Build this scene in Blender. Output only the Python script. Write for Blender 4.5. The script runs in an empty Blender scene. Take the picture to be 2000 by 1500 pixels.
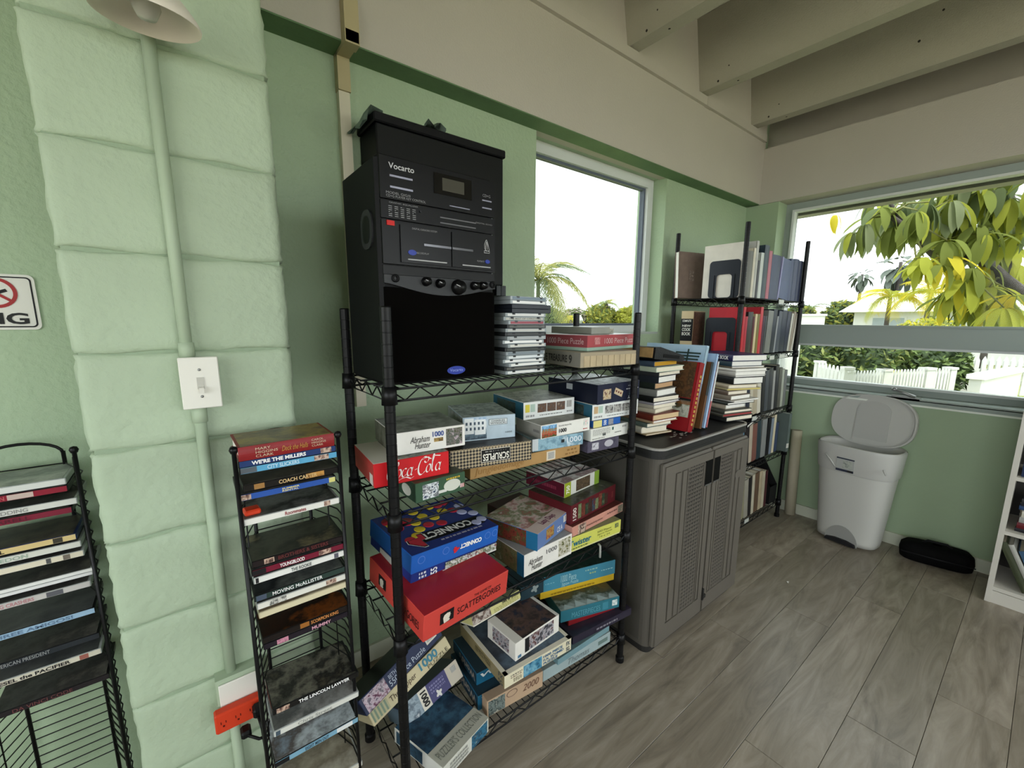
import bpy, bmesh, math, random
from mathutils import Vector, Matrix
S = bpy.context.scene
COL = S.collection
rnd = random.Random(7)
R = math.radians

# ---------------------------------------------------------------- camera
cam_d = bpy.data.cameras.new('camera')
cam_d.sensor_fit = 'HORIZONTAL'; cam_d.sensor_width = 36.0
cam_d.lens = 828.44 / 2000 * 36
cam_d.shift_x = -(1013.157 - 1000) / 2000
cam_d.shift_y = (765.184 - 750) / 2000
cam_d.clip_start = 0.02; cam_d.clip_end = 400
cam = bpy.data.objects.new('camera', cam_d); COL.objects.link(cam)
_r = (0.7839885, -0.6207360, 0.0069893); _d = (-0.0987009, -0.1357590, -0.9858132); _f = (0.6128786, 0.7721764, -0.1677007)
cam.matrix_world = Matrix(((_r[0], -_d[0], -_f[0], 0), (_r[1], -_d[1], -_f[1], 0), (_r[2], -_d[2], -_f[2], 1.35), (0, 0, 0, 1)))
S.camera = cam

# ---------------------------------------------------------------- sky, sun, exposure
SKY = 2.7
wd = bpy.data.worlds.new('overcast_sky'); S.world = wd; wd.use_nodes = True
nt = wd.node_tree; nt.nodes.clear()
bg = nt.nodes.new('ShaderNodeBackground'); wo = nt.nodes.new('ShaderNodeOutputWorld')
bg.inputs[0].default_value = (0.93, 0.97, 1.0, 1); bg.inputs[1].default_value = SKY
nt.links.new(bg.outputs[0], wo.inputs[0])
sd = bpy.data.lights.new('sun', 'SUN'); sd.energy = 3.0; sd.angle = R(8); sd.color = (1.0, .93, .78)
so = bpy.data.objects.new('sun', sd); COL.objects.link(so); so.rotation_euler = (R(24), R(-14), 0)
def portal(name, loc, rot, sx, sy):
    l = bpy.data.lights.new(name, 'AREA'); l.shape = 'RECTANGLE'; l.size = sx; l.size_y = sy
    l.cycles.is_portal = True
    o = bpy.data.objects.new(name, l); COL.objects.link(o); o.location = loc; o.rotation_euler = rot
XLW = -2.1
portal('window_portal', (1.81, 1.70, 1.75), (R(-90), 0, 0), 1.0, .9)
portal('window_portal', (3.62, 0.3, 1.5), (0, R(90), 0), 1.25, 2.1)
portal('window_portal', (1.0, -3.3, 1.62), (R(90), 0, 0), 3.8, 1.65)
portal('window_portal', (3.62, -2.15, 1.48), (0, R(90), 0), 1.4, 1.9)
portal('window_portal', (XLW - .17, -.8, 1.55), (0, R(-90), 0), 1.5, 3.2)
S.view_settings.view_transform = 'Standard'; S.view_settings.look = 'None'
S.view_settings.exposure = 1.4; S.view_settings.gamma = 1.0
S.view_settings.use_curve_mapping = False
S.cycles.use_denoising = True
S.cycles.max_bounces = 10; S.cycles.diffuse_bounces = 6; S.cycles.transparent_max_bounces = 24

# ---------------------------------------------------------------- helpers
def lin(c):
    if max(c) > 1.0: c = [v / 255 for v in c]
    else: return tuple(c)
    return tuple((v / 12.92 if v <= .04045 else ((v + .055) / 1.055) ** 2.4) for v in c)
MATS = {}
def mat(name, col, rough=.55, metal=0.0, noise=None, bump=None, spec=.22, rand=0.0):
    """plain paint: colour, optional mottling (scale, amount) and relief (scale, strength, distance)"""
    if name in MATS: return MATS[name]
    m = bpy.data.materials.new(name); m.use_nodes = True; n = m.node_tree.nodes; L = m.node_tree.links
    b = n['Principled BSDF']; c = (*lin(col), 1)
    b.inputs['Base Color'].default_value = c; b.inputs['Roughness'].default_value = rough
    b.inputs['Metallic'].default_value = metal; b.inputs['Specular IOR Level'].default_value = spec
    m.diffuse_color = c
    tc = n.new('ShaderNodeTexCoord')
    src = None
    if noise:
        t = n.new('ShaderNodeTexNoise'); t.inputs['Scale'].default_value = noise[0]; t.inputs['Detail'].default_value = 5
        L.new(tc.outputs['Object'], t.inputs['Vector'])
        hsv = n.new('ShaderNodeHueSaturation'); hsv.inputs['Color'].default_value = c
        mr = n.new('ShaderNodeMapRange'); mr.inputs['From Min'].default_value = .25; mr.inputs['From Max'].default_value = .75
        mr.inputs['To Min'].default_value = 1 - noise[1]; mr.inputs['To Max'].default_value = 1 + noise[1]
        L.new(t.outputs['Fac'], mr.inputs['Value']); L.new(mr.outputs[0], hsv.inputs['Value'])
        src = hsv
    if rand:
        oi = n.new('ShaderNodeObjectInfo'); h2 = n.new('ShaderNodeHueSaturation')
        mr = n.new('ShaderNodeMapRange'); mr.inputs['To Min'].default_value = 1 - rand; mr.inputs['To Max'].default_value = 1 + rand
        L.new(oi.outputs['Random'], mr.inputs['Value']); L.new(mr.outputs[0], h2.inputs['Value'])
        if src: L.new(src.outputs[0], h2.inputs['Color'])
        else: h2.inputs['Color'].default_value = c
        src = h2
    if src: L.new(src.outputs[0], b.inputs['Base Color'])
    if bump:
        t = n.new('ShaderNodeTexNoise'); t.inputs['Scale'].default_value = bump[0]; t.inputs['Detail'].default_value = 6
        L.new(tc.outputs['Object'], t.inputs['Vector'])
        bp = n.new('ShaderNodeBump'); bp.inputs['Strength'].default_value = bump[1]; bp.inputs['Distance'].default_value = bump[2] if len(bump) > 2 else .004
        L.new(t.outputs['Fac'], bp.inputs['Height']); L.new(bp.outputs[0], b.inputs['Normal'])
    MATS[name] = m
    return m
def art(name, cols, scale=9, amp=.0, axis=2, seed=0.0, rough=.35, detail=5, hard=False):
    """printed picture: blotches of the given colours; amp>0 layers them bottom to top like a landscape"""
    if name in MATS: return MATS[name]
    m = bpy.data.materials.new(name); m.use_nodes = True; n = m.node_tree.nodes; L = m.node_tree.links
    b = n['Principled BSDF']; b.inputs['Roughness'].default_value = rough; b.inputs['Specular IOR Level'].default_value = .22
    m.diffuse_color = (*lin(cols[len(cols) // 2]), 1)
    tc = n.new('ShaderNodeTexCoord'); mp = n.new('ShaderNodeMapping'); mp.inputs['Location'].default_value = (seed, seed * 1.7, seed * .6)
    t = n.new('ShaderNodeTexNoise'); t.inputs['Scale'].default_value = scale; t.inputs['Detail'].default_value = detail; t.inputs['Roughness'].default_value = .62
    L.new(tc.outputs['Generated'] if amp else tc.outputs['Object'], mp.inputs['Vector']); L.new(mp.outputs[0], t.inputs['Vector'])
    mr = n.new('ShaderNodeMapRange'); mr.inputs['From Min'].default_value = .3; mr.inputs['From Max'].default_value = .7
    L.new(t.outputs['Fac'], mr.inputs['Value'])
    fac = mr.outputs[0]
    if amp:
        sx = n.new('ShaderNodeSeparateXYZ'); L.new(tc.outputs['Generated'], sx.inputs[0])
        mx = n.new('ShaderNodeMath'); mx.operation = 'MULTIPLY_ADD'; mx.inputs[1].default_value = amp
        s2 = n.new('ShaderNodeMath'); s2.operation = 'SUBTRACT'; s2.inputs[1].default_value = .5
        L.new(mr.outputs[0], s2.inputs[0]); L.new(s2.outputs[0], mx.inputs[0]); L.new(sx.outputs[axis], mx.inputs[2])
        fac = mx.outputs[0]
    rp = n.new('ShaderNodeValToRGB'); e = rp.color_ramp.elements
    if hard: rp.color_ramp.interpolation = 'CONSTANT'
    while len(e) < len(cols): e.new(.5)
    for i, c in enumerate(cols):
        e[i].position = i / (len(cols) - 1) if not hard else i / len(cols); e[i].color = (*lin(c), 1)
    L.new(fac, rp.inputs[0]); L.new(rp.outputs[0], b.inputs['Base Color'])
    MATS[name] = m
    return m
def checker(name, c1, c2, scale, rough=.4):
    if name in MATS: return MATS[name]
    m = bpy.data.materials.new(name); m.use_nodes = True; n = m.node_tree.nodes; L = m.node_tree.links
    b = n['Principled BSDF']; b.inputs['Roughness'].default_value = rough
    tc = n.new('ShaderNodeTexCoord'); mp = n.new('ShaderNodeMapping'); mp.inputs['Rotation'].default_value = (0, R(45), 0); mp.inputs['Location'].default_value = (.0011, .5, .0013)
    t = n.new('ShaderNodeTexChecker'); t.inputs['Scale'].default_value = scale
    t.inputs['Color1'].default_value = (*lin(c1), 1); t.inputs['Color2'].default_value = (*lin(c2), 1)
    L.new(tc.outputs['Object'], mp.inputs[0]); L.new(mp.outputs[0], t.inputs[0]); L.new(t.outputs[0], b.inputs['Base Color'])
    MATS[name] = m; return m
def glass(name, tint):
    if name in MATS: return MATS[name]
    m = bpy.data.materials.new(name); m.use_nodes = True; n = m.node_tree.nodes; L = m.node_tree.links; n.clear()
    o = n.new('ShaderNodeOutputMaterial'); mx = n.new('ShaderNodeMixShader'); mx.inputs[0].default_value = .004
    tr = n.new('ShaderNodeBsdfTransparent'); tr.inputs[0].default_value = (*tint, 1)
    gl = n.new('ShaderNodeBsdfGlossy'); gl.inputs['Roughness'].default_value = .02
    L.new(tr.outputs[0], mx.inputs[1]); L.new(gl.outputs[0], mx.inputs[2]); L.new(mx.outputs[0], o.inputs[0])
    MATS[name] = m; return m

def leafmat(name, col, tr=.5):
    if name in MATS: return MATS[name]
    m = bpy.data.materials.new(name); m.use_nodes = True; n = m.node_tree.nodes; L = m.node_tree.links; n.clear()
    o = n.new('ShaderNodeOutputMaterial'); mx = n.new('ShaderNodeMixShader'); mx.inputs[0].default_value = tr
    d = n.new('ShaderNodeBsdfDiffuse'); t = n.new('ShaderNodeBsdfTranslucent'); c = (*lin(col), 1)
    d.inputs[0].default_value = c; t.inputs[0].default_value = c; m.diffuse_color = c
    L.new(d.outputs[0], mx.inputs[1]); L.new(t.outputs[0], mx.inputs[2]); L.new(mx.outputs[0], o.inputs[0])
    MATS[name] = m; return m

class MB:
    """collects shapes; build() links them as ONE mesh object"""
    def __init__(s): s.v = []; s.f = []; s.mi = []; s.mats = []; s.sm = []; s.cur = 0
    def use(s, m):
        if m not in s.mats: s.mats.append(m)
        s.cur = s.mats.index(m); return s
    def add(s, vs, fs, smooth=False, M=None):
        k = len(s.v)
        s.v += [tuple(M @ Vector(v)) if M else tuple(v) for v in vs]
        for f in fs: s.f.append([i + k for i in f]); s.mi.append(s.cur); s.sm.append(smooth)
        return s
    def box(s, x0, x1, y0, y1, z0, z1, M=None):
        vs = [(x, y, z) for x in (x0, x1) for y in (y0, y1) for z in (z0, z1)]
        return s.add(vs, [(0, 1, 3, 2), (4, 6, 7, 5), (0, 4, 5, 1), (2, 3, 7, 6), (0, 2, 6, 4), (1, 5, 7, 3)], M=M)
    def cbox(s, w, d, h, b=.004, M=None, z=0.0):
        """bevelled box, centred in x and y, standing on z"""
        bm = bmesh.new(); bmesh.ops.create_cube(bm, size=1.0)
        for v in bm.verts: v.co = Vector((v.co.x * w, v.co.y * d, (v.co.z + .5) * h + z))
        bmesh.ops.bevel(bm, geom=bm.edges[:], offset=min(b, w * .3, d * .3, h * .3), segments=1, affect='EDGES')
        bm.verts.index_update()
        s.add([v.co[:] for v in bm.verts], [[v.index for v in f.verts] for f in bm.faces], M=M); bm.free(); return s
    def tube(s, pts, r, n=6, cap=True, closed=False, M=None, smooth=True):
        pts = [Vector(p) for p in pts]; N = len(pts); rings = []; prev = None
        rr = r if isinstance(r, (list, tuple)) else [r] * N
        for i, p in enumerate(pts):
            if closed: t = pts[(i + 1) % N] - pts[i - 1]
            else: t = pts[min(i + 1, N - 1)] - pts[max(i - 1, 0)]
            if t.length < 1e-9: t = Vector((0, 0, 1))
            t.normalize()
            if prev is None:
                a = Vector((0, 0, 1)) if abs(t.z) < .9 else Vector((1, 0, 0)); u = t.cross(a).normalized()
            else: u = (prev - t * prev.dot(t)).normalized()
            prev = u; w = t.cross(u)
            rings.append([p + rr[i] * (u * math.cos(2 * math.pi * k / n) + w * math.sin(2 * math.pi * k / n)) for k in range(n)])
        vs = [v for rg in rings for v in rg]; fs = []
        for i in range(N if closed else N - 1):
            j = (i + 1) % N
            for k in range(n): fs.append((i * n + k, i * n + (k + 1) % n, j * n + (k + 1) % n, j * n + k))
        if cap and not closed: fs += [tuple(range(n))[::-1], tuple((N - 1) * n + k for k in range(n))]
        return s.add(vs, fs, smooth, M)
    def lathe(s, prof, n=20, M=None, smooth=True):
        vs = []; fs = []
        for r, z in prof: vs += [(r * math.cos(2 * math.pi * k / n), r * math.sin(2 * math.pi * k / n), z) for k in range(n)]
        for i in range(len(prof) - 1):
            for k in range(n): fs.append((i * n + k, i * n + (k + 1) % n, (i + 1) * n + (k + 1) % n, (i + 1) * n + k))
        return s.add(vs, fs, smooth, M)
    def prism(s, poly, z0, z1, M=None, smooth=False):
        n = len(poly)
        vs = [(x, y, z0) for x, y in poly] + [(x, y, z1) for x, y in poly]
        fs = [tuple(range(n))[::-1], tuple(range(n, 2 * n))] + [(i, (i + 1) % n, n + (i + 1) % n, n + i) for i in range(n)]
        return s.add(vs, fs, smooth, M)
    def build(s, name, m=None, parent=None, loc=None, M=None):
        me = bpy.data.meshes.new(name); me.from_pydata(s.v, [], s.f)
        if m is not None and not s.mats: s.mats = [m]
        for x in s.mats: me.materials.append(x)
        me.polygons.foreach_set('material_index', s.mi if s.mats else [0] * len(s.f))
        me.polygons.foreach_set('use_smooth', s.sm)
        bm = bmesh.new(); bm.from_mesh(me); bmesh.ops.recalc_face_normals(bm, faces=bm.faces[:]); bm.to_mesh(me); bm.free()
        me.update()
        return ob(name, me, parent, loc, M)
def ob(name, me, parent=None, loc=None, M=None):
    o = bpy.data.objects.new(name, me); COL.objects.link(o)
    if parent: o.parent = parent
    if M is not None: o.matrix_basis = M
    if loc is not None: o.location = loc
    return o
def tag(o, label, cat, group=None, kind=None):
    if label: o['label'] = label
    if cat: o['category'] = cat
    if group: o['group'] = group
    if kind: o['kind'] = kind
    return o
def struct(o): o['kind'] = 'structure'; return o
def empty(name, loc=(0, 0, 0), rz=0.0, M=None):
    o = bpy.data.objects.new(name, None); COL.objects.link(o); o.empty_display_size = .05
    if M is not None: o.matrix_basis = M
    else: o.location = loc; o.rotation_euler = (0, 0, rz)
    return o
def pose(x, y, z, yaw=0, pit=0, rol=0):
    return Matrix.Translation((x, y, z)) @ Matrix.Rotation(R(yaw), 4, 'Z') @ Matrix.Rotation(R(pit), 4, 'X') @ Matrix.Rotation(R(rol), 4, 'Y')
def ink(col): return mat('ink_%d_%d_%d' % tuple(col), col, .5)
TEXTS = []
def frame(face, w, d, h):
    """origin, u, v, n of one face of a box that stands on z=0, centred in x and y; sizes along u and v"""
    return {'f': (Vector((-w / 2, -d / 2, 0)), Vector((1, 0, 0)), Vector((0, 0, 1)), Vector((0, -1, 0)), w, h),
            'l': (Vector((-w / 2, d / 2, 0)), Vector((0, -1, 0)), Vector((0, 0, 1)), Vector((-1, 0, 0)), d, h),
            'r': (Vector((w / 2, -d / 2, 0)), Vector((0, 1, 0)), Vector((0, 0, 1)), Vector((1, 0, 0)), d, h),
            't': (Vector((-w / 2, -d / 2, h)), Vector((1, 0, 0)), Vector((0, 1, 0)), Vector((0, 0, 1)), w, d)}[face]
def text(parent, dims, face, u0, v0, u1, v1, s, col, rot=0, bold=0.0, shear=0.0, off=.0013, name='lettering'):
    """flat printed lettering that fills the given part of a face"""
    cu = bpy.data.curves.new(name, 'FONT'); cu.body = s; cu.size = 1.0; cu.offset = bold; cu.shear = shear; cu.resolution_u = 3
    o = bpy.data.objects.new(name, cu); COL.objects.link(o)
    TEXTS.append((o, parent, dims, face, u0, v0, u1, v1, ink(col) if not isinstance(col, bpy.types.Material) else col, rot, off))
def flush_text():
    bpy.context.view_layer.update(); dg = bpy.context.evaluated_depsgraph_get()
    for o, parent, dims, face, u0, v0, u1, v1, m, rot, off in TEXTS:
        me = bpy.data.meshes.new_from_object(o.evaluated_get(dg)); me.name = 'lettering'
        xs = [v.co.x for v in me.vertices]; ys = [v.co.y for v in me.vertices]
        if xs:
            x0, x1, y0, y1 = min(xs), max(xs), min(ys), max(ys)
            O, U, V, N, su, sv = frame(face, *dims)
            for v in me.vertices:
                a = (v.co.x - x0) / max(1e-6, x1 - x0); b = (v.co.y - y0) / max(1e-6, y1 - y0)
                if rot == 180: a, b = 1 - a, 1 - b
                elif rot == 90: a, b = 1 - b, a
                elif rot == -90: a, b = b, 1 - a
                v.co = O + U * su * (u0 + a * (u1 - u0)) + V * sv * (v0 + b * (v1 - v0)) + N * off
            me.materials.clear(); me.materials.append(m)
            ob('lettering', me, parent)
        cu = o.data; bpy.data.objects.remove(o); bpy.data.curves.remove(cu)
    TEXTS.clear()
def panel(parent, dims, face, u0, v0, u1, v1, m, name='picture', off=.0, t=.0007):
    """thin printed panel lying on a face"""
    O, U, V, N, su, sv = frame(face, *dims)
    a, b = O + U * su * u0 + V * sv * v0 + N * off, O + U * su * u1 + V * sv * v1 + N * (off + t)
    x0, x1 = sorted((a.x, b.x)); y0, y1 = sorted((a.y, b.y)); z0, z1 = sorted((a.z, b.z))
    mb = MB(); mb.box(x0, x1, y0, y1, z0, z1)
    return mb.build(name, m if isinstance(m, bpy.types.Material) else ink(m), parent)
# ---------------------------------------------------------------- room shell
YA, XB = 1.539, 3.33              # inner faces of the back wall and of the right wall
YR, XL, ZC = -3.25, -2.1, 2.96    # rear wall, far side wall, underside of the roof deck
GREEN = mat('green_paint', (162, 181, 151), .5, noise=(3, .05), bump=(70, .4, .01))
GREEN2 = mat('green_block_paint', (170, 186, 160), .45, noise=(6, .05), bump=(48, .4, .01))
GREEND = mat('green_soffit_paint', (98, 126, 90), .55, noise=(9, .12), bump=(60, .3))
WHITE = mat('offwhite_plaster', (184, 179, 168), .6, noise=(2.5, .03), bump=(160, .35, .003))
CEIL = mat('ceiling_plaster', (170, 167, 152), .7, noise=(3, .03), bump=(210, .6, .004))
FRAME = mat('window_frame_paint', (206, 210, 208), .42)
FRAMEG = mat('window_frame_grey', (150, 160, 154), .45)
BASE = mat('baseboard_paint', (205, 208, 190), .5)
PANE = glass('window_pane_glass', (.62, .64, .63))  # grey tint put in to dim the bright outdoors
PANE2 = glass('added_window_glass', (.95, .96, .96))

# floor of vinyl planks
def wood(name, c1, c2, c3):
    m = bpy.data.materials.new(name); m.use_nodes = True; n = m.node_tree.nodes; L = m.node_tree.links
    b = n['Principled BSDF']; tc = n.new('ShaderNodeTexCoord'); oi = n.new('ShaderNodeObjectInfo')
    ad = n.new('ShaderNodeVectorMath'); ad.operation = 'ADD'
    cb = n.new('ShaderNodeVectorMath'); cb.operation = 'SCALE'; cb.inputs[0].default_value = (7.3, 3.1, 1.9)
    L.new(oi.outputs['Random'], cb.inputs['Scale']); L.new(tc.outputs['Object'], ad.inputs[0]); L.new(cb.outputs[0], ad.inputs[1])
    mp = n.new('ShaderNodeMapping'); mp.inputs['Scale'].default_value = (1.5, 9, 1); L.new(ad.outputs[0], mp.inputs[0])
    t = n.new('ShaderNodeTexNoise'); t.inputs['Scale'].default_value = 1.6; t.inputs['Detail'].default_value = 9; t.inputs['Roughness'].default_value = .62; t.inputs['Distortion'].default_value = 1.5
    L.new(mp.outputs[0], t.inputs[0])
    rp = n.new('ShaderNodeValToRGB'); e = rp.color_ramp.elements; e.new(.5)
    for i, (p, c) in enumerate(((.3, c1), (.5, c2), (.72, c3))): e[i].position = p; e[i].color = (*lin(c), 1)
    L.new(t.outputs['Fac'], rp.inputs[0])
    h = n.new('ShaderNodeHueSaturation'); mr = n.new('ShaderNodeMapRange'); mr.inputs['To Min'].default_value = .93; mr.inputs['To Max'].default_value = 1.06
    L.new(oi.outputs['Random'], mr.inputs['Value']); L.new(mr.outputs[0], h.inputs['Value']); L.new(rp.outputs[0], h.inputs['Color']); L.new(h.outputs[0], b.inputs['Base Color'])
    b.inputs['Roughness'].default_value = .3
    bp = n.new('ShaderNodeBump'); bp.inputs['Strength'].default_value = .25; bp.inputs['Distance'].default_value = .002
    L.new(t.outputs['Fac'], bp.inputs['Height']); L.new(bp.outputs[0], b.inputs['Normal'])
    return m
WOOD = wood('vinyl_plank', (112, 103, 90), (142, 132, 117), (166, 156, 142))
mb = MB(); mb.box(XL, XB + .3, YR - .2, YA + .1, -.12, -.006); floor = struct(mb.build('floor', mat('plank_joint', (112, 103, 91), .8)))
PW, PL = .18, 1.2
pm = MB(); pm.cbox(PL - .0016, PW - .0014, .006, .0007, z=-.006); plank0 = pm.build('plank', WOOD, floor)
first = True
y = YA - PW / 2
row = 0
while y > YR:
    x = XL + (row * .37) % 1.2 - .6
    while x < XB + .7:
        if x + PL / 2 > XL and x - PL / 2 < XB + .1:
            x0, x1 = max(x - PL / 2, XL), min(x + PL / 2, XB)
            if first: o = plank0; first = False
            else: o = plank0.copy(); COL.objects.link(o)
            o.location = ((x0 + x1) / 2, y, 0); o.scale = ((x1 - x0) / PL, 1, 1)
        x += PL
    y -= PW; row += 1

# back wall with the opening of window 1 (x 1.31..2.314, z 1.27..2.17)
W1 = (1.31, 2.314, 1.27, 2.175)
mb = MB()
mb.box(XL, W1[0], YA, YA + .2, 0, ZC); mb.box(W1[1], XB + .3, YA, YA + .2, 0, ZC)
mb.box(W1[0], W1[1], YA, YA + .2, 0, W1[2]); mb.box(W1[0], W1[1], YA, YA + .2, W1[3], ZC)
struct(mb.build('wall_back', GREEN))
# right wall with window 2 and an unseen window further along, added for daylight
W2 = (-.78, 1.322, .90, 2.165)
W4 = (-3.0, -1.25, .80, 2.165)
mb = MB()
T = .25
mb.box(XB, XB + T, W2[1], YA + .2, 0, 2.17); mb.box(XB, XB + T, W2[0], W2[1], 0, W2[2]); mb.box(XB, XB + T, W4[1], W2[0], 0, 2.17)
mb.box(XB, XB + T, W4[0], W4[1], 0, W4[2]); mb.box(XB, XB + T, YR - .2, W4[0], 0, 2.17)
struct(mb.build('wall_right', mat('green_smooth_paint', (158, 177, 147), .5, noise=(3, .05), bump=(60, .18, .004))))
# rear wall: piers and a wide glazed opening, added to let daylight in
mb = MB()
mb.box(XL, -.9, YR - .2, YR, 0, ZC); mb.box(2.9, XB + T, YR - .2, YR, 0, ZC); mb.box(-.9, 2.9, YR - .2, YR, 0, .8); mb.box(-.9, 2.9, YR - .2, YR, 2.45, ZC)
struct(mb.build('wall_rear', WHITE))  # off-white so this unseen wall bounces more light
mb = MB(); mb.box(XL - .2, XL, YR - .2, -2.4, 0, ZC); mb.box(XL - .2, XL, .8, YA + .2, 0, ZC); mb.box(XL - .2, XL, -2.4, .8, 0, .8); mb.box(XL - .2, XL, -2.4, .8, 2.3, ZC); struct(mb.build('wall_left', WHITE))  # unseen opening added for fill light; off-white to bounce more
# deep off-white beams over both walls
YBM = 1.447
mb = MB(); mb.use(WHITE); mb.box(XL, XB, YBM, YA + .05, 2.17, ZC)
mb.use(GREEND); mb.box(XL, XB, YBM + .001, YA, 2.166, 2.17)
struct(mb.build('trim_1'))
mb = MB(); mb.box(XB - .012, XB + T, YR, YA, 2.166, 2.53); mb.box(XB + T, XB + T + .1, YR, YA, 2.1, ZC); struct(mb.build('trim_2', WHITE))

# pillar of painted concrete blocks
YP, PX0, PX1 = 1.2, -.169, .214
pil = struct(empty('wall_pillar', ((PX0 + PX1) / 2, YP, 0)))
mb = MB(); mb.box(PX0 + .006, PX1 - .006, YP + .006, YA, 0, ZC); o = mb.build('mortar', mat('green_mortar', (146, 164, 138), .6, bump=(70, .5, .006))); o.parent = pil; o.location = (-(PX0 + PX1) / 2, -YP, 0)
def rough_block(w, d, h, seed):
    r2 = random.Random(seed); ph = [r2.uniform(0, 6) for _ in range(8)]
    us = [0, .004 / w, .011 / w] + [k / 16 for k in range(1, 16)] + [1 - .011 / w, 1 - .004 / w, 1]
    vs_ = [0, .003 / h, .009 / h] + [k / 9 for k in range(1, 9)] + [1 - .009 / h, 1 - .003 / h, 1]
    V_ = []; F_ = []; nu = len(us)
    for j, v in enumerate(vs_):
        for i, u in enumerate(us):
            x, z = (u - .5) * w, (v - .5) * h
            ei, ej = min(i, nu - 1 - i), min(j, len(vs_) - 1 - j)
            dep = (.008, .0035, .0008)[min(ei, 2)] * (ei < 3) + (.0065, .0028, .0006)[min(ej, 2)] * (ej < 3)
            dep += .0014 * math.sin(9 * u + ph[0]) * math.cos(7 * v + ph[1]) + r2.uniform(-.0005, .0005)
            if ei < 2: x += r2.uniform(-.003, .002) * (1 if u > .5 else -1)
            if ej < 2: z += .0022 * math.sin(14 * u + ph[2]) + r2.uniform(-.0008, .0008)
            V_.append((x, dep, z))
    for j in range(len(vs_) - 1):
        for i in range(nu - 1): F_.append((j * nu + i, j * nu + i + 1, (j + 1) * nu + i + 1, (j + 1) * nu + i))
    n0 = len(V_); rimi = [i for i in range(nu)] + [j * nu + nu - 1 for j in range(1, len(vs_))] + [(len(vs_) - 1) * nu + i for i in range(nu - 2, -1, -1)] + [j * nu for j in range(len(vs_) - 2, 0, -1)]
    for k in rimi: V_.append((V_[k][0], .05, V_[k][2]))
    m_ = len(rimi)
    for k in range(m_): F_.append((rimi[k], n0 + k, n0 + (k + 1) % m_, rimi[(k + 1) % m_]))
    mb = MB(); mb.add(V_, F_, True); o = mb.build('block', GREEN2); me = o.data; bpy.data.objects.remove(o); return me
CH = .2045; Z0 = .048
for i in range(0, 15):
    zc = Z0 + CH * (i + .5)
    if zc > ZC: break
    me = rough_block(PX1 - PX0 + .004, .05, CH - .004, i + 50)
    ob('block', me, pil, (0, 0, zc))

# ceiling: deck and deep joists
mb = MB(); mb.box(XL - .2, XB + .45, YR - .2, YA + .2, ZC, ZC + .12); ceil = struct(mb.build('ceiling', CEIL))
def joist_mesh():
    mb = MB()
    for y0, y1 in ((YR, YBM),):
        poly = [(-.11, ZC), (-.036, 2.62), (.036, 2.62), (.11, ZC)]
        vs = [(x, yy, z) for yy in (y0, y1) for x, z in poly]
        mb.add(vs, [(0, 1, 2, 3), (7, 6, 5, 4), (0, 4, 5, 1), (1, 5, 6, 2), (2, 6, 7, 3), (3, 7, 4, 0)])
    return mb
j0 = joist_mesh().build('joist', CEIL, ceil, (-1.41, 0, 0))
for x in (-.755, -.1, .555, 1.21, 1.825, 2.475, 3.125):
    j = j0.copy(); COL.objects.link(j); j.location.x = x
n = CEIL.node_tree.nodes; L = CEIL.node_tree.links     # small pits in the plaster
tcx = n.new('ShaderNodeTexCoord'); vo = n.new('ShaderNodeTexVoronoi'); vo.inputs['Scale'].default_value = 9; L.new(tcx.outputs['Object'], vo.inputs['Vector'])
rp = n.new('ShaderNodeValToRGB'); rp.color_ramp.interpolation = 'CONSTANT'; rp.color_ramp.elements[0].color = (0, 0, 0, 1); rp.color_ramp.elements[1].color = (1, 1, 1, 1); rp.color_ramp.elements[1].position = .055
mxc = n.new('ShaderNodeMixRGB'); bs = n['Principled BSDF']; old = bs.inputs['Base Color'].links[0].from_socket
mxc.inputs[1].default_value = (.03, .028, .022, 1); L.new(vo.outputs['Distance'], rp.inputs[0]); L.new(rp.outputs[0], mxc.inputs[0]); L.new(old, mxc.inputs[2]); L.new(mxc.outputs[0], bs.inputs['Base Color'])
# baseboards
mb = MB(); mb.box(XB - .014, XB, YR, YA, 0, .073); struct(mb.build('baseboard_right', BASE))
mb = MB(); mb.box(.214, XB, YA - .012, YA, 0, .07); struct(mb.build('baseboard_back', BASE))

# window 1 (fixed pane in the back wall)
def ring(mb, axis, p0, p1, a0, a1, z0, z1, t):
    """rectangular frame; axis 'y': lies in x-z between y=p0..p1"""
    def B(u0, u1, v0, v1):
        if axis == 'y': mb.box(u0, u1, p0, p1, v0, v1)
        else: mb.box(p0, p1, u0, u1, v0, v1)
    B(a0, a0 + t, z0, z1); B(a1 - t, a1, z0, z1); B(a0 + t, a1 - t, z1 - t, z1); B(a0 + t, a1 - t, z0, z0 + t)
w1 = struct(empty('window_1', (1.812, YA + .1, 1.27)))
def wpart(name, mb, m, w):
    o = mb.build(name, m, w); o.location = -Vector(w.location); return o
mb = MB(); ring(mb, 'y', YA + .09, YA + .15, W1[0], W1[1], W1[2] - .0, W1[3], .05); wpart('frame', mb, FRAME, w1)
mb = MB(); ring(mb, 'y', YA + .11, YA + .14, W1[0] + .05, W1[1] - .05, W1[2] + .05, W1[3] - .05, .012); wpart('glazing_bead', mb, mat('dark_bead', (92, 100, 112), .4), w1)
mb = MB(); mb.box(W1[0] + .055, W1[1] - .055, YA + .122, YA + .126, W1[2] + .055, W1[3] - .055); wpart('pane', mb, PANE, w1)
mb = MB(); mb.box(W1[0], W1[1], YA + .0, YA + .09, W1[2], W1[2] + .012); wpart('sill', mb, mat('sill_paint', (168, 176, 168), .5), w1)
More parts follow.
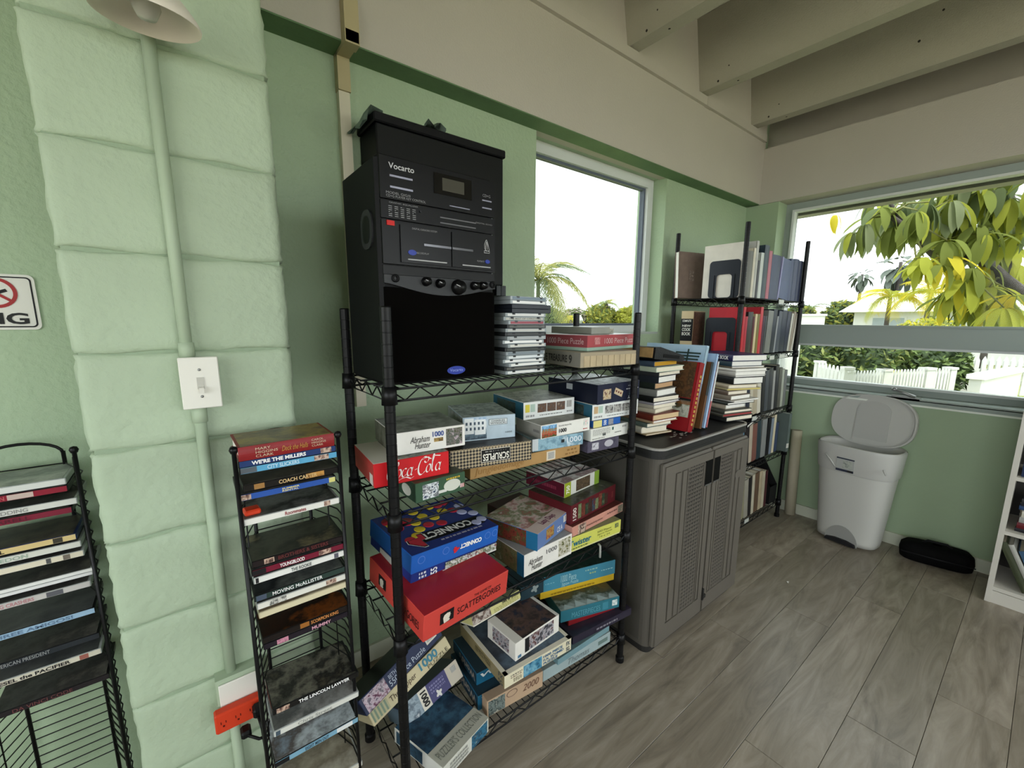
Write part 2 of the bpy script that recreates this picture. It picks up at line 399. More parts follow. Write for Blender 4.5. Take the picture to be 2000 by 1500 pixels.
# window 2 (big pane above a hinged pane)
XF = 3.50
w2 = struct(empty('window_2', (XF, .27, W2[2])))
mb = MB(); ring(mb, 'x', XF - .03, XF + .05, W2[0], W2[1] - .0, W2[2], W2[3], .045); wpart('frame', mb, FRAMEG, w2)
mb = MB(); ring(mb, 'x', XF - .045, XF + .02, W2[0] + .045, W2[1] - .045, 1.30, W2[3] - .045, .014); wpart('frame_edge', mb, FRAME, w2)
mb = MB(); mb.box(XF - .05, XF + .05, W2[0] + .04, W2[1] - .04, 1.20, 1.322); mb.box(XF - .062, XF + .05, W2[0] + .04, W2[1] - .04, 1.318, 1.33); wpart('rail', mb, FRAMEG, w2)
mb = MB(); mb.box(XF, XF + .005, W2[0] + .05, W2[1] - .05, 1.32, W2[3] - .05); wpart('pane', mb, PANE, w2)
mb = MB(); mb.box(XF, XF + .005, W2[0] + .05, W2[1] - .05, W2[2] + .03, 1.205); wpart('pane', mb, PANE, w2)
mb = MB(); ring(mb, 'x', XF - .036, XF + .02, W2[0] + .045, W2[1] - .045, W2[2] + .045, 1.2, .014); wpart('sash', mb, FRAME, w2)
mb = MB(); mb.box(XB + .0, XF - .03, W2[0], W2[1], W2[2] - .004, W2[2] + .008); wpart('sill', mb, FRAMEG, w2)
mb = MB(); mb.box(XB - .012, XB + .004, W2[0] - .05, W2[1] + .02, .866, .876); wpart('sill_edge', mb, mat('sill_edge_white', (232, 236, 226), .45), w2)
mb = MB(); mb.box(XB - .006, XB + .17, W2[0], W2[1], .876, .896); wpart('sill_board', mb, FRAMEG, w2)
STEEL = mat('grey_metal', (150, 152, 150), .35, .7)
mb = MB(); mb.box(3.33, 3.38, .45, .60, .895, .912); mb.box(3.34, 3.365, .47, .58, .912, .918); wpart('crank_base', mb, STEEL, w2)
mb = MB(); mb.tube([(3.35, .475, .915), (3.34, .52, .935), (3.335, .565, .95)], [.012, .009, .007], 8); mb.lathe([(0, -.012), (.011, -.008), (.013, 0), (.011, .008), (0, .012)], 10, M=Matrix.Translation((3.335, .57, .953))); wpart('crank_handle', mb, STEEL, w2)
# window 3: wide rear glazing; window 4 in the right wall; both unseen, added for brightness
w3 = struct(empty('added_window_3', (1.0, YR - .1, .8)))
mb = MB(); ring(mb, 'y', YR - .14, YR - .06, -.9, 2.9, .8, 2.45, .06); mb.box(.97, 1.03, YR - .14, YR - .06, .8, 2.45); wpart('frame', mb, FRAME, w3)
mb = MB(); mb.box(-.85, 2.85, YR - .1, YR - .095, .85, 2.4); wpart('pane', mb, PANE2, w3)
w4 = struct(empty('added_window_4', (XF, -2.1, W4[2])))
mb = MB(); ring(mb, 'x', XF - .03, XF + .05, W4[0], W4[1], W4[2], W4[3], .05); wpart('frame', mb, FRAME, w4)
mb = MB(); mb.box(XF, XF + .005, W4[0] + .04, W4[1] - .04, W4[2] + .04, W4[3] - .04); wpart('pane', mb, PANE2, w4)

w5 = struct(empty('added_window_5', (XL - .1, -.8, .8)))  # unseen left window, added to light the right wall and the nook
mb = MB(); ring(mb, 'x', XL - .14, XL - .06, -2.4, .8, .8, 2.3, .06); mb.box(XL - .14, XL - .06, -.83, -.77, .8, 2.3); wpart('frame', mb, FRAME, w5)
mb = MB(); mb.box(XL - .1, XL - .095, -2.35, .75, .85, 2.25); wpart('pane', mb, PANE2, w5)

# ---------------------------------------------------------------- fittings on the walls
PLAST = mat('ivory_plastic', (206, 200, 178), .45); PLASTW = mat('white_plastic', (226, 224, 214), .4)
TRUNK = mat('tan_conduit_joint', (176, 164, 128), .5)
# trunking along the beam, under the joists
t = empty('cable_trunking', (.9, YBM, 2.59)); tag(t, 'long white cable trunking running along the beam below the ceiling joists', 'trunking')
mb = MB(); mb.box(XL + .9 - 1.8, 1.62, -.018, 0, -.022, .024); mb.build('channel', WHITE, t)
mb = MB(); mb.box(1.62, 2.40, -.018, 0, -.022, .024); mb.build('channel', WHITE, t)
mb = MB(); mb.box(1.60, 1.66, -.021, 0, -.025, .027); mb.build('coupling', WHITE, t)
mb = MB(); mb.tube([(2.40, -.009, .0), (2.425, -.004, -.012), (2.428, .02, .0), (2.41, .06, .03)], .004, 6); mb.build('wire', mat('black_wire', (22, 22, 22), .5), t)
# vertical trunking beside the pillar
t = empty('wall_conduit', (.485, YA, 1.2)); tag(t, 'vertical ivory conduit running down the green wall behind the black speaker', 'conduit')
mb = MB(); mb.box(-.017, .017, -.026, 0, -.16, .86); mb.build('channel', PLAST, t)
mb = MB(); mb.box(-.019, .019, -.034, 0, .86, .975); mb.build('lower_joint', TRUNK, t)
mb = MB(); mb.box(-.021, .021, -.128, -.088, .95, 1.07); mb.box(-.019, .019, -.128, -.02, .955, .985); mb.build('upper_joint', TRUNK, t)
mb = MB(); mb.box(-.017, .017, -.118, -.092, 1.07, 1.76); mb.build('upper_channel', PLAST, t)
# painted pipe on the pillar with switch, lamp, outlet
PIPE = mat('green_pipe_paint', (168, 184, 158), .45, bump=(40, .15))
t = empty('conduit_pipe', (.008, YP, .5)); tag(t, 'green painted conduit pipe running down the face of the block pillar', 'pipe')
mb = MB(); mb.tube([(0, -.013, .68), (0, -.013, 1.40)], .0115, 12); mb.build('upper_pipe', PIPE, t)
mb = MB(); mb.tube([(.009, -.013, -.04), (.009, -.013, .64)], .0115, 12); mb.build('lower_pipe', PIPE, t)
mb = MB(); mb.tube([(0, -.013, .765), (0, -.013, .795)], .0145, 12); mb.build('collar', PIPE, t)
mb = MB(); mb.tube([(.009, -.013, .615), (.009, -.013, .65)], .0145, 12); mb.build('collar', PIPE, t)
mb = MB(); mb.tube([(.004, -.013, -.5), (.004, -.013, -.12)], .0115, 12); mb.build('foot_pipe', PIPE, t)
t = empty('light_switch', (.0255, YP, 1.206)); tag(t, 'white toggle light switch plate on the block pillar', 'switch')
mb = MB(); mb.box(-.032, .032, -.026, 0, -.052, .052); mb.build('back_box', PIPE, t)
mb = MB(); mb.cbox(.0715, .006, .1145, .003, M=Matrix.Translation((0, -.0285, -.057))); mb.build('plate', PLASTW, t)
mb = MB(); mb.box(-.0065, .0065, -.0335, -.031, -.013, .013); mb.build('toggle_frame', mat('switch_grey', (188, 186, 176), .4), t)
mb = MB(); mb.box(-.0045, .0045, -.044, -.031, -.009, .004, M=Matrix.Rotation(R(18), 4, 'X')); mb.build('toggle', PLASTW, t)
for z in (.03, -.03):
    mb = MB(); mb.lathe([(0, -.001), (.003, -.001), (.003, .001), (0, .001)], 10, M=Matrix.Translation((0, -.0318, z)) @ Matrix.Rotation(R(90), 4, 'X')); mb.build('screw', STEEL, t)
t = empty('wall_outlet', (.028, YP, .40)); tag(t, 'white outlet plate with an orange plug adapter low on the pillar', 'outlet')
mb = MB(); mb.box(-.045, .045, -.035, 0, -.058, .07); mb.build('back_box', PIPE, t)
mb = MB(); mb.cbox(.08, .006, .12, .002, M=Matrix.Translation((0, -.038, -.062))); mb.build('plate', PLASTW, t)
t = empty('plug_adapter', (.022, YP - .042, .377)); tag(t, 'orange red triple outlet adapter plugged into the wall plate', 'adapter')
ORANGE = mat('orange_plastic', (205, 62, 34), .4)
mb = MB(); mb.cbox(.098, .026, .054, .004, M=pose(0, -.013, -.027)); mb.build('body', ORANGE, t)
for k in range(3):
    mb = MB()
    for dx, dz, w, h in ((-.005, .003, .0016, .007), (.005, .003, .0016, .006), (0, -.007, .004, .004)): mb.box(-.032 + k * .03 + dx - w / 2, -.032 + k * .03 + dx + w / 2, -.0268, -.0262, dz - h / 2, dz + h / 2)
    mb.build('socket', mat('socket_dark', (70, 14, 8), .6), t)
BLK = mat('black_rubber', (10, 10, 11), .5, spec=.25)
t = empty('power_cord', (.055, YP - .07, .36)); tag(t, 'black power cords with plugs hanging from the orange adapter', 'cord')
mb = MB(); mb.cbox(.02, .03, .026, .005, M=pose(.004, -.016, .012)); mb.build('plug', BLK, t)
mb = MB(); mb.cbox(.022, .032, .02, .005, M=pose(-.024, -.016, -.028)); mb.build('plug', BLK, t)
mb = MB(); mb.tube([(.004, -.03, .02), (.008, -.05, .0), (.010, -.05, -.06), (.014, -.04, -.14), (.006, -.03, -.25), (.0, -.03, -.355)], .0036, 7); mb.build('cable', BLK, t)
mb = MB(); mb.tube([(-.022, -.03, -.018), (.0, -.045, -.03), (.03, -.04, -.04), (.05, -.02, -.07), (.055, .0, -.2), (.05, .01, -.355)], .0036, 7); mb.build('cable', BLK, t)
# lamp with an enamel shade on the pillar
ENAM = mat('white_enamel', (226, 218, 206), .35)
t = empty('wall_lamp', (.01, 1.095, 1.88)); tag(t, 'white enamel dome lamp shade mounted high on the block pillar', 'lamp')
mb = MB(); mb.lathe([(.079, -.002), (.080, .002), (.075, .012), (.058, .034), (.036, .052), (.024, .062), (.021, .10), (.019, .10), (.021, .06), (.034, .048), (.055, .03), (.072, .01), (.077, 0), (.079, -.002)], 40, M=Matrix.Rotation(R(6), 4, 'X')); mb.build('lamp_shade', ENAM, t)
mb = MB(); mb.lathe([(0, -.002), (.014, .0), (.022, .018), (.018, .036), (.012, .05), (.012, .07)], 18); mb.build('bulb', mat('bulb_glass', (206, 204, 198), .25), t)
mb = MB(); mb.tube([(0, 0, .095), (0, .0, .13), (0, .04, .16), (0, .105, .16)], .012, 10); mb.build('arm', ENAM, t)
# no smoking sign
t = empty('warning_sign', (-.395, YA - .002, 1.318)); tag(t, 'white no smoking sign with a red prohibition ring on the green wall', 'sign')
def rrect(w, h, r, n=5):
    out = []
    for cx_, cz_, a0 in ((w / 2 - r, h / 2 - r, 0), (-w / 2 + r, h / 2 - r, 90), (-w / 2 + r, -h / 2 + r, 180), (w / 2 - r, -h / 2 + r, 270)):
        out += [(cx_ + r * math.cos(R(a0 + 90 * k / n)), cz_ + r * math.sin(R(a0 + 90 * k / n))) for k in range(n + 1)]
    return out
FLAT = Matrix.Rotation(R(90), 4, 'X')     # x-y drawing onto an x-z plane that faces -y
mb = MB(); mb.prism(rrect(.27, .128, .012), 0, .002, M=pose(0, 0, .064) @ FLAT); mb.build('plate', mat('sign_white', (216, 214, 206), .35), t)
def rim(mb, outer, inner, z0, z1, M):
    n = len(outer); vs = [(x, y, z) for z in (z0, z1) for x, y in outer + inner]; fs = []
    for i in range(n):
        j = (i + 1) % n
        fs += [(2 * n + i, 2 * n + j, 3 * n + j, 3 * n + i), (i, j, 2 * n + j, 2 * n + i)]
    mb.add(vs, fs, M=M)
mb = MB(); rim(mb, rrect(.259, .117, .009), rrect(.253, .111, .007), .002, .0026, pose(0, 0, .064) @ FLAT); mb.build('border', ink((28, 28, 28)), t)
def circ(r, n=36, sx=1.0): return [(sx * r * math.cos(2 * math.pi * k / n), r * math.sin(2 * math.pi * k / n)) for k in range(n)]
SR = mat('sign_red', (158, 46, 46), .4)
mb = MB(); rim(mb, circ(.035), circ(.028), .0026, .0032, pose(.07, 0, .085) @ FLAT)
mb.box(-.03, .03, -.0034, -.0028, -.003, .003, M=pose(.07, 0, .085) @ Matrix.Rotation(R(38), 4, 'Y')); mb.build('prohibition_ring', SR, t)
mb = MB(); mb.box(-.024, .022, -.0027, -.0022, -.0035, .0035, M=pose(.068, 0, .083) @ Matrix.Rotation(R(-22), 4, 'Y')); mb.build('cigarette', ink((28, 28, 28)), t)
mb = MB()
for r0 in (.008, .012, .016): mb.tube([(.058 + r0 * math.cos(a / 9 * math.pi), -.0026, .093 + r0 * math.sin(a / 9 * math.pi)) for a in range(10)], .0008, 4)
mb.build('smoke', ink((28, 28, 28)), t)
text(t, (.27, .004, .128), 'f', .06, .10, .93, .31, 'SMOKING', (34, 34, 34), bold=.03, off=.001)
# ---------------------------------------------------------------- wire shelving units
BLACK = mat('black_coated_steel', (10, 10, 11), .4, 0, spec=.25)
BLACK2 = mat('black_satin', (17, 17, 18), .45)
def post_mesh(h, r=.0125):
    prof = [(0, 0), (r + .004, 0), (r + .004, .02), (r, .024)]
    z = .05
    while z < h - .02:
        prof += [(r, z - .0012), (r - .0007, z - .0006), (r - .0007, z + .0006), (r, z + .0012)]; z += .0254
    prof += [(r, h - .003), (r - .002, h), (0, h)]
    mb = MB(); mb.lathe(prof, 14, smooth=False); return mb
def shelf_parts(root, x0, x1, y0, y1, z, step=.024):
    mb = MB()
    for zz in (z, z - .028):
        mb.tube([(x0, y0, zz), (x1, y0, zz), (x1, y1, zz), (x0, y1, zz)], .0030, 6, closed=True)
    sh = mb.build('shelf_frame', BLACK, root)
    mb = MB()
    def zig(a, b, n):
        a, b = Vector(a), Vector(b)
        pts = [a + (b - a) * (i / n) + Vector((0, 0, -.028 * (i % 2))) for i in range(n + 1)]
        mb.tube(pts, .0020, 5, smooth=False)
    nx = max(2, 2 * round((x1 - x0) / .075)); ny = max(2, 2 * round((y1 - y0) / .075))
    zig((x0, y0, z), (x1, y0, z), nx); zig((x0, y1, z), (x1, y1, z), nx); zig((x0, y0, z), (x0, y1, z), ny); zig((x1, y0, z), (x1, y1, z), ny)
    o = mb.build('truss', BLACK, sh)
    mb = MB(); x = x0 + step
    while x < x1 - .005:
        mb.tube([(x, y0, z + .002), (x, y1, z + .002)], .0016, 4, cap=False); x += step
    for k in (.33, .67): mb.tube([(x0, y0 + (y1 - y0) * k, z - .002), (x1, y0 + (y1 - y0) * k, z - .002)], .0026, 5)
    o = mb.build('shelf_wires', BLACK, sh); o['kind'] = 'stuff'
    for cx_, cy_ in ((x0, y0), (x1, y0), (x0, y1), (x1, y1)):
        mb = MB(); mb.lathe([(.0128, -.034), (.0185, -.034), (.0165, .008), (.0128, .008)], 10); mb.build('collar', BLACK, sh, (cx_, cy_, z))
def wire_unit(name, label, x0, x1, y0, y1, h, shelves, group):
    t = empty(name, ((x0 + x1) / 2, (y0 + y1) / 2, 0)); tag(t, label, 'shelving', group)
    ox, oy = t.location.x, t.location.y
    p = None
    for x in (x0, x1):
        for y in (y0, y1):
            if p is None: p = post_mesh(h).build('post', BLACK, t, (x - ox, y - oy, 0)); q = p
            else: q = p.copy(); COL.objects.link(q); q.location = (x - ox, y - oy, 0)
    for z in shelves: shelf_parts(t, x0 - ox, x1 - ox, y0 - oy, y1 - oy, z)
    return t
Z1, Z2, Z3, Z4 = 1.192, .887, .555, .116
wire_unit('wire_shelving', 'black wire shelving unit holding board games and the karaoke speaker', .357, 1.258, .92, 1.215, 1.377, (Z1, Z2, Z3, Z4), 'black wire shelving units')
V = (1.472, 1.155, .790, .487, .12)
wire_unit('wire_shelving', 'tall black wire shelving unit full of books in the corner', 2.33, 3.165, 1.06, 1.45, 1.85, V, 'black wire shelving units')
# price tag holders clipped on the shelf edges
TAG = mat('tag_card', (196, 198, 190), .4)
def tagclip(x, y, z, w, lab, tilt=0):
    t = empty('shelf_tag', M=pose(x, y, z)); tag(t, lab, 'tag', 'label holders on shelf edges')
    mb = MB(); mb.box(-w / 2, w / 2, -.002, 0, -.022, .006); mb.build('holder', mat('clear_holder', (150, 156, 156), .2), t)
    mb = MB(); mb.box(-w / 2 + .003, w / 2 - .003, -.0028, -.002, -.018, .002); mb.build('card', TAG, t)
tagclip(2.83, 1.055, V[0], .075, 'clear label holder on the front edge of the uppermost corner shelf')
tagclip(2.62, 1.055, V[2], .06, 'white label holder on the third shelf edge of the corner unit')
tagclip(2.66, 1.055, V[4] + .01, .06, 'white label holder on the lowest shelf edge of the corner unit')
tagclip(2.78, 1.055, V[1] - .012, .07, 'pale card tag hanging under the second corner shelf, nearer the cabinet')
tagclip(2.93, 1.055, V[1] - .010, .085, 'pale card tag hanging under the second corner shelf, nearer the window')
t = empty('paper_strip', M=pose(1.095, .917, Z3 - .005, 0, 0, 25)); tag(t, 'small white plastic strip curled over the edge of the third game shelf', 'strip')
mb = MB(); mb.tube([(0, .004, .012), (.0, -.006, .008), (.004, -.010, -.01), (.012, -.011, -.03)], .004, 6); mb.build('strip', mat('strip_white', (150, 152, 146), .4), t)

# ---------------------------------------------------------------- karaoke speaker
t = empty('karaoke_speaker', (.512, 1.062, Z1 + .004)); tag(t, 'tall black karaoke speaker with cassette decks standing on the wire shelving', 'speaker')
KW, KD, KH = .308, .235, .503; KDIM = (KW, KD, KH)
K1 = mat('black_vinyl', (12, 12, 13), .55, spec=.15); K2 = mat('panel_black', (9, 9, 10), .35, spec=.2); K3 = mat('grille_cloth', (7, 6, 5), .95, spec=.03); K4 = mat('grey_plastic', (38, 39, 41), .4, spec=.25)
mb = MB(); mb.cbox(KW, KD, KH, .010); mb.build('cabinet', K1, t)
def kp(name, u0, v0, u1, v1, m, t_=.003, par=None): return panel(par or t, KDIM, 'f', u0, v0, u1, v1, m, name, 0, t_)
kp('speaker_grille', .02, .015, .985, .445, K3, .004)
kp('display_panel', .02, .815, .985, .985, K2, .007)
kp('equaliser_panel', .02, .735, .985, .808, K2, .006)
kp('tape_deck_panel', .02, .545, .985, .728, K2, .007)
kp('slot_panel', .02, .50, .985, .538, mat('deep_black', (7, 7, 8), .4), .004)
kp('tape_door', .15, .555, .56, .715, mat('tape_door_gloss', (8, 8, 9), .3, spec=.2), .011)
kp('tape_door', .57, .555, .955, .715, mat('tape_door_gloss', (8, 8, 9), .3, spec=.2), .011)
kp('display_window', .43, .875, .76, .965, mat('dark_window', (16, 15, 14), .15), .0085)
kp('screen', .50, .893, .69, .948, mat('lcd_grey', (66, 64, 54), .3), .0092)
for v in (.905, .86): kp('button_bar', .09, v, .26, v + .008, mat('silver_bar', (150, 150, 165), .3, .6), .009)
for v in (.885, .85): kp('button_bar', .86, v, .95, v + .006, mat('silver_bar', (150, 150, 165), .3, .6), .009)
kp('power_button', .055, .705, .11, .725, mat('red_button', (190, 26, 22), .35), .010)
kp('button_bar', .56, .83, .74, .834, mat('silver_bar', (150, 150, 165), .3, .6), .009)
EQ = mat('print_grey', (170, 170, 172), .5); EQd = mat('print_dim', (105, 105, 108), .5)
mb = MB()
for i in range(5):
    for j in range(6): mb.box(-KW / 2 + KW * (.075 + i * .045), -KW / 2 + KW * (.10 + i * .045), -KD / 2 - .0068, -KD / 2 - .006, KH * (.745 + j * .008), KH * (.747 + j * .008))
mb.build('equaliser_marks', EQ, t)
for i in range(6): kp('slider', .085 + i * .045, .755 + .012 * ((i * 7) % 3), .094 + i * .045, .763 + .012 * ((i * 7) % 3), K4, .010)
for v in (.772, .748): kp('tuning_scale', .48, v, .80, v + .005, EQd, .0066)
for a, b, v in ((.20, .52, .567), (.66, .93, .565)):
    kp('tape_keys', a, v, b, v + .005, EQ, .0125)
for u0, u1 in ((.33, .56), (.57, .76)):
    kp('door_handle', u0, .635, u1, .645, mat('door_handle_silver', (95, 95, 98), .2, .8), .0125)
BLUE = mat('badge_blue', (40, 58, 150), .3)
for cu, cv, rx, rz, nm in ((.60, .052, .026, .0105, 'badge'), (.235, .60, .010, .006, 'deck_badge'), (.90, .595, .007, .005, 'deck_badge')):
    mb = MB(); mb.prism([(rx * math.cos(a / 12 * math.pi), rz * math.sin(a / 12 * math.pi)) for a in range(24)], 0, .0016, M=Matrix.Translation((-KW / 2 + KW * cu, -KD / 2 - (.0035 if nm == 'badge' else .011), KH * cv)) @ FLAT); mb.build(nm, BLUE, t)
# curved control strip with knobs
pts = [(-.5 + k / 20, -.035 + .075 * (1 - (2 * k / 20 - 1) ** 2) ** 1.5 * -1) for k in range(21)]
mb = MB(); poly = [(KW * .965 * x, KH * (.462 + .6 * (z + .035))) for x, z in pts] + [(KW * .4825, KH * .497), (-KW * .4825, KH * .497)]
mb.prism(poly, 0, .009, M=Matrix.Translation((0, -KD / 2, 0)) @ FLAT); mb.build('control_strip', K4, t)
for cu, cv, r in ((.34, .477, .0095), (.455, .472, .0095), (.62, .46, .0165), (.77, .472, .0095), (.85, .475, .0095)):
    mb = MB(); mb.lathe([(r * 1.15, 0), (r * 1.1, .004), (r, .006), (r * .92, .016), (0, .017)], 18, M=Matrix.Translation((-KW / 2 + KW * cu, -KD / 2 - .009, KH * cv)) @ FLAT); kn = mb.build('knob', K2, t)
    mb = MB(); mb.box(-.0008, .0008, -.0006, .0, .2 * r, .9 * r, M=Matrix.Translation((-KW / 2 + KW * cu, -KD / 2 - .026, KH * cv)) @ Matrix.Rotation(R(-70), 4, 'Y')); mb.build('pointer', EQ, kn)
for cu in (.10, .955):
    mb = MB(); mb.lathe([(.009, 0), (.009, .003), (.004, .004), (.004, .001)], 14, M=Matrix.Translation((-KW / 2 + KW * cu, -KD / 2 - .009, KH * .483)) @ FLAT); mb.build('microphone_jack', K1, t)
# praying hands sticker, drawn as white lines
mb = MB()
for ln in ([(0, 0), (-.005, .006), (-.006, .016), (-.002, .026), (0, .028)], [(0, .028), (.003, .022), (.006, .012), (.008, .004), (.006, 0)], [(-.003, .003), (-.002, .014), (0, .024)], [(.002, .003), (.002, .014), (.001, .022)], [(-.007, -.004), (.009, -.004), (.009, .001), (-.007, .001), (-.007, -.004)]):
    mb.tube([(-KW / 2 + KW * .89 + a, -KD / 2 - .0122, KH * .645 + b) for a, b in ln], .0007, 4)
mb.build('hands_sticker', mat('sticker_white', (196, 196, 196), .4), t)
# side handle
mb = MB(); mb.prism(rrect(.07, .085, .03), 0, .004, M=Matrix.Translation((-KW / 2, -.055, KH * .70)) @ Matrix.Rotation(R(90), 4, 'Z') @ Matrix.Rotation(R(180), 4, 'Z') @ FLAT); h_ = mb.build('side_handle', K4, t)
mb = MB(); mb.prism(rrect(.045, .06, .02), 0, .0046, M=Matrix.Translation((-KW / 2, -.055, KH * .70)) @ Matrix.Rotation(R(-90), 4, 'Z') @ FLAT); mb.build('handle_recess', mat('deep_black', (7, 7, 8), .4), h_)
WT = (196, 196, 198); GT = (140, 140, 142)
text(t, KDIM, 'f', .085, .938, .275, .962, 'Vocarto', WT, off=.0078, bold=.01)
text(t, KDIM, 'f', .06, .835, .24, .845, 'MODEL GIG/II', GT, off=.0078)
text(t, KDIM, 'f', .06, .822, .36, .832, 'CD+G PLAYER KEY CONTROL', GT, off=.0078)
text(t, KDIM, 'f', .865, .905, .94, .918, 'CD+G', GT, off=.0078)
text(t, KDIM, 'f', .08, .797, .30, .804, 'GRAPHIC EQUALIZER', GT, off=.0066)
text(t, KDIM, 'f', .80, .775, .96, .781, 'DIGITAL ECHO', GT, off=.0066)
text(t, KDIM, 'f', .24, .70, .44, .708, 'DIGITAL KARAOKE SYSTEM', GT, off=.0118)
text(t, KDIM, 'f', .27, .597, .37, .605, 'RECORD/PLAY', GT, off=.0118)
text(t, KDIM, 'f', .80, .59, .87, .598, 'PLAYBACK', GT, off=.0118)
text(t, KDIM, 'f', .54, .046, .66, .061, 'Vocarto', (150, 165, 225), off=.0055)
# wall box behind the speaker and cloths on it
t = empty('wall_cabinet', (.776, 1.46, 1.48)); tag(t, 'black wall box with an overhanging lid mounted behind the karaoke speaker', 'cabinet')
mb = MB(); mb.cbox(.485, .148, .465, .004); mb.build('body', mat('black_laminate', (15, 16, 16), .5, spec=.2), t)
mb = MB(); mb.cbox(.50, .16, .028, .004, z=.466); mb.build('lid', mat('black_laminate2', (13, 13, 15), .5, spec=.2), t)
CLOTH = mat('grey_cloth', (124, 142, 132), .9, noise=(40, .25), bump=(200, .6))
def cloth(name, lab, pts, w, par=None):
    o = MB(); n = len(pts); vs = []
    for k, p in enumerate(pts):
        for j in range(5):
            q = j / 4 - .5; vs.append((p[0] + .006 * math.sin(5 * k + j), p[1] + q * w, p[2] + .005 * math.sin(3 * j + k * 2)))
    fs = [(k * 5 + j, k * 5 + j + 1, k * 5 + 6 + j, k * 5 + 5 + j) for k in range(n - 1) for j in range(4)]
    m_ = len(vs); vs2 = [(x, y, z + .004) for x, y, z in vs]
    o.add(vs + vs2, fs + [tuple(i + m_ for i in f) for f in fs], True)
    x = o.build(name, CLOTH); tag(x, lab, 'cloth', 'cloths on the wall box'); return x
cloth('cleaning_cloth', 'grey cloth hanging over the corner of the black wall box', [(.56, 1.45, 1.979), (.528, 1.45, 1.982), (.515, 1.45, 1.965), (.505, 1.45, 1.945), (.49, 1.45, 1.93)], .12)
cloth('cleaning_cloth', 'crumpled grey cloth lying on top of the wall box near its middle', [(.70, 1.42, 1.98), (.72, 1.42, 1.995), (.74, 1.42, 1.985), (.755, 1.42, 1.999), (.775, 1.42, 1.98)], .06)

# ---------------------------------------------------------------- disc cases and tapes on the upper game shelf
JEWEL = mat('jewel_case', (150, 158, 162), .15); JDARK = mat('jewel_dark', (44, 46, 50), .2)
cds = [((222, 222, 218), 0), ((96, 96, 92), 0), ((226, 226, 222), .004), ((222, 222, 220), -.004), ((214, 218, 220), -.002), ((120, 130, 138), .0), ((70, 74, 72), .004), ((206, 204, 196), .004), ((232, 232, 230), -.004), ((168, 170, 172), .003), ((70, 72, 74), .004), ((190, 190, 186), .005), ((92, 94, 90), .003), ((150, 70, 82), -.002), ((190, 190, 182), -.003), ((214, 214, 212), .001)]
cdn = ['white', 'charcoal', 'white', 'bright white', 'pale grey', 'steel grey', 'dark olive', 'cream', 'pure white', 'mid grey', 'slate', 'light grey', 'dark green grey', 'maroon', 'pale lettered', 'silver white']
z = Z1 + .004
ORD = ['lowest', 'second', 'third', 'fourth', 'fifth', 'sixth', 'seventh', 'eighth', 'ninth', 'tenth', 'eleventh', 'twelfth', 'thirteenth', 'fourteenth', 'fifteenth', 'sixteenth', 'seventeenth', 'eighteenth', 'nineteenth', 'twentieth']
def cd(k, col, dx, z, th, lab, yaw):
    t = empty('disc_case', M=pose(.782 + dx, 1.012, z, yaw)); tag(t, lab, 'disc case', 'disc cases stacked beside the karaoke speaker')
    mb = MB(); mb.cbox(.142, .124, th, .0008); mb.build('case', JEWEL if sum(col) > 300 else JDARK, t)
    panel(t, (.142, .124, th), 'f', .05, .18, .95, .82, mat('cd_spine_%d_%d_%d' % tuple(col), col, .3), 'spine_label', 0, .0006)
    mb = MB()
    for u in (.16, .80): mb.box(-.071 + .142 * u, -.071 + .142 * u + .010, -.0627, -.062, th * .55, th)
    mb.build('hinge_notch', JDARK, t)
    return t
for k, (col, dx) in enumerate(cds):
    th = .0104
    o = cd(k, col, dx, z, th, '%s disc case, %s from the bottom of the stack beside the black speaker' % (cdn[k], ORD[k]), rnd.uniform(-6, 6))
    if cdn[k] == 'pale lettered': text(o, (.142, .124, th), 'f', .12, .3, .9, .75, 'THE BEST OF CHRISTMAS', (60, 60, 60), off=.0012)
    z += th + .0004
for lab, th, col in (('double black tape case lying near the top of the disc stack', .024, (38, 42, 50)),):
    t = empty('tape_case', M=pose(.80, 1.012, z, 2)); tag(t, lab, 'case')
    mb = MB(); mb.cbox(.150, .124, th / 2 - .0004, .001); mb.build('case', mat('tape_case', col, .3), t)
    mb = MB(); mb.cbox(.150, .124, th / 2 - .0004, .001, z=th / 2); mb.build('case_lid', mat('tape_case', col, .3), t)
    z += th
for k, (lab, col) in enumerate((('white disc case with dark text lying second from the top of the stack', (230, 230, 228)), ('blue grey disc case on the very top of the disc stack', (112, 128, 142)))):
    cd(0, col, .004, z, .0105, lab, 4); z += .011
for k, x in enumerate((.705, .722)):
    mb = MB(); mb.cbox(.016, .10, .028, .001); o = mb.build('cassette_case', mat('cassette_black', (30, 34, 36), .35), None, None, pose(x, 1.03, z, 0)); tag(o, ('black cassette case standing on the disc stack against the speaker', 'black cassette case standing on the disc stack, the outer of two')[k], 'cassette', 'cassette cases on the disc stack')
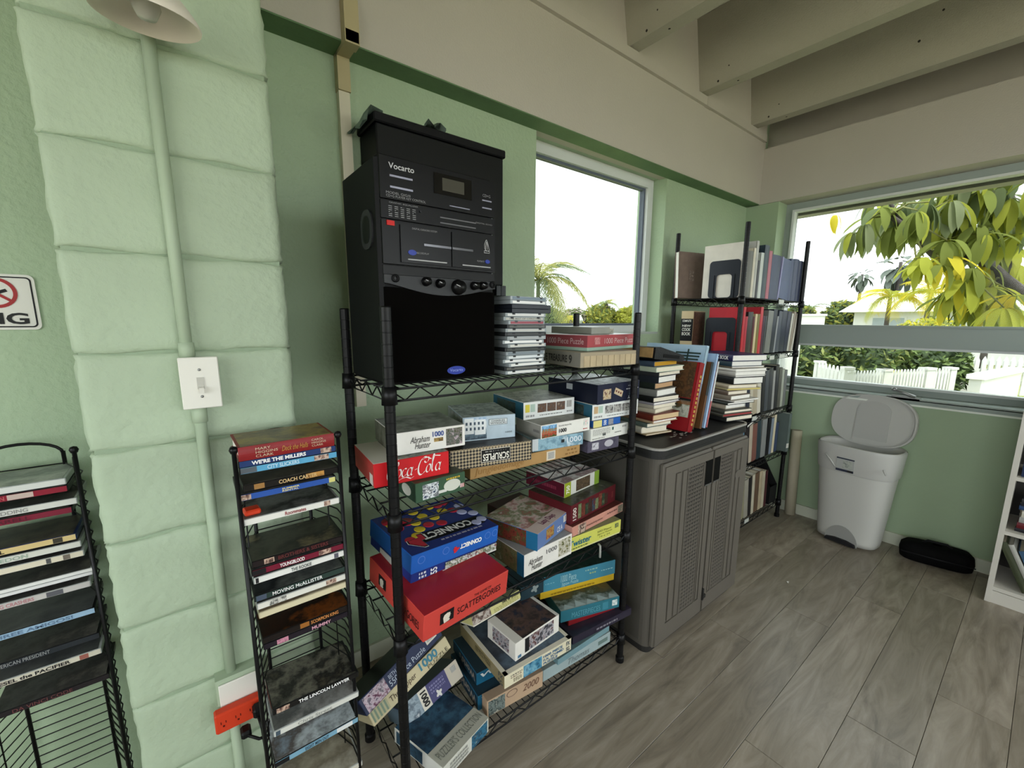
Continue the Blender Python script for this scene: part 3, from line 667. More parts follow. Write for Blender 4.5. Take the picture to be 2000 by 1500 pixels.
# ---------------------------------------------------------------- games and puzzles
#  key: x, y, z of the base centre, yaw, pitch, roll in degrees, width, depth, height
BX = {
    'treasure': (1.116, 1.013, 1.2000, -6.3, 0.0, -0.0, 0.249, 0.207, 0.049),
    'redpuz': (1.182, 1.062, 1.2497, 7.2, 0.0, -0.0, 0.321, 0.194, 0.051),
    'greybox': (1.174, 1.115, 1.3009, 1.2, -0.0, -0.0, 0.100, 0.202, 0.025),
    'green': (0.486, 0.982, 0.8979, 1.9, -0.0, 0.0, 0.144, 0.103, 0.053),
    'coke': (0.429, 1.043, 0.9515, -4.7, -0.0, -0.0, 0.192, 0.187, 0.061),
    'hunter1': (0.492, 1.062, 1.0133, -6.1, 0.0, -0.0, 0.192, 0.185, 0.058),
    'jungle': (0.829, 1.078, 0.8952, -2.8, -0.0, -0.0, 0.429, 0.200, 0.040),
    'scruples': (0.680, 1.017, 0.9364, -12.6, -0.0, -0.0, 0.252, 0.120, 0.059),
    'wysocki': (0.724, 1.109, 0.9961, -16.5, 0.0, 0.0, 0.164, 0.196, 0.072),
    'lblue': (0.952, 1.064, 0.9364, -10.0, -0.0, 0.0, 0.197, 0.200, 0.041),
    'beaut': (0.969, 1.031, 0.9778, -3.3, -0.0, -0.0, 0.212, 0.138, 0.045),
    'pic3a': (0.975, 1.145, 1.0233, -6.4, 0.0, 0.0, 0.213, 0.207, 0.059),
    'purple': (1.149, 1.049, 0.8949, -5.4, -0.0, 0.0, 0.151, 0.200, 0.041),
    'whitetxt': (1.171, 1.045, 0.9370, -2.3, -0.0, 0.0, 0.191, 0.200, 0.044),
    'blue500': (1.164, 1.052, 0.9815, -3.6, 0.0, 0.0, 0.137, 0.200, 0.024),
    'pic3b': (1.210, 1.040, 1.0064, -5.4, -0.0, 0.0, 0.228, 0.180, 0.056),
    'party': (1.209, 1.071, 1.0638, -1.2, 0.0, 0.0, 0.225, 0.256, 0.069),
    'scatter': (0.506, 1.002, 0.5986, 6.3, 7.1, 0.1, 0.274, 0.280, 0.076),
    'connect': (0.539, 1.087, 0.6710, 5.1, 3.3, 3.2, 0.294, 0.241, 0.079),
    'twister': (1.081, 1.029, 0.5630, -3.4, -0.0, -0.0, 0.296, 0.200, 0.055),
    'pink': (1.123, 1.047, 0.6189, 4.3, -0.0, -0.0, 0.301, 0.200, 0.036),
    'red1500': (1.114, 1.068, 0.6562, 7.4, -0.0, -0.0, 0.282, 0.200, 0.069),
    'g750': (1.107, 1.118, 0.7259, 6.5, 0.0, -0.0, 0.211, 0.190, 0.053),
    'hunter2': (0.865, 1.003, 0.5630, 2.0, -0.0, 0.0, 0.216, 0.149, 0.074),
    'lazy': (0.881, 1.051, 0.6373, 17.0, 0.0, -0.0, 0.219, 0.212, 0.058),
    'script': (1.020, 1.018, 0.1350, -3.5, -0.0, -0.0, 0.327, 0.200, 0.043),
    'lteal': (1.041, 1.014, 0.1788, -0.0, -0.0, 0.0, 0.270, 0.200, 0.022),
    'dpurple': (1.155, 1.040, 0.2013, -5.8, -0.0, -0.0, 0.299, 0.250, 0.030),
    'redthin': (1.147, 1.057, 0.2316, -11.8, -0.0, 0.0, 0.215, 0.200, 0.021),
    'masterp': (1.137, 1.039, 0.2534, -17.3, -0.0, 0.0, 0.253, 0.180, 0.047),
    'tealjig': (1.161, 1.136, 0.3008, -15.5, 0.0, 0.0, 0.339, 0.200, 0.090),
    'tan2000': (0.735, 0.943, 0.1350, -5.1, -0.0, 0.0, 0.213, 0.034, 0.058),
    'world1': (0.727, 1.066, 0.1351, -5.3, 0.0, 0.0, 0.200, 0.206, 0.052),
    'world2': (0.744, 1.089, 0.1878, -4.9, -0.0, -0.0, 0.200, 0.178, 0.043),
    'schmid': (0.816, 1.042, 0.2320, -2.4, -0.0, 0.0, 0.276, 0.284, 0.046),
    'village': (0.828, 1.007, 0.2792, 3.9, -0.0, 0.0, 0.203, 0.143, 0.065),
    'shells': (0.745, 1.120, 0.3461, 3.9, -20.9, -0.3, 0.209, 0.160, 0.033),
    'dteal': (0.929, 1.145, 0.3458, -6.4, -0.0, -0.0, 0.101, 0.150, 0.052),
    'purple1000': (0.509, 1.102, 0.1460, 3.6, -31.2, -9.5, 0.216, 0.130, 0.058),
    'lamp1000': (0.439, 1.098, 0.2522, 7.4, -29.4, -12.5, 0.288, 0.130, 0.041),
    'beth550': (0.413, 1.093, 0.3064, 9.1, -31.0, -13.6, 0.284, 0.130, 0.046),
    'puzzlers': (0.494, 0.977, 0.1233, 16.1, -1.2, 2.9, 0.190, 0.200, 0.048),
}
def stripes(name, c1, c2, scale):
    if name in MATS: return MATS[name]
    m = bpy.data.materials.new(name); m.use_nodes = True; n = m.node_tree.nodes; L = m.node_tree.links
    b = n['Principled BSDF']; tc = n.new('ShaderNodeTexCoord'); t = n.new('ShaderNodeTexWave'); t.inputs['Scale'].default_value = scale; t.inputs['Distortion'].default_value = 0
    t.inputs['Detail'].default_value = 0
    rp = n.new('ShaderNodeValToRGB'); rp.color_ramp.interpolation = 'CONSTANT'; rp.color_ramp.elements[0].color = (*lin(c1), 1); rp.color_ramp.elements[1].color = (*lin(c2), 1); rp.color_ramp.elements[1].position = .5
    L.new(tc.outputs['Object'], t.inputs[0]); L.new(t.outputs['Fac'], rp.inputs[0]); L.new(rp.outputs[0], b.inputs['Base Color'])
    MATS[name] = m; return m
BAR = stripes('barcode', (24, 24, 24), (224, 222, 214), 160)
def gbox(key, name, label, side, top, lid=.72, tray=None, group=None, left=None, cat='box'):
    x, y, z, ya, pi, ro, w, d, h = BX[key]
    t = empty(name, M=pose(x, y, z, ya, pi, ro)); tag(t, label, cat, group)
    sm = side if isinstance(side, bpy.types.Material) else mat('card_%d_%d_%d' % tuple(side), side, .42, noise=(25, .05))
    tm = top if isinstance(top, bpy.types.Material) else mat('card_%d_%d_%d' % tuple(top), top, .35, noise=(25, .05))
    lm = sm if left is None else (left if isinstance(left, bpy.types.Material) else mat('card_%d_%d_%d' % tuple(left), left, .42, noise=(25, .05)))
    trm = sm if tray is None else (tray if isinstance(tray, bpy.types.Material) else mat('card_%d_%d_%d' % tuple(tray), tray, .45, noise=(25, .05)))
    z0 = h * (1 - lid)
    mb = MB(); mb.cbox(w - .004, d - .004, h * .9, .0012); mb.build('tray', trm, t)
    mb = MB(); mb.use(sm).cbox(w, d, h - z0, .0014, z=z0)
    mb.mats = [sm, tm, lm]; f0 = mb.f
    mb.mi = []
    for f in mb.f:
        c = [sum(mb.v[i][k] for i in f) / len(f) for k in range(3)]
        mb.mi.append(1 if c[2] > h - 1e-5 else (2 if abs(c[0]) > w / 2 - 1e-5 else 0))
    mb.build('lid', None, t)
    return t, (w, d, h)

def fine(parent, dims, face, u0, v0, u1, v1, col, rows=1):
    """print too small to read: broken lines"""
    O, U, V_, N_, su, sv = frame(face, *dims); mb = MB(); r_ = random.Random(int(u0 * 997 + v0 * 313))
    for k in range(rows):
        a0 = v0 + (v1 - v0) * (k + .2) / rows; a1 = v0 + (v1 - v0) * (k + .8) / rows; u = u0
        while u < u1 - .01:
            e = min(u1, u + r_.uniform(.02, .07) * (u1 - u0 + .3)); 
            P_ = [O + U * su * a + V_ * sv * b + N_ * .0012 for a, b in ((u, a0), (e, a0), (e, a1), (u, a1))]
            mb.add(P_, [(0, 1, 2, 3)]); u = e + .012
    mb.build('small_print', ink(col), parent)
G1, G2, G3, G4 = 'games on the top shelf of the wire unit', 'games on the second shelf of the wire unit', 'games on the third shelf of the wire unit', 'games on the bottom shelf of the wire unit'
NAT = [(40, 48, 34), (84, 96, 58), (130, 128, 92), (170, 140, 110), (206, 198, 190), (110, 130, 120)]
# --- top shelf
t, D = gbox('treasure', 'book_box', 'tan boxed set printed like a row of books beneath the red puzzle', (158, 146, 122), (150, 140, 120), lid=1, group=G1, left=(132, 128, 118))
text(t, D, 'l', .10, .25, .68, .75, 'E TREASURE', (56, 54, 50), bold=.03); text(t, D, 'l', .72, .2, .80, .8, '9', (56, 54, 50), bold=.03)
for k in range(9): panel(t, D, 'f', .055 + k * .105, .06, .15 + k * .105, .76, mat('mock_spine', (178, 160, 128), .4, noise=(30, .1)), 'mock_spine', 0, .0015)
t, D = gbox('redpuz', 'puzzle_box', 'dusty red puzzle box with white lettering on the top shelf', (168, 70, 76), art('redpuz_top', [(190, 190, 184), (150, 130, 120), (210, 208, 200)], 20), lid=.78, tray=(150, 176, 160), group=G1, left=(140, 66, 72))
text(t, D, 'f', .30, .42, .94, .78, '1000 Piece Puzzle', (214, 180, 180)); text(t, D, 'l', .12, .42, .92, .80, '1000 Piece Puzzle', (206, 176, 176))
panel(t, D, 'f', .12, .4, .22, .85, art('redpuz_fig', [(168, 70, 76), (200, 140, 140), (150, 60, 66)], 80), 'picture', 0, .0008)
t, D = gbox('greybox', 'flat_box', 'flat grey cardboard box lying on the red puzzle box', (150, 152, 142), (205, 206, 200), lid=1, group=G1)
mb = MB(); mb.cbox(.07, .12, .018, .001); o = mb.build('card_pack', art('card_pack_print', [(150, 166, 140), (190, 186, 170), (120, 130, 120)], 40), None, None, pose(1.262, 1.115, 1.3015, 1)); tag(o, 'small greenish pack beside the flat grey box on the red puzzle', 'pack')
# --- second shelf
t, D = gbox('coke', 'puzzle_box', 'red box with large white script lettering at the open end of the second shelf', (196, 30, 36), art('coke_top', [(60, 90, 70), (120, 120, 100), (40, 60, 50), (150, 150, 140)], 22), lid=.98, group=G2, left=(176, 58, 54))
panel(t, D, 't', .0, .0, .32, 1, (212, 206, 196), 'border', 0, .0006)
COKE = (t, D)
t, D = gbox('hunter1', 'puzzle_box', 'white thousand piece puzzle box lying on the red script box', (224, 221, 214), art('hunter1_top', [(70, 74, 66), (110, 112, 104), (150, 150, 146), (90, 94, 88)], 18), lid=1, group=G2, left=art('hunter1_left', [(60, 62, 50), (110, 110, 96), (150, 146, 136)], 30))
text(t, D, 'f', .52, .62, .68, .86, '1000', (44, 72, 140), bold=.02)
panel(t, D, 'f', .54, .38, .67, .55, art('gold_medal', [(120, 96, 50), (180, 150, 90), (90, 70, 40)], 60), 'picture', 0, .0008)
panel(t, D, 'f', .715, .12, .955, .90, art('cottage_print', [(30, 40, 24), (70, 84, 50), (120, 110, 110), (60, 80, 60), (190, 170, 180), (90, 110, 70)], 70, seed=3), 'picture', 0, .0008)
text(t, D, 'f', .21, .46, .48, .74, 'Abraham', (40, 38, 40), shear=.4); text(t, D, 'f', .27, .18, .49, .46, 'Hunter', (40, 38, 40), shear=.4)
t, D = gbox('jungle', 'game_box', 'long flat tan wooden game box under the chequered box', mat('tan_wood_print', (172, 136, 86), .5, noise=(14, .12)), (120, 104, 80), lid=.95, group=G2)
text(t, D, 'f', .03, .15, .44, .80, 'Jungledomage', (150, 112, 62), shear=.2); fine(t, D, 'f', .86, .5, .97, .75, (140, 104, 58), 1); fine(t, D, 'f', .84, .2, .98, .42, (140, 104, 58), 1)
panel(t, D, 'f', .655, .12, .74, .86, (216, 206, 186), 'barcode_label', 0, .0008); panel(t, D, 'f', .668, .22, .728, .78, BAR, 'barcode', .0008, .0006)
t, D = gbox('scruples', 'game_box', 'black and tan chequered game box lying upside down on the tan box', checker('chequer_print', (22, 20, 18), (168, 152, 122), 150), (40, 34, 30), lid=1, group=G2)
panel(t, D, 'f', .36, .22, .72, .86, (206, 200, 186), 'nameplate_border', 0, .0008); panel(t, D, 'f', .365, .25, .715, .83, (18, 18, 18), 'nameplate', .0004, .0008)
text(t, D, 'f', .38, .30, .70, .64, 'SCRUPLES', (226, 222, 210), rot=180, bold=.02, off=.0022); fine(t, D, 'f', .41, .70, .67, .78, (200, 196, 186), 1)
t, D = gbox('wysocki', 'puzzle_box', 'pale blue puzzle box showing white townhouses beside the white puzzle', mat('paleblue_card', (176, 192, 202), .4, noise=(40, .08)), art('wysocki_top', [(120, 130, 130), (170, 178, 176), (98, 106, 106), (190, 196, 194)], 30), lid=1, group=G2, left=art('wysocki_left', [(100, 106, 104), (150, 156, 152), (180, 180, 176)], 30))
panel(t, D, 'f', .02, .06, .44, .97, art('townhouse_print', [(52, 66, 78), (110, 130, 142), (196, 208, 214), (226, 230, 230), (150, 176, 200)], 6, .25, 2), 'picture', 0, .0007)
HOUSEW = (228, 232, 232)
for u0, v0, u1, v1 in ((.03, .30, .20, .95), (.22, .25, .42, .88)): panel(t, D, 'f', u0, v0, u1, v1, mat('print_house_white', HOUSEW, .45), 'printed_house', .0007, .0004)
for k in range(10): panel(t, D, 'f', .05 + (k % 5) * .075, .45 + (k // 5) * .22, .085 + (k % 5) * .075, .57 + (k // 5) * .22, (70, 86, 100), 'printed_window', .0011, .0003)
panel(t, D, 'f', .48, .60, .84, .86, (120, 130, 130), 'title_border', 0, .0007); panel(t, D, 'f', .49, .62, .83, .84, (206, 212, 212), 'title_plate', .0004, .0007)
text(t, D, 'f', .53, .74, .79, .82, 'CHARLES', (50, 56, 60), off=.002); text(t, D, 'f', .51, .64, .81, .72, 'WYSOCKI', (50, 56, 60), off=.002); text(t, D, 'f', .80, .22, .93, .29, '1000', (96, 104, 108))
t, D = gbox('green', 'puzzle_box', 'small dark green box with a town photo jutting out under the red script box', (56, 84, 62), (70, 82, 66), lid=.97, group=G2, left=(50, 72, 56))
panel(t, D, 'f', .13, .12, .44, .85, art('snow_town_print', [(20, 26, 40), (40, 56, 84), (226, 230, 232), (40, 50, 60), (240, 240, 240), (60, 90, 130)], 60, seed=9), 'picture', 0, .0008)
mb = MB(); mb.prism(circ(.0155, 28, 1.6), 0, .0008, M=Matrix.Translation((D[0] * .22, -D[1] / 2, D[2] * .48)) @ FLAT); mb.build('oval_label', mat('oval_paper', (200, 202, 190), .4), t)
mb = MB(); mb.prism(circ(.0155, 28, 1.6), 0, .0008, M=Matrix.Translation((-D[0] / 2, .0, D[2] * .45)) @ Matrix.Rotation(R(-90), 4, 'Z') @ FLAT); mb.build('oval_label', mat('oval_paper', (200, 202, 190), .4), t)
fine(t, D, 'f', .60, .76, .88, .90, (196, 170, 60), 1); panel(t, D, 'f', .44, .22, .60, .36, (206, 206, 200), 'sticker', 0, .001)
panel(t, D, 'f', .885, .22, .975, .42, stripes('flag_print', (170, 60, 60), (214, 212, 210), 70), 'flag', 0, .0008)
t, D = gbox('lblue', 'puzzle_box', 'torn light blue thousand piece puzzle box under two white ones', art('lblue_print', [(120, 160, 178), (150, 184, 198), (104, 140, 158), (190, 206, 212)], 26), (120, 130, 130), lid=1, group=G2)
text(t, D, 'f', .66, .36, .96, .80, '1000', (228, 234, 238)); panel(t, D, 'f', -.01, .1, .10, 1.02, (206, 212, 214), 'torn_corner', 0, .0012)
panel(t, D, 'f', .55, .42, .61, .68, (34, 40, 44), 'printed_cat', 0, .0008)
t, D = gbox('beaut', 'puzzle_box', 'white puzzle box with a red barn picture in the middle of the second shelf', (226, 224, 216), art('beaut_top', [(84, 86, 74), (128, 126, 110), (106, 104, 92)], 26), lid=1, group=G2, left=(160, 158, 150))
panel(t, D, 'f', .015, .06, .30, .94, art('barn_print', [(60, 90, 50), (150, 66, 48), (186, 84, 60), (120, 130, 90), (96, 150, 200), (150, 190, 220)], 7, .7, 2), 'picture', 0, .0008)
text(t, D, 'f', .34, .66, .60, .82, 'Beautiful Nature Bay', (90, 90, 90)); text(t, D, 'f', .345, .24, .50, .54, '1000', (36, 36, 36), bold=.03); panel(t, D, 'f', .86, .45, .95, .92, art('swirl_print', [(206, 110, 120), (226, 224, 216), (120, 160, 150)], 60), 'logo', 0, .0008); fine(t, D, 'f', .85, .14, .96, .26, (180, 60, 60), 1); fine(t, D, 'l', .72, .35, .95, .65, (110, 110, 108), 1)
for key, lab in (('pic3a', 'white puzzle box with three small pictures atop the middle stack'), ('pic3b', 'white puzzle box with three small pictures under the navy card box')):
    t, D = gbox(key, 'puzzle_box', lab, (222, 224, 220), art(key + '_top', [(130, 134, 124), (180, 180, 170), (96, 96, 86), (206, 204, 196)], 24, seed=4), lid=1, group=G2, left=(40, 92, 112))
    for k in range(3): panel(t, D, 'f', .26 + k * .185, .34, .43 + k * .185, .84, art(key + '_mini%d' % k, [(60, 40, 34), (110, 80, 60), (80, 70, 66), (150, 130, 110)] if key == 'pic3a' else [(40, 40, 42), (110, 108, 106), (180, 178, 172), (60, 66, 60)], 80, seed=k), 'picture', 0, .0008)
    panel(t, D, 'f', .03, .42, .11, .86, (206, 190, 70) if key == 'pic3a' else (190, 160, 120), 'logo', 0, .0008); panel(t, D, 'f', .125, .42, .21, .86, (170, 190, 176), 'age_mark', 0, .0008)
    panel(t, D, 'f', .84, .45, .94, .85, BAR, 'barcode', 0, .0008); fine(t, D, 'f', .30, .14, .74, .22, (120, 124, 122), 1); fine(t, D, 'f', .04, .1, .2, .3, (150, 150, 150), 1); fine(t, D, 'f', .84, .14, .95, .28, (130, 130, 130), 1)
    panel(t, D, 'l', .15, .15, .75, .85, art(key + '_side', [(30, 60, 76), (60, 76, 70), (40, 50, 50), (96, 96, 80)], 40), 'picture', 0, .0008)
t, D = gbox('purple', 'puzzle_box', 'dark purple puzzle box lowest in the end stack of the second shelf', art('purple_print', [(56, 52, 66), (84, 80, 96), (70, 64, 80)], 30), (60, 58, 66), lid=1, group=G2)
mb = MB(); mb.prism(circ(.0125, 28, 1.7), 0, .0008, M=Matrix.Translation((.025, -D[1] / 2, D[2] * .55)) @ FLAT); mb.build('oval_label', mat('oval_grey', (176, 174, 180), .4), t)
panel(t, D, 'f', .13, .2, .34, .8, art('purple_fig', [(70, 64, 80), (206, 204, 210), (60, 56, 70)], 70), 'picture', 0, .0008)
t, D = gbox('whitetxt', 'puzzle_box', 'white box printed with fine grey text in the end stack', (220, 220, 212), (180, 180, 172), lid=1, group=G2)
for k in range(6): fine(t, D, 'f', .04, .84 - k * .085, .50, .90 - k * .085, (150, 150, 144), 1)
fine(t, D, 'f', .03, .13, .36, .20, (40, 40, 40), 1); panel(t, D, 'f', .30, .3, .38, .5, (70, 76, 74), 'stamp', 0, .0008); panel(t, D, 'f', .55, .62, .59, .86, (50, 90, 80), 'mark', 0, .0008); panel(t, D, 'f', .84, .68, .95, .84, BAR, 'barcode', 0, .0008); fine(t, D, 'f', .62, .30, .80, .44, (120, 120, 116), 1)
t, D = gbox('blue500', 'puzzle_box', 'thin blue and yellow puzzle box in the end stack of the second shelf', (38, 92, 168), (120, 130, 140), lid=1, group=G2)
panel(t, D, 'f', 0, 0, .30, 1, (214, 204, 132), 'yellow_end', 0, .0008); text(t, D, 'f', .36, .15, .46, .92, '500', (232, 234, 236), rot=90, bold=.02); panel(t, D, 'f', .54, .05, .72, .95, art('blue500_pic', [(90, 96, 110), (150, 150, 156), (60, 80, 110)], 60), 'picture', 0, .0008)
t, D = gbox('party', 'card_game_box', 'navy card game box upside down on top of the end stack', (26, 30, 52), art('party_top', [(150, 156, 160), (214, 218, 220), (120, 124, 128), (236, 238, 238)], 30), lid=1, group=G2, left=(22, 26, 42))
text(t, D, 'f', .70, .10, .93, .25, 'PARTY', (226, 228, 230), rot=180, bold=.03); text(t, D, 'f', .73, .30, .92, .40, 'CARDS', (50, 110, 110), rot=180); fine(t, D, 'f', .66, .58, .96, .66, (206, 208, 212), 1); fine(t, D, 'f', .70, .76, .94, .82, (170, 172, 178), 1)
mb = MB(); mb.box(-.022, .022, -D[1] / 2 - .0012, -D[1] / 2, -.011, .011, M=Matrix.Translation((-.005, 0, D[2] * .50)) @ Matrix.Rotation(R(22), 4, 'Y')); mb.build('printed_card', mat('printed_card', (196, 176, 146), .4), t)
for k in range(3):
    mb = MB(); mb.prism(circ(.0035, 14), 0, .0004, M=Matrix.Translation((-.018 + k * .012, -D[1] / 2 - .0012, D[2] * (.58 - k * .07))) @ FLAT); mb.build('card_pip', ink((96, 24, 26)), t)
panel(t, D, 'f', .12, .22, .30, .74, art('party_figures', [(26, 30, 52), (180, 150, 110), (206, 190, 160), (110, 70, 60), (26, 30, 52)], 70), 'picture', 0, .0008); panel(t, D, 'l', .40, .55, .52, .85, (176, 180, 184), 'barcode_label', 0, .0008)
# --- third shelf
t, D = gbox('scatter', 'game_box', 'coral red game box tilting forward under the blue checker game', (196, 66, 58), mat('coral_top', (150, 36, 44), .3, noise=(4, .12)), lid=1, group=G3)
text(t, D, 'f', .36, .34, .90, .60, 'SCATTERGORIES', (30, 22, 26)); text(t, D, 'f', .555, .68, .77, .78, 'THE GAME OF', (40, 24, 26)); text(t, D, 'l', .48, .3, .93, .6, 'SCATTERGORIES', (30, 22, 26))
for face, u0, u1 in (('f', .17, .32), ('l', .20, .34)):
    panel(t, D, face, u0, .30, u1, .74, (18, 16, 18), 'face_emblem', 0, .0008)
    O, U, V_, N_, su, sv = frame(face, *D)
    prof = [(.28, .0), (.24, .25), (.2, .55), (.28, .8), (.5, .9), (.72, .82), (.70, .66), (.78, .62), (.68, .54), (.74, .47), (.64, .43), (.70, .36), (.60, .30), (.70, .20), (.66, .06)]
    vs = [O + U * su * (u0 + (u1 - u0) * a) + V_ * sv * (.31 + .40 * b) + N_ * .0016 for a, b in prof]
    mb = MB(); mb.add(vs, [tuple(range(len(vs)))]); mb.build('face_profile', ink((214, 206, 190)), t)
t, D = gbox('connect', 'game_box', 'blue checker dropping game box lying on the coral red one', (34, 92, 176), mat('connect_top', (34, 46, 112), .25, noise=(6, .1)), lid=.66, tray=(34, 50, 120), group=G3, left=(30, 84, 150))
panel(t, D, 'f', .36, .02, .985, .30, art('connect_photos', [(150, 60, 70), (206, 190, 180), (60, 80, 40), (220, 220, 216), (70, 40, 50), (190, 120, 100)], 60, seed=2), 'picture', 0, .0024)
panel(t, D, 'f', .33, .0, .985, .05, (220, 220, 216), 'white_strip', .001, .0022)
mb = MB(); rr_ = random.Random(3)
CY = mat('print_yellow', (206, 182, 50), .3); CR = mat('print_red', (176, 40, 58), .3); CW = mat('print_lilac', (176, 180, 214), .3)
for m_, nm, spots in ((CY, 'yellow_checkers', [(.33, .62), (.46, .73), (.55, .62), (.42, .88), (.62, .90), (.70, .72), (.30, .46), (.22, .35)]), (CR, 'red_checkers', [(.55, .45), (.42, .50), (.72, .88), (.82, .90), (.80, .66), (.13, .30)]), (CW, 'lilac_checkers', [(.86, .55), (.92, .72), (.95, .45), (.94, .26), (.85, .22)])):
    mb = MB()
    for a, b in spots:
        mb.lathe([(0, 0), (.0165, 0), (.0165, .0006), (.013, .0010), (0, .0010)], 18, M=Matrix.Translation((-D[0] / 2 + D[0] * a, -D[1] / 2 + D[1] * b, D[2])))
    mb.build(nm, m_, t)
mb = MB()
for a, b, s_ in ((.15, .80, .03), (.27, .70, .024), (.12, .62, .022)): mb.lathe([(0, 0), (s_, 0), (s_, .0006), (0, .0008)], 20, M=Matrix.Translation((-D[0] / 2 + D[0] * a, -D[1] / 2 + D[1] * b, D[2])))
mb.build('large_red_checkers', CR, t)
panel(t, D, 't', .20, .16, .93, .36, (14, 14, 22), 'title_bar', 0, .0007); text(t, D, 't', .24, .20, .80, .33, 'CONNECT', (226, 226, 222), rot=180, bold=.03, off=.0016)
fine(t, D, 't', .36, .08, .86, .13, (150, 150, 176), 1)
for sc_, m_, o_ in ((1.22, ink((230, 230, 230)), .0010), (1.14, ink((14, 14, 22)), .0013), (1.0, CR, .0016)):
    fig = [(-.5, -.5), (-.2, -.5), (-.2, -.25), (.45, -.25), (.5, 0), (.0, .5), (-.2, .5), (-.2, 0), (-.5, 0)]
    vs = [(-D[0] / 2 + D[0] * .17 - .05 * sc_ * a, -D[1] / 2 + D[1] * .22 - .06 * sc_ * b, D[2] + o_) for a, b in fig]
    mb = MB(); mb.add(vs, [tuple(range(len(vs)))]); mb.build('figure_four', m_, t)
text(t, D, 'f', .52, .62, .78, .80, 'CONNECT', (236, 236, 232), rot=180, bold=.05, off=.0016); text(t, D, 'f', .44, .55, .51, .78, '4', (196, 40, 50), rot=180, bold=.08, off=.0018)
for u in (.10, .36, .86, .955):
    mb = MB(); rim(mb, circ(.011, 20), circ(.009, 20), 0, .0006, Matrix.Translation((-D[0] / 2 + D[0] * u, -D[1] / 2, D[2] * .75)) @ FLAT); mb.build('printed_ring', mat('ring_blue', (84, 120, 196), .3), t)
text(t, D, 'f', .20, .06, .27, .30, '55', (226, 228, 230), rot=90, bold=.02); fine(t, D, 'f', .08, .06, .16, .32, (206, 210, 216), 2); text(t, D, 'l', .55, .55, .80, .75, 'CONNECT', (220, 222, 220), rot=180, bold=.04); panel(t, D, 'l', .30, .02, .58, .30, (206, 206, 200), 'label', 0, .0024); panel(t, D, 't', .06, .55, .14, .75, CY, 'yellow_blob', 0, .0008)
t, D = gbox('twister', 'puzzle_box', 'lemon yellow and teal puzzle box at the end of the third shelf', (196, 196, 92), (120, 130, 90), lid=.9, tray=(206, 204, 150), group=G3, left=(30, 90, 110))
panel(t, D, 'f', 0, 0, .10, .9, (36, 100, 122), 'teal_end', 0, .0012); text(t, D, 'f', .13, .38, .48, .78, 'Twister', (24, 96, 120), bold=.02, shear=.12); fine(t, D, 'f', .15, .18, .42, .28, (70, 90, 60), 1)
text(t, D, 'f', .58, .66, .82, .80, '500 Piece', (120, 124, 60)); text(t, D, 'f', .58, .46, .84, .60, 'Jigsaw Puzzle', (120, 124, 60)); text(t, D, 'f', .62, .28, .80, .40, '18 x 24', (120, 124, 60)); panel(t, D, 'f', .89, .55, .95, .85, art('bird_mark', [(196, 196, 92), (60, 80, 50), (220, 220, 190)], 90), 'logo', 0, .0012)
t, D = gbox('pink', 'puzzle_box', 'pale pink open puzzle tray resting on the lemon yellow box', (196, 140, 124), (96, 50, 44), lid=1, group=G3)
text(t, D, 'f', .26, .30, .56, .58, 'Interlocking pieces', (60, 40, 40)); fine(t, D, 'f', .66, .50, .88, .75, (120, 80, 74), 1); panel(t, D, 'f', .89, .12, .99, .9, art('pink_badge', [(60, 56, 50), (150, 140, 120), (40, 38, 36)], 90), 'badge', 0, .0008); panel(t, D, 'f', .10, .0, .24, .95, art('pink_faces', [(196, 140, 124), (40, 34, 36), (206, 180, 160), (90, 60, 60)], 80), 'picture', 0, .0008)
t, D = gbox('red1500', 'puzzle_box', 'maroon puzzle box picturing bookshelves on the pink tray', (88, 26, 32), art('red1500_top', [(30, 30, 24), (70, 74, 54), (46, 44, 34), (110, 110, 96)], 20), lid=1, group=G3)
for k in range(9): panel(t, D, 'f', .14 + k * .075, .14, .205 + k * .075, .90 - .08 * (k % 3), art('shelfbook%d' % (k % 5), [[(130, 150, 110), (90, 100, 70), (170, 170, 130)], [(130, 70, 56), (90, 40, 34), (160, 110, 80)], [(60, 84, 60), (40, 50, 40), (96, 110, 80)], [(30, 26, 24), (70, 50, 40), (20, 20, 22)], [(80, 120, 140), (40, 50, 60), (150, 50, 40)]][k % 5], 60, seed=k), 'picture', 0, .0008)
text(t, D, 'f', .03, .16, .10, .82, '1500', (214, 206, 196), rot=90, bold=.02); fine(t, D, 'f', .90, .2, .95, .8, (130, 60, 60), 1)
t, D = gbox('g750', 'puzzle_box', 'white and lime green puzzle box topmost in the end stack of the third shelf', (206, 206, 196), art('g750_top', [(206, 200, 196), (232, 230, 228), (150, 120, 120), (220, 206, 206)], 14), lid=1, group=G3, left=(86, 22, 40))
panel(t, D, 'f', 0, 0, .17, 1, (146, 160, 40), 'lime_end', 0, .0008); text(t, D, 'f', .04, .22, .13, .80, '750', (236, 236, 220), rot=90, bold=.02, off=.0018); panel(t, D, 'f', .32, .12, .72, .92, art('g750_pic', [(40, 34, 28), (96, 80, 60), (60, 50, 40), (130, 110, 90)], 70), 'picture', 0, .0008); panel(t, D, 'f', .86, 0, 1, 1, (120, 150, 50), 'green_edge', 0, .0008); fine(t, D, 'l', .2, .3, .8, .7, (130, 50, 70), 1)
t, D = gbox('hunter2', 'puzzle_box', 'white puzzle box with script signature under the pink titled puzzle', (222, 219, 212), (150, 150, 146), lid=1, group=G3, left=art('hunter2_left', [(60, 56, 40), (130, 110, 80), (90, 96, 60), (180, 170, 150)], 30))
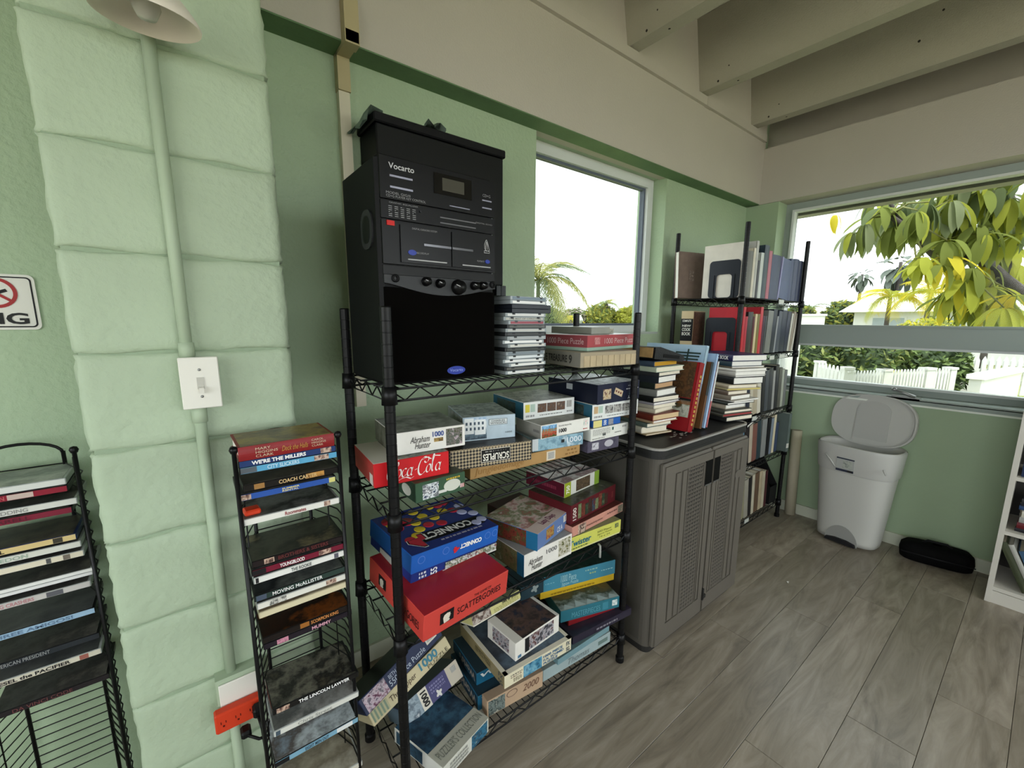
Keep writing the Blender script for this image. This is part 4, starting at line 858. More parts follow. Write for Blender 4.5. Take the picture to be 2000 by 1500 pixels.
text(t, D, 'f', .44, .60, .66, .80, '1000', (60, 62, 70)); panel(t, D, 'f', .70, .16, .96, .92, art('cottage_print2', [(40, 50, 26), (110, 110, 70), (206, 200, 186), (90, 96, 60), (170, 150, 90)], 70, seed=6), 'picture', 0, .0008); text(t, D, 'f', .08, .44, .36, .70, 'Abraham', (40, 38, 40), shear=.4); text(t, D, 'f', .14, .16, .36, .44, 'Hunter', (40, 38, 40), shear=.4); panel(t, D, 'l', .78, 0, 1, 1, (24, 84, 118), 'blue_end', 0, .0008)
t, D = gbox('lazy', 'puzzle_box', 'puzzle box with a pink and green garden picture atop the middle stack', (96, 122, 170), art('lazy_top', [(96, 110, 76), (170, 120, 116), (206, 186, 180), (120, 130, 96), (150, 90, 84), (200, 200, 196)], 16, seed=1), lid=.98, group=G3, left=art('lazy_left', [(50, 30, 26), (120, 50, 40), (60, 70, 40), (150, 110, 80)], 60))
panel(t, D, 't', .0, .0, 1, .22, (206, 188, 182), 'title_band', 0, .0006); text(t, D, 't', .28, .05, .66, .19, 'Lazy Days', (120, 60, 90), bold=.02, off=.0014); panel(t, D, 'l', .80, 0, 1, 1, (30, 100, 140), 'blue_end', 0, .0008)
panel(t, D, 'f', .24, .25, .46, .85, art('basket_print', [(96, 122, 170), (150, 60, 40), (180, 150, 80), (90, 50, 40)], 80), 'picture', 0, .0008); panel(t, D, 'f', .76, .5, .94, .9, (214, 212, 206), 'barcode_label', 0, .0008); panel(t, D, 'f', .79, .56, .91, .84, BAR, 'barcode', .0008, .0006); text(t, D, 'f', .55, .18, .72, .5, 'CE A', (220, 224, 230), bold=.02)
# --- bottom shelf
t, D = gbox('script', 'puzzle_box', 'pale grey blue puzzle box with script title lowest in the end stack', (150, 166, 168), (130, 140, 140), lid=1, group=G4)
text(t, D, 'f', .34, .25, .66, .78, 'Thomas', (110, 124, 126), shear=.3); panel(t, D, 'f', .80, .35, .95, .70, (100, 120, 116), 'label', 0, .0008)
t, D = gbox('lteal', 'puzzle_box', 'thin pale teal puzzle box second in the bottom end stack', (110, 142, 150), (90, 110, 112), lid=1, group=G4)
t, D = gbox('dpurple', 'puzzle_box', 'wide dark plum box in clear wrap sticking out of the bottom stack', mat('plum_wrap', (44, 40, 54), .15, noise=(20, .2)), mat('plum_top', (50, 44, 56), .15, noise=(12, .3)), lid=1, group=G4)
fine(t, D, 'f', .38, .3, .74, .7, (120, 116, 126), 1)
t, D = gbox('redthin', 'game_box', 'flat dark red box between the teal and plum boxes', (122, 26, 32), (110, 24, 30), lid=1, group=G4)
t, D = gbox('masterp', 'puzzle_box', 'teal puzzle box with white sails along its edge in the bottom stack', (44, 104, 118), art('masterp_top', [(150, 160, 156), (60, 70, 52), (96, 84, 56), (66, 60, 44)], 4, .8, 1), lid=1, group=G4)
text(t, D, 'f', .18, .22, .66, .68, 'MASTERPIECES', (90, 150, 164)); panel(t, D, 'f', .70, .18, .80, .82, (60, 124, 140), 'box', 0, .0008); panel(t, D, 'f', .87, .3, .96, .8, art('star_mark', [(44, 104, 118), (214, 220, 216), (44, 104, 118)], 70), 'logo', 0, .0008)
for k in range(5):
    mb = MB(); x_ = -D[0] / 2 + D[0] * (.06 + k * .19); mb.add([(x_, -D[1] / 2 + .004, D[2] + .0008), (x_ + .045, -D[1] / 2 + .004, D[2] + .0008), (x_ + .015, -D[1] / 2 + .03 + .01 * (k % 2), D[2] + .0008)], [(0, 1, 2)]); mb.build('printed_sail', mat('sail_print', (176, 190, 188), .35), t)
t, D = gbox('tealjig', 'puzzle_box', 'large turquoise and mustard puzzle box crowning the bottom end stack', (66, 130, 152), art('tealjig_top', [(20, 34, 32), (36, 56, 50), (28, 44, 40), (60, 76, 66)], 18), lid=.68, tray=(196, 162, 40), group=G4)
text(t, D, 'f', .26, .58, .46, .90, '1000 Piece', (160, 200, 206)); text(t, D, 'f', .27, .36, .49, .56, 'Jigsaw Puzzle', (160, 200, 206)); fine(t, D, 'f', .58, .80, .76, .88, (150, 186, 176), 1); fine(t, D, 'f', .64, .62, .74, .72, (160, 180, 120), 1); fine(t, D, 'f', .80, .62, .98, .68, (170, 206, 206), 1); fine(t, D, 'f', .06, .64, .18, .70, (120, 170, 184), 1); fine(t, D, 'f', .14, .08, .72, .18, (150, 120, 30), 1)
t, D = gbox('tan2000', 'puzzle_box', 'tan two thousand piece box lowest in the middle bottom stack', (176, 150, 124), (150, 130, 110), lid=1, group=G4)
text(t, D, 'f', .62, .42, .92, .82, '2000', (110, 80, 66), shear=.25); panel(t, D, 'f', .02, .06, .30, .94, art('piece_print', [(40, 52, 52), (110, 120, 116), (70, 80, 78), (150, 150, 140)], 60, hard=True), 'picture', 0, .0008)
mb = MB(); rim(mb, circ(.012, 24, 1.7), circ(.0105, 24, 1.7), 0, .0007, Matrix.Translation((-.016, -D[1] / 2, D[2] * .72)) @ FLAT); mb.build('oval_mark', ink((100, 80, 70)), t)
t, D = gbox('schmid', 'puzzle_box', 'big cream puzzle box with a dark lake picture in the middle bottom stack', (214, 206, 178), art('schmid_top', [(34, 40, 48), (56, 62, 70), (80, 96, 110), (44, 50, 56)], 8), lid=.98, group=G4, left=(146, 132, 96))
for a in ((0, 0, 1, .06), (0, .94, 1, 1), (0, 0, .05, 1), (.95, 0, 1, 1)): panel(t, D, 't', *a, (206, 200, 182), 'border', 0, .0006)
panel(t, D, 'f', .26, .06, .53, .94, art('lake_print', [(30, 60, 84), (60, 120, 150), (120, 170, 190), (50, 90, 120)], 40), 'picture', 0, .0008)
for k, s_ in enumerate(('1000 PIECE', 'F.X. SCHMID', 'PUZZLE')): text(t, D, 'f', .55, .66 - k * .27, .55 + (.30, .32, .22)[k], .86 - k * .27, s_, (70, 106, 140), bold=.03)
fine(t, D, 'f', .08, .72, .24, .82, (60, 60, 60), 1); fine(t, D, 'f', .08, .58, .24, .66, (90, 50, 50), 1); fine(t, D, 'f', .12, .20, .24, .5, (130, 124, 104), 3); text(t, D, 'f', .91, .12, .97, .90, 'FX\nSG', (40, 60, 84), bold=.02); text(t, D, 'l', .88, .1, .97, .9, 'FX\nSG', (40, 60, 84)); text(t, D, 'l', .38, .4, .72, .8, '1000 PIECE PUZZLE', (96, 88, 60))
t, D = gbox('village', 'puzzle_box', 'white box picturing a dark winter village on the cream puzzle box', (224, 220, 212), art('village_top', [(28, 30, 38), (60, 50, 48), (90, 70, 64), (40, 44, 56), (50, 60, 80)], 20, seed=5), lid=.99, group=G4)
panel(t, D, 't', 0, 0, .16, 1, (216, 212, 204), 'border', 0, .0006); panel(t, D, 't', .94, 0, 1, 1, (216, 212, 204), 'border', 0, .0006)
for f_ in ('f', 'l'):
    panel(t, D, f_, .20, .16, .86 if f_ == 'f' else .78, .92, art('village_print_' + f_, [(26, 26, 32), (96, 56, 54), (176, 172, 176), (44, 46, 58), (70, 60, 60)], 60, seed=8), 'picture', 0, .0008)
panel(t, D, 'f', .20, .16, .29, .92, (20, 20, 24), 'dark_band', .0008, .0004); panel(t, D, 'f', .05, .1, .12, .25, (70, 110, 140), 'logo', 0, .0008)
for key, lab in (('world1', 'blue jigsaw box with white lettering, lower of two beside the cream puzzle'), ('world2', 'blue jigsaw box with white lettering, upper of two beside the cream puzzle')):
    t, D = gbox(key, 'puzzle_box', lab, (30, 92, 122), (34, 52, 62), lid=1, group=G4, left=(28, 60, 78))
    text(t, D, 'f', .06, .52, .98, .88, "World's", (206, 214, 214), bold=.03, shear=.15); text(t, D, 'f', .46, .2, 1.0, .46, 'JIGSAW', (206, 214, 214), bold=.03)
    text(t, D, 'l', .3, .2, .95, .8, "World's", (150, 140, 130), rot=180, bold=.02)
t, D = gbox('shells', 'puzzle_box', 'tilted yellow and white puzzle box wedged behind the village box', (206, 200, 136), (190, 188, 160), lid=.85, tray=(214, 210, 196), group=G4)
panel(t, D, 'f', 0, .15, .36, 1, art('shell_print', [(60, 50, 50), (190, 180, 170), (110, 90, 80), (40, 40, 44)], 70), 'picture', 0, .0008); text(t, D, 'f', .60, .64, .97, .92, 'Sea & Shells', (36, 34, 24), bold=.02)
for k in range(3): fine(t, D, 'f', .42, .22 + k * .14, .94, .30 + k * .14, (130, 124, 70), 1)
t, D = gbox('dteal', 'puzzle_box', 'dark teal box with a grey puzzle piece emblem wedged beside the yellow one', (34, 54, 62), (30, 46, 52), lid=1, group=G4)
mb = MB(); n_ = 40; vs = []
for k in range(n_):
    a = 2 * math.pi * k / n_; r_ = .013 * (1 + .35 * math.cos(4 * a)); vs.append((r_ * math.cos(a + .4), r_ * math.sin(a + .4)))
mb.prism(vs, 0, .0008, M=Matrix.Translation((.01, -D[1] / 2, D[2] * .58)) @ FLAT); mb.build('piece_emblem', mat('emblem_grey', (132, 142, 140), .4), t)
t, D = gbox('puzzlers', 'puzzle_box', 'white bordered boat picture puzzle box lying nearest the floor by the front post', (206, 206, 196), art('puzzlers_top', [(22, 30, 40), (40, 60, 80), (60, 96, 120), (30, 36, 44)], 14), lid=.98, group=G4, left=(206, 206, 200))
panel(t, D, 't', 0, 0, 1, .30, (176, 176, 164), 'title_band', 0, .0006); text(t, D, 't', .06, .09, .96, .22, "PUZZLER'S COLLECTION", (120, 124, 116), off=.0014); panel(t, D, 'f', .60, .06, .96, .94, art('boat_print', [(20, 40, 60), (60, 120, 150), (30, 60, 80), (150, 180, 190)], 50), 'picture', 0, .0008); panel(t, D, 'l', .05, .12, .6, .88, art('boat_print2', [(20, 36, 56), (50, 80, 100), (30, 46, 60)], 40), 'picture', 0, .0008)
fine(t, D, 'f', .14, .15, .52, .85, (150, 150, 144), 3)
t, D = gbox('purple1000', 'puzzle_box', 'violet thousand piece puzzle box leaning in the lower corner stack', (66, 64, 110), (56, 66, 84), lid=1, group=G4, left=(96, 116, 130))
panel(t, D, 'f', 0, 0, .30, 1, art('purple1000_pic', [(90, 110, 126), (140, 156, 166), (70, 86, 100), (190, 196, 200)], 40), 'picture', 0, .0008); panel(t, D, 'f', .30, 0, .44, 1, (214, 208, 194), 'number_panel', 0, .001); text(t, D, 'f', .325, .12, .42, .88, '1000', (20, 20, 22), rot=-90, bold=.04, off=.0022); panel(t, D, 'f', .78, 0, 1, 1, (196, 188, 172), 'barcode_label', 0, .0008); panel(t, D, 'f', .86, .55, .95, .85, BAR, 'barcode', .0008, .0006)
fine(t, D, 'f', .48, .40, .74, .86, (120, 118, 160), 3)
mb = MB(); mb.prism([(a * .7, b * .7) for a, b in vs], 0, .0008, M=Matrix.Translation((.018, -D[1] / 2, D[2] * .22)) @ FLAT); mb.build('piece_emblem', mat('emblem_white', (214, 212, 206), .4), t)
t, D = gbox('lamp1000', 'puzzle_box', 'cream thousand piece puzzle box tilted under the navy flower puzzle', (196, 184, 148), (190, 180, 150), lid=1, group=G4)
text(t, D, 'f', .60, .36, .84, .94, '1000', (60, 124, 146), bold=.03); text(t, D, 'f', .68, .06, .96, .34, 'PUZZLE', (80, 76, 60)); text(t, D, 'f', .22, .22, .54, .72, 'The Slipper', (70, 54, 40)); panel(t, D, 'f', .02, .16, .20, .86, stripes('green_stripe', (110, 130, 110), (170, 166, 130), 30), 'picture', 0, .0008)
t, D = gbox('beth550', 'puzzle_box', 'navy flower puzzle box tilted on top of the lower corner stack', (30, 40, 70), mat('navy_top', (26, 24, 22), .4, noise=(14, .3)), lid=1, group=G4)
panel(t, D, 'f', .03, .04, .28, .92, art('blossom_print', [(40, 40, 60), (110, 60, 84), (196, 180, 190), (60, 50, 70), (220, 210, 214)], 60), 'picture', 0, .0008); text(t, D, 'f', .32, .56, .54, .80, 'BETH MOSES', (170, 180, 196)); text(t, D, 'f', .30, .16, .76, .50, '550 Piece Puzzle', (176, 186, 200)); panel(t, D, 'f', .80, .30, .94, 1.0, (206, 202, 190), 'barcode_label', 0, .0008); panel(t, D, 'f', .815, .40, .925, .9, BAR, 'barcode', .0008, .0006)
# small dark box behind the garden puzzle
BX['back1'] = (.90, 1.165, .563, 4, 0, 0, .16, .10, .125)
gbox('back1', 'game_box', 'dark maroon box half hidden behind the garden puzzle', (60, 24, 28), (50, 22, 26), lid=1, group=G3)

# white script on the red box: a broad-nib pen drawing
def nib(mb, pts, wx, wy, M):
    vs = []; 
    for x, y in pts: vs += [(x - wx, y - wy, 0), (x + wx, y + wy, 0)]
    mb.add(vs, [(2 * k, 2 * k + 2, 2 * k + 3, 2 * k + 1) for k in range(len(pts) - 1)], M=M)
def arc(cx_, cy_, rx, ry, a0, a1, n=22, sl=.35):
    out = []
    for k in range(n + 1):
        a = R(a0 + (a1 - a0) * k / n); yy = cy_ + ry * math.sin(a); out.append((cx_ + rx * math.cos(a) + sl * (yy), yy))
    return out
t, D = COKE
mb = MB(); Mx = Matrix.Translation((-D[0] / 2 + .036, -D[1] / 2 - .0014, .0165)) @ FLAT @ Matrix.Diagonal((.0275, .036, .03, 1))
def scr(pts, k=1.0): nib(mb, pts, .055 * k, .03 * k, Mx)
def letter_o(x): scr(arc(x, .28, .20, .28, 90, 450))
def letter_c(x): scr(arc(x, .28, .20, .28, 55, 330))
def letter_a(x): scr(arc(x, .28, .20, .28, 60, 420)); scr([(x + .20 + .2, .56), (x + .20 + .02, .10), (x + .28, .0), (x + .42, .08)])
scr(arc(.10, .52, .40, .62, 60, 320), 1.25); scr(arc(.34, .92, .20, .2, 200, 420, 14), .9)
letter_o(.74); letter_c(1.24); letter_a(1.72)
scr([(2.32, .34), (2.52, .38)], .9)
scr(arc(2.90, .52, .40, .62, 60, 320), 1.25); scr(arc(3.15, .92, .2, .2, 200, 420, 14), .9)
letter_o(3.50)
scr([(3.95, .5), (4.25, 1.15), (4.17, 1.26), (4.05, .9), (3.92, .15), (3.98, .0), (4.12, .08)])
letter_a(4.42)
scr([(.15, -.18), (.6, -.26), (1.1, -.10), (1.5, -.06), (1.9, -.22), (2.2, -.12)], .8); scr([(3.0, .95), (3.5, 1.1), (3.9, .92), (4.3, 1.12), (4.8, 1.05)], .8)
mb.build('script_lettering', ink((232, 226, 220)), t)
panel(t, D, 'l', .80, .06, .94, .5, (206, 200, 190), 'label', 0, .0008)
# ---------------------------------------------------------------- wire towers with film cases
def tower(name, label, x0, x1, yf, yb, h):
    t = empty(name, ((x0 + x1) / 2, (yf + yb) / 2, 0)); tag(t, label, 'rack', 'black wire towers of film cases')
    w, d = (x1 - x0) / 2, (yb - yf) / 2
    p = None
    for sx, sy, hh in ((-1, -1, h), (1, -1, h), (-.62, 1, h - .03), (.62, 1, h - .03)):
        mb = MB(); mb.tube([(0, 0, .0), (0, 0, hh)], .0042, 8)
        if sy < 0: mb.lathe([(0, hh + .012), (.006, hh + .010), (.0085, hh + .004), (.006, hh - .003), (0, hh - .004)], 12)
        mb.build('post', BLACK, t, (sx * w, sy * d, 0))
    n = int((h - .17) / .0255); w0 = None
    for k in range(n):
        if w0 is None:
            mb = MB(); mb.tube([(-w, -d, 0), (-w, -d + .05, 0), (-w * .72, d * .62, 0), (-w * .62, d, 0), (w * .62, d, 0), (w * .72, d * .62, 0), (w, -d + .05, 0), (w, -d, 0)], .0016, 5, smooth=False); w0 = mb.build('side_wire', BLACK, t); o = w0
        else: o = w0.copy(); COL.objects.link(o)
        o.location = (0, 0, .15 + k * .0255)
    for sx in (-1, 1):
        mb = MB(); mb.tube([(sx * w * .86, -d + .075, .15), (sx * w * .86, -d + .075, h - .03)], .0016, 5); mb.build('tie_wire', BLACK, t)
    mb = MB(); mb.tube([(w * .62 * math.cos(a / 12 * math.pi), d, h - .035 + .034 * math.sin(a / 12 * math.pi)) for a in range(13)], .0036, 7); mb.build('arch', BLACK, t)
    for sx in (-1, 1):
        mb = MB(); mb.tube([(sx * w, -d, .15), (sx * w, -d - .03, .012), (sx * w, -d, .006), (sx * w * .8, d, .006), (sx * w * .62, d, .05)], .004, 7); mb.build('foot', BLACK, t)
    return t
tower('wire_tower', 'black wire tower of film cases standing before the block pillar', .061, .260, .992, 1.15, 1.085)
tower('wire_tower', 'black wire tower of film cases in the nook under the warning sign', -.44, -.212, 1.335, 1.49, 1.052)
CASEB = mat('case_black', (16, 16, 18), .3, spec=.35); CASEW = mat('case_clear', (170, 174, 172), .25)
GF = 'film cases in the wire tower before the pillar'; GL = 'film cases in the wire tower under the sign'
def dvd(x, yf, z, spine, label, group, cover=None, yaw=0.0, words=None, wcol=(230, 230, 228), u=(.2, .8), bold=.02, case=None, rol=0.0, extra=(), th=.0142):
    t = empty('film_case', M=pose(x, yf + .0675, z, yaw, 0, rol)); tag(t, label, 'film case', group)
    D = (.19, .135, th)
    mb = MB(); mb.cbox(*D, .001); mb.build('case', case or CASEB, t)
    panel(t, D, 'f', .01, .06, .99, .94, mat('spine_%d_%d_%d' % tuple(spine), spine, .25), 'spine_sleeve', 0, .0006)
    cv = cover or art('dark_cover_sheen', [(46, 46, 47), (76, 76, 73), (56, 54, 53), (98, 95, 88)], 16)  # greyed colours stand in for reflected sheen on the glossy cover
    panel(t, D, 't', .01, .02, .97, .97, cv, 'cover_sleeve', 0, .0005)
    for a, b, c in extra: panel(t, D, 'f', a, .1, b, .9, c if isinstance(c, bpy.types.Material) else ink(c), 'spine_picture', .0004, .0006)
    if words: text(t, D, 'f', u[0], .2, u[1], .8, words, wcol, bold=bold, off=.0014)
    return t
GREYC = art('grey_cover', [(120, 122, 118), (90, 92, 90), (150, 150, 146), (110, 108, 104)], 14)
DRK = art('dark_cover_sheen2', [(38, 37, 36), (62, 59, 54), (84, 79, 69), (44, 42, 41)], 14)
FIRE = art('fire_cover', [(18, 12, 10), (40, 22, 16), (20, 14, 12), (110, 60, 24), (24, 16, 14)], 12)
CITYC = art('lawyer_cover', [(70, 70, 62), (40, 40, 38), (110, 108, 96), (30, 30, 30), (90, 84, 70)], 12)
BLC = art('blue_cover', [(150, 170, 186), (90, 84, 80), (186, 196, 200), (60, 56, 54)], 10)
X = .160; Yf = .994
face_m = art('face_print', [(30, 26, 26), (206, 180, 160), (120, 90, 80), (30, 28, 30)], 120)
dvd(X, Yf, 1.049, (38, 58, 104), 'navy film case with bold white title directly under the red book', GF, words="WE'RE THE MILLERS", u=(.12, .66), bold=.04, extra=((.82, .94, face_m),), yaw=1)
dvd(X + .002, Yf, 1.0345, (90, 160, 196), 'sky blue film case under the navy one in the tower', GF, words='CITY SLICKERS', wcol=(190, 214, 224), u=(.26, .58), extra=((.01, .16, (84, 90, 96)), (.74, .90, face_m)), yaw=0)
dvd(X + .004, Yf, .997, (24, 22, 20), 'black film case with a copper band and pale title', GF, cover=DRK, words='COACH CARTER', wcol=(200, 170, 120), u=(.34, .74), extra=((.10, .20, (150, 110, 60)), (.62, .82, art('copper_print', [(150, 96, 40), (190, 140, 70), (110, 70, 30)], 40))), yaw=1)
dvd(X - .004, Yf, .9775, (46, 82, 156), 'royal blue film case with a small yellow title', GF, words='SUMMER\nRENTAL', wcol=(220, 206, 130), u=(.42, .60), extra=((.92, .99, (206, 200, 120)), (.03, .12, face_m)), yaw=-1)
dvd(X, Yf, .923, (220, 218, 210), 'white film case with a dark red title above the empty slots', GF, cover=art('room_cover', [(60, 62, 60), (110, 112, 108), (40, 40, 40), (130, 130, 126)], 10), words='Roommates', wcol=(130, 30, 36), u=(.40, .62), case=CASEW, extra=((.82, .89, face_m),))
mb = MB(); mb.cbox(.03, .03, .012, .003); o = mb.build('price_clip', ORANGE, None, None, pose(.083, 1.018, .9385, 4)); tag(o, 'small orange plastic clip on the white film case', 'clip')
dvd(X + .006, Yf, .826, (30, 22, 22), 'black film case with a dim red title below the empty slots', GF, cover=art('cast_cover', [(30, 32, 30), (70, 70, 60), (40, 40, 38), (130, 120, 90)], 10), words='BROTHERS & SISTERS', wcol=(90, 34, 34), u=(.26, .80), extra=((.12, .22, face_m),))
dvd(X + .004, Yf, .8065, (110, 26, 46), 'maroon film case with a white title in the tower', GF, words='YOUNGBLOOD', u=(.28, .54), extra=((.01, .14, (24, 22, 24)), (.70, .84, face_m)))
dvd(X + .006, Yf, .788, (220, 220, 214), 'white film case with small black title under the maroon one', GF, words='THE ROOKIE', wcol=(70, 80, 76), u=(.38, .60), case=CASEW, extra=((.02, .05, (40, 40, 40)), (.86, .91, (90, 90, 100))))
dvd(X + .004, Yf, .7465, (44, 60, 54), 'dark green grey film case with wide white title', GF, cover=art('moving_cover', [(60, 66, 66), (30, 32, 34), (96, 100, 96), (40, 44, 46)], 10), words='MOVING McALLISTER', u=(.18, .72), bold=.01, extra=((.02, .12, (70, 80, 96)),))
dvd(X + .007, Yf, .7265, (216, 214, 204), 'white film case with black faces on its spine', GF, case=CASEW, extra=((.12, .30, art('bw_print', [(30, 30, 30), (216, 214, 204), (60, 60, 60), (216, 214, 204)], 120)), (.74, .86, face_m)))
dvd(X + .009, Yf, .7045, (206, 196, 164), 'cream film case with a plain spine in the tower', GF, cover=art('cream_cover', [(150, 136, 110), (110, 96, 76), (176, 166, 140)], 10), case=mat('case_cream', (190, 180, 150), .3))
dvd(X + .010, Yf, .642, (26, 20, 18), 'black film case with glowing orange figure on its cover', GF, cover=FIRE, words='SCORPION KING', wcol=(196, 130, 70), u=(.52, .84), extra=((.40, .50, (150, 96, 40)),))
dvd(X + .011, Yf, .626, (32, 26, 34), 'black film case with pinkish title below the orange one', GF, words='MUMMY', wcol=(214, 160, 176), u=(.52, .74), extra=((.14, .26, art('pink_print', [(60, 40, 60), (206, 140, 160), (90, 60, 80)], 80)),))
dvd(X + .014, Yf - .012, .462, (26, 25, 24), 'black film case with long white title and a car on its cover', GF, cover=CITYC, words='THE LINCOLN LAWYER', u=(.28, .88), bold=.03, extra=((.04, .18, face_m),), rol=2.5)
dvd(X + .012, Yf - .010, .404, (206, 206, 198), 'grey white film case with a faint title low in the tower', GF, cover=GREYC, case=CASEW, words='Chris Street', wcol=(150, 152, 146), u=(.26, .66), extra=((.02, .07, (70, 84, 96)),), rol=2.5)
dvd(X + .008, Yf - .008, .326, (120, 162, 184), 'light blue film case with dark title low in the tower', GF, cover=BLC, words='EIGHT MEN OUT', wcol=(40, 56, 70), u=(.34, .62), extra=((.0, .16, (24, 24, 26)), (.72, .92, (214, 216, 214))))
dvd(X + .012, Yf - .004, .184, (196, 192, 178), 'cream film case with red lettering lowest in the tower', GF, cover=art('lowest_cover', [(176, 170, 150), (120, 112, 96), (190, 186, 170)], 8), case=CASEW, words='RED', wcol=(160, 40, 40), u=(.12, .24))
X = -.330; Yf = 1.352
PAP = art('paper_cover', [(150, 156, 150), (120, 126, 122), (176, 180, 174), (96, 100, 98)], 8)
dvd(X, Yf, .975, (206, 208, 202), 'white film case with black title topmost under the warning sign', GL, cover=PAP, words='GROWN UPS', wcol=(40, 40, 44), u=(.10, .42), case=CASEW, bold=.02)
dvd(X + .001, Yf, .958, (136, 40, 54), 'dark red film case second in the tower under the sign', GL, words='ITALIAN STALLION', wcol=(176, 90, 90), u=(.04, .50), extra=((.52, .72, (190, 170, 160)),))
dvd(X + .012, Yf, .925, (206, 206, 198), 'white film case with faint title and dark cover near the tower top', GL, words='POLISH WEDDING', wcol=(140, 140, 136), u=(.06, .60), case=CASEW)
dvd(X + .002, Yf, .906, (120, 40, 56), 'crimson film case under the white one in the sign side tower', GL, cover=DRK, words='R. PERRELL', wcol=(80, 24, 36), u=(.2, .66))
dvd(X + .001, Yf, .840, (206, 184, 130), 'tan film case with black title in the sign side tower', GL, cover=DRK, words='KILL BILL', wcol=(30, 28, 24), u=(.12, .42), bold=.03, case=mat('case_navy', (30, 44, 84), .3), extra=((.80, .88, (60, 56, 46)),))
dvd(X + .006, Yf, .820, (206, 206, 196), 'white film case with pale wide title in the sign side tower', GL, words='WIMBLEDON', wcol=(150, 166, 150), u=(.10, .56), case=CASEW)
dvd(X + .008, Yf, .796, (214, 206, 184), 'cream white film case with a plain spine in the sign side tower', GL, case=CASEW, extra=((.68, .72, (80, 80, 80)), (.82, .88, (110, 100, 90))))
dvd(X + .018, Yf, .7535, (220, 220, 216), 'upper of two thin white cases sharing a slot in the sign side tower', GL, case=CASEW, th=.008)
dvd(X + .017, Yf, .7445, (214, 214, 212), 'lower of two thin white cases sharing a slot in the sign side tower', GL, case=CASEW, th=.008)
dvd(X + .010, Yf, .716, (190, 186, 182), 'pale film case with pink title in the sign side tower', GL, words='WEDDING CRASHERS', wcol=(176, 120, 124), u=(.06, .52), case=CASEW, extra=((.62, .76, (90, 90, 96)),))
dvd(X + .010, Yf, .646, (150, 180, 204), 'pale blue film case with grey capitals in the sign side tower', GL, cover=art('gap_cover', [(66, 68, 68), (92, 94, 92), (56, 58, 60)], 8), words='THREE AMIGOS!', wcol=(96, 120, 146), u=(.10, .80), bold=.03)
dvd(X + .010, Yf, .578, (44, 48, 52), 'charcoal film case with tiny dotted title in the sign side tower', GL, words='AMERICAN PRESIDENT', wcol=(150, 152, 152), u=(.10, .56), bold=0)
dvd(X + .008, Yf, .536, (206, 200, 182), 'cream film case with heavy black title low in the sign side tower', GL, cover=art('gap_cover', [(66, 68, 68), (92, 94, 92), (56, 58, 60)], 8), words='DIESEL the PACIFIER', wcol=(34, 32, 34), u=(.06, .72), bold=.03, case=CASEW, extra=((.80, .88, (150, 90, 80)),))
dvd(X + .014, Yf, .462, (40, 36, 38), 'dark film case with dim red title lowest in the sign side tower', GL, words='DA VINCI CODE', wcol=(110, 60, 60), u=(.16, .66), bold=0)

# ---------------------------------------------------------------- books
PAGE = mat('page_cream', (224, 216, 196), .7, noise=(60, .04)); PAGEW = mat('page_white', (232, 230, 222), .7, noise=(60, .03))
def cov(c): return c if isinstance(c, bpy.types.Material) else mat('cover_%d_%d_%d' % tuple(c), c, .42, noise=(18, .08))
LYL = Matrix(((0, 1, 0, 0), (0, 0, 1, 0), (1, 0, 0, 0), (0, 0, 0, 1)))        # lying, spine towards -x
LYF = Matrix(((0, 0, -1, 0), (0, 1, 0, 0), (1, 0, 0, 0), (0, 0, 0, 1)))       # lying, spine towards -y
LYR = Matrix(((0, -1, 0, 0), (0, 0, -1, 0), (1, 0, 0, 0), (0, 0, 0, 1)))      # lying, spine towards +x
def book(M, th, h, d, col, label, group, page=None, name='book', spine=None, band=None, cat='book'):
    """thickness along x, spine towards -y, height along z; origin at the centre of the foot"""
    t = empty(name, M=M); tag(t, label, cat, group)
    c = min(.0026, th * .2)
    mb = MB(); mb.box(-th / 2, -th / 2 + c, -d / 2, d / 2, 0, h); mb.box(th / 2 - c, th / 2, -d / 2, d / 2, 0, h)
    sp = [(-th / 2 + th * k / 6, -d / 2 - .003 * math.sin(math.pi * k / 6)) for k in range(7)] + [(th / 2, -d / 2 + c), (-th / 2, -d / 2 + c)]
    mb.prism(sp, 0, h); mb.build('cover', cov(col), t)
    mb = MB(); mb.box(-th / 2 + c, th / 2 - c, -d / 2 + c, d / 2 - .004, .003, h - .003); mb.build('pages', page or PAGE, t)
    if band:
        v0, v1, bc = band; mb = MB(); sp2 = [(x * 1.004, y - .0006) for x, y in sp[:7]] + [(th / 2, -d / 2), (-th / 2, -d / 2)]; mb.prism(sp2, h * v0, h * v1); mb.build('spine_band', cov(bc), t)
    return t
def stack(items, x, y, z, base, group, where, orient=LYL, yaw0=0):
    n = len(items)
    for k, (cn, col, th, h, d, page, dx, dy, yaw) in enumerate(items):
        lab = '%s book, %s' % (cn, where % (ORD[k] if k < n - 1 else 'topmost'))
        M = pose(x + dx, y + dy, z, yaw0 + yaw) @ orient @ Matrix.Translation((th / 2, 0, -h / 2))
        book(M, th, h, d, col, lab, group, page)
        z += th + .0006
    return z
CT = .878
GS1 = 'books stacked on the cabinet beside the games'; GS2 = 'books stacked at the far end of the cabinet'
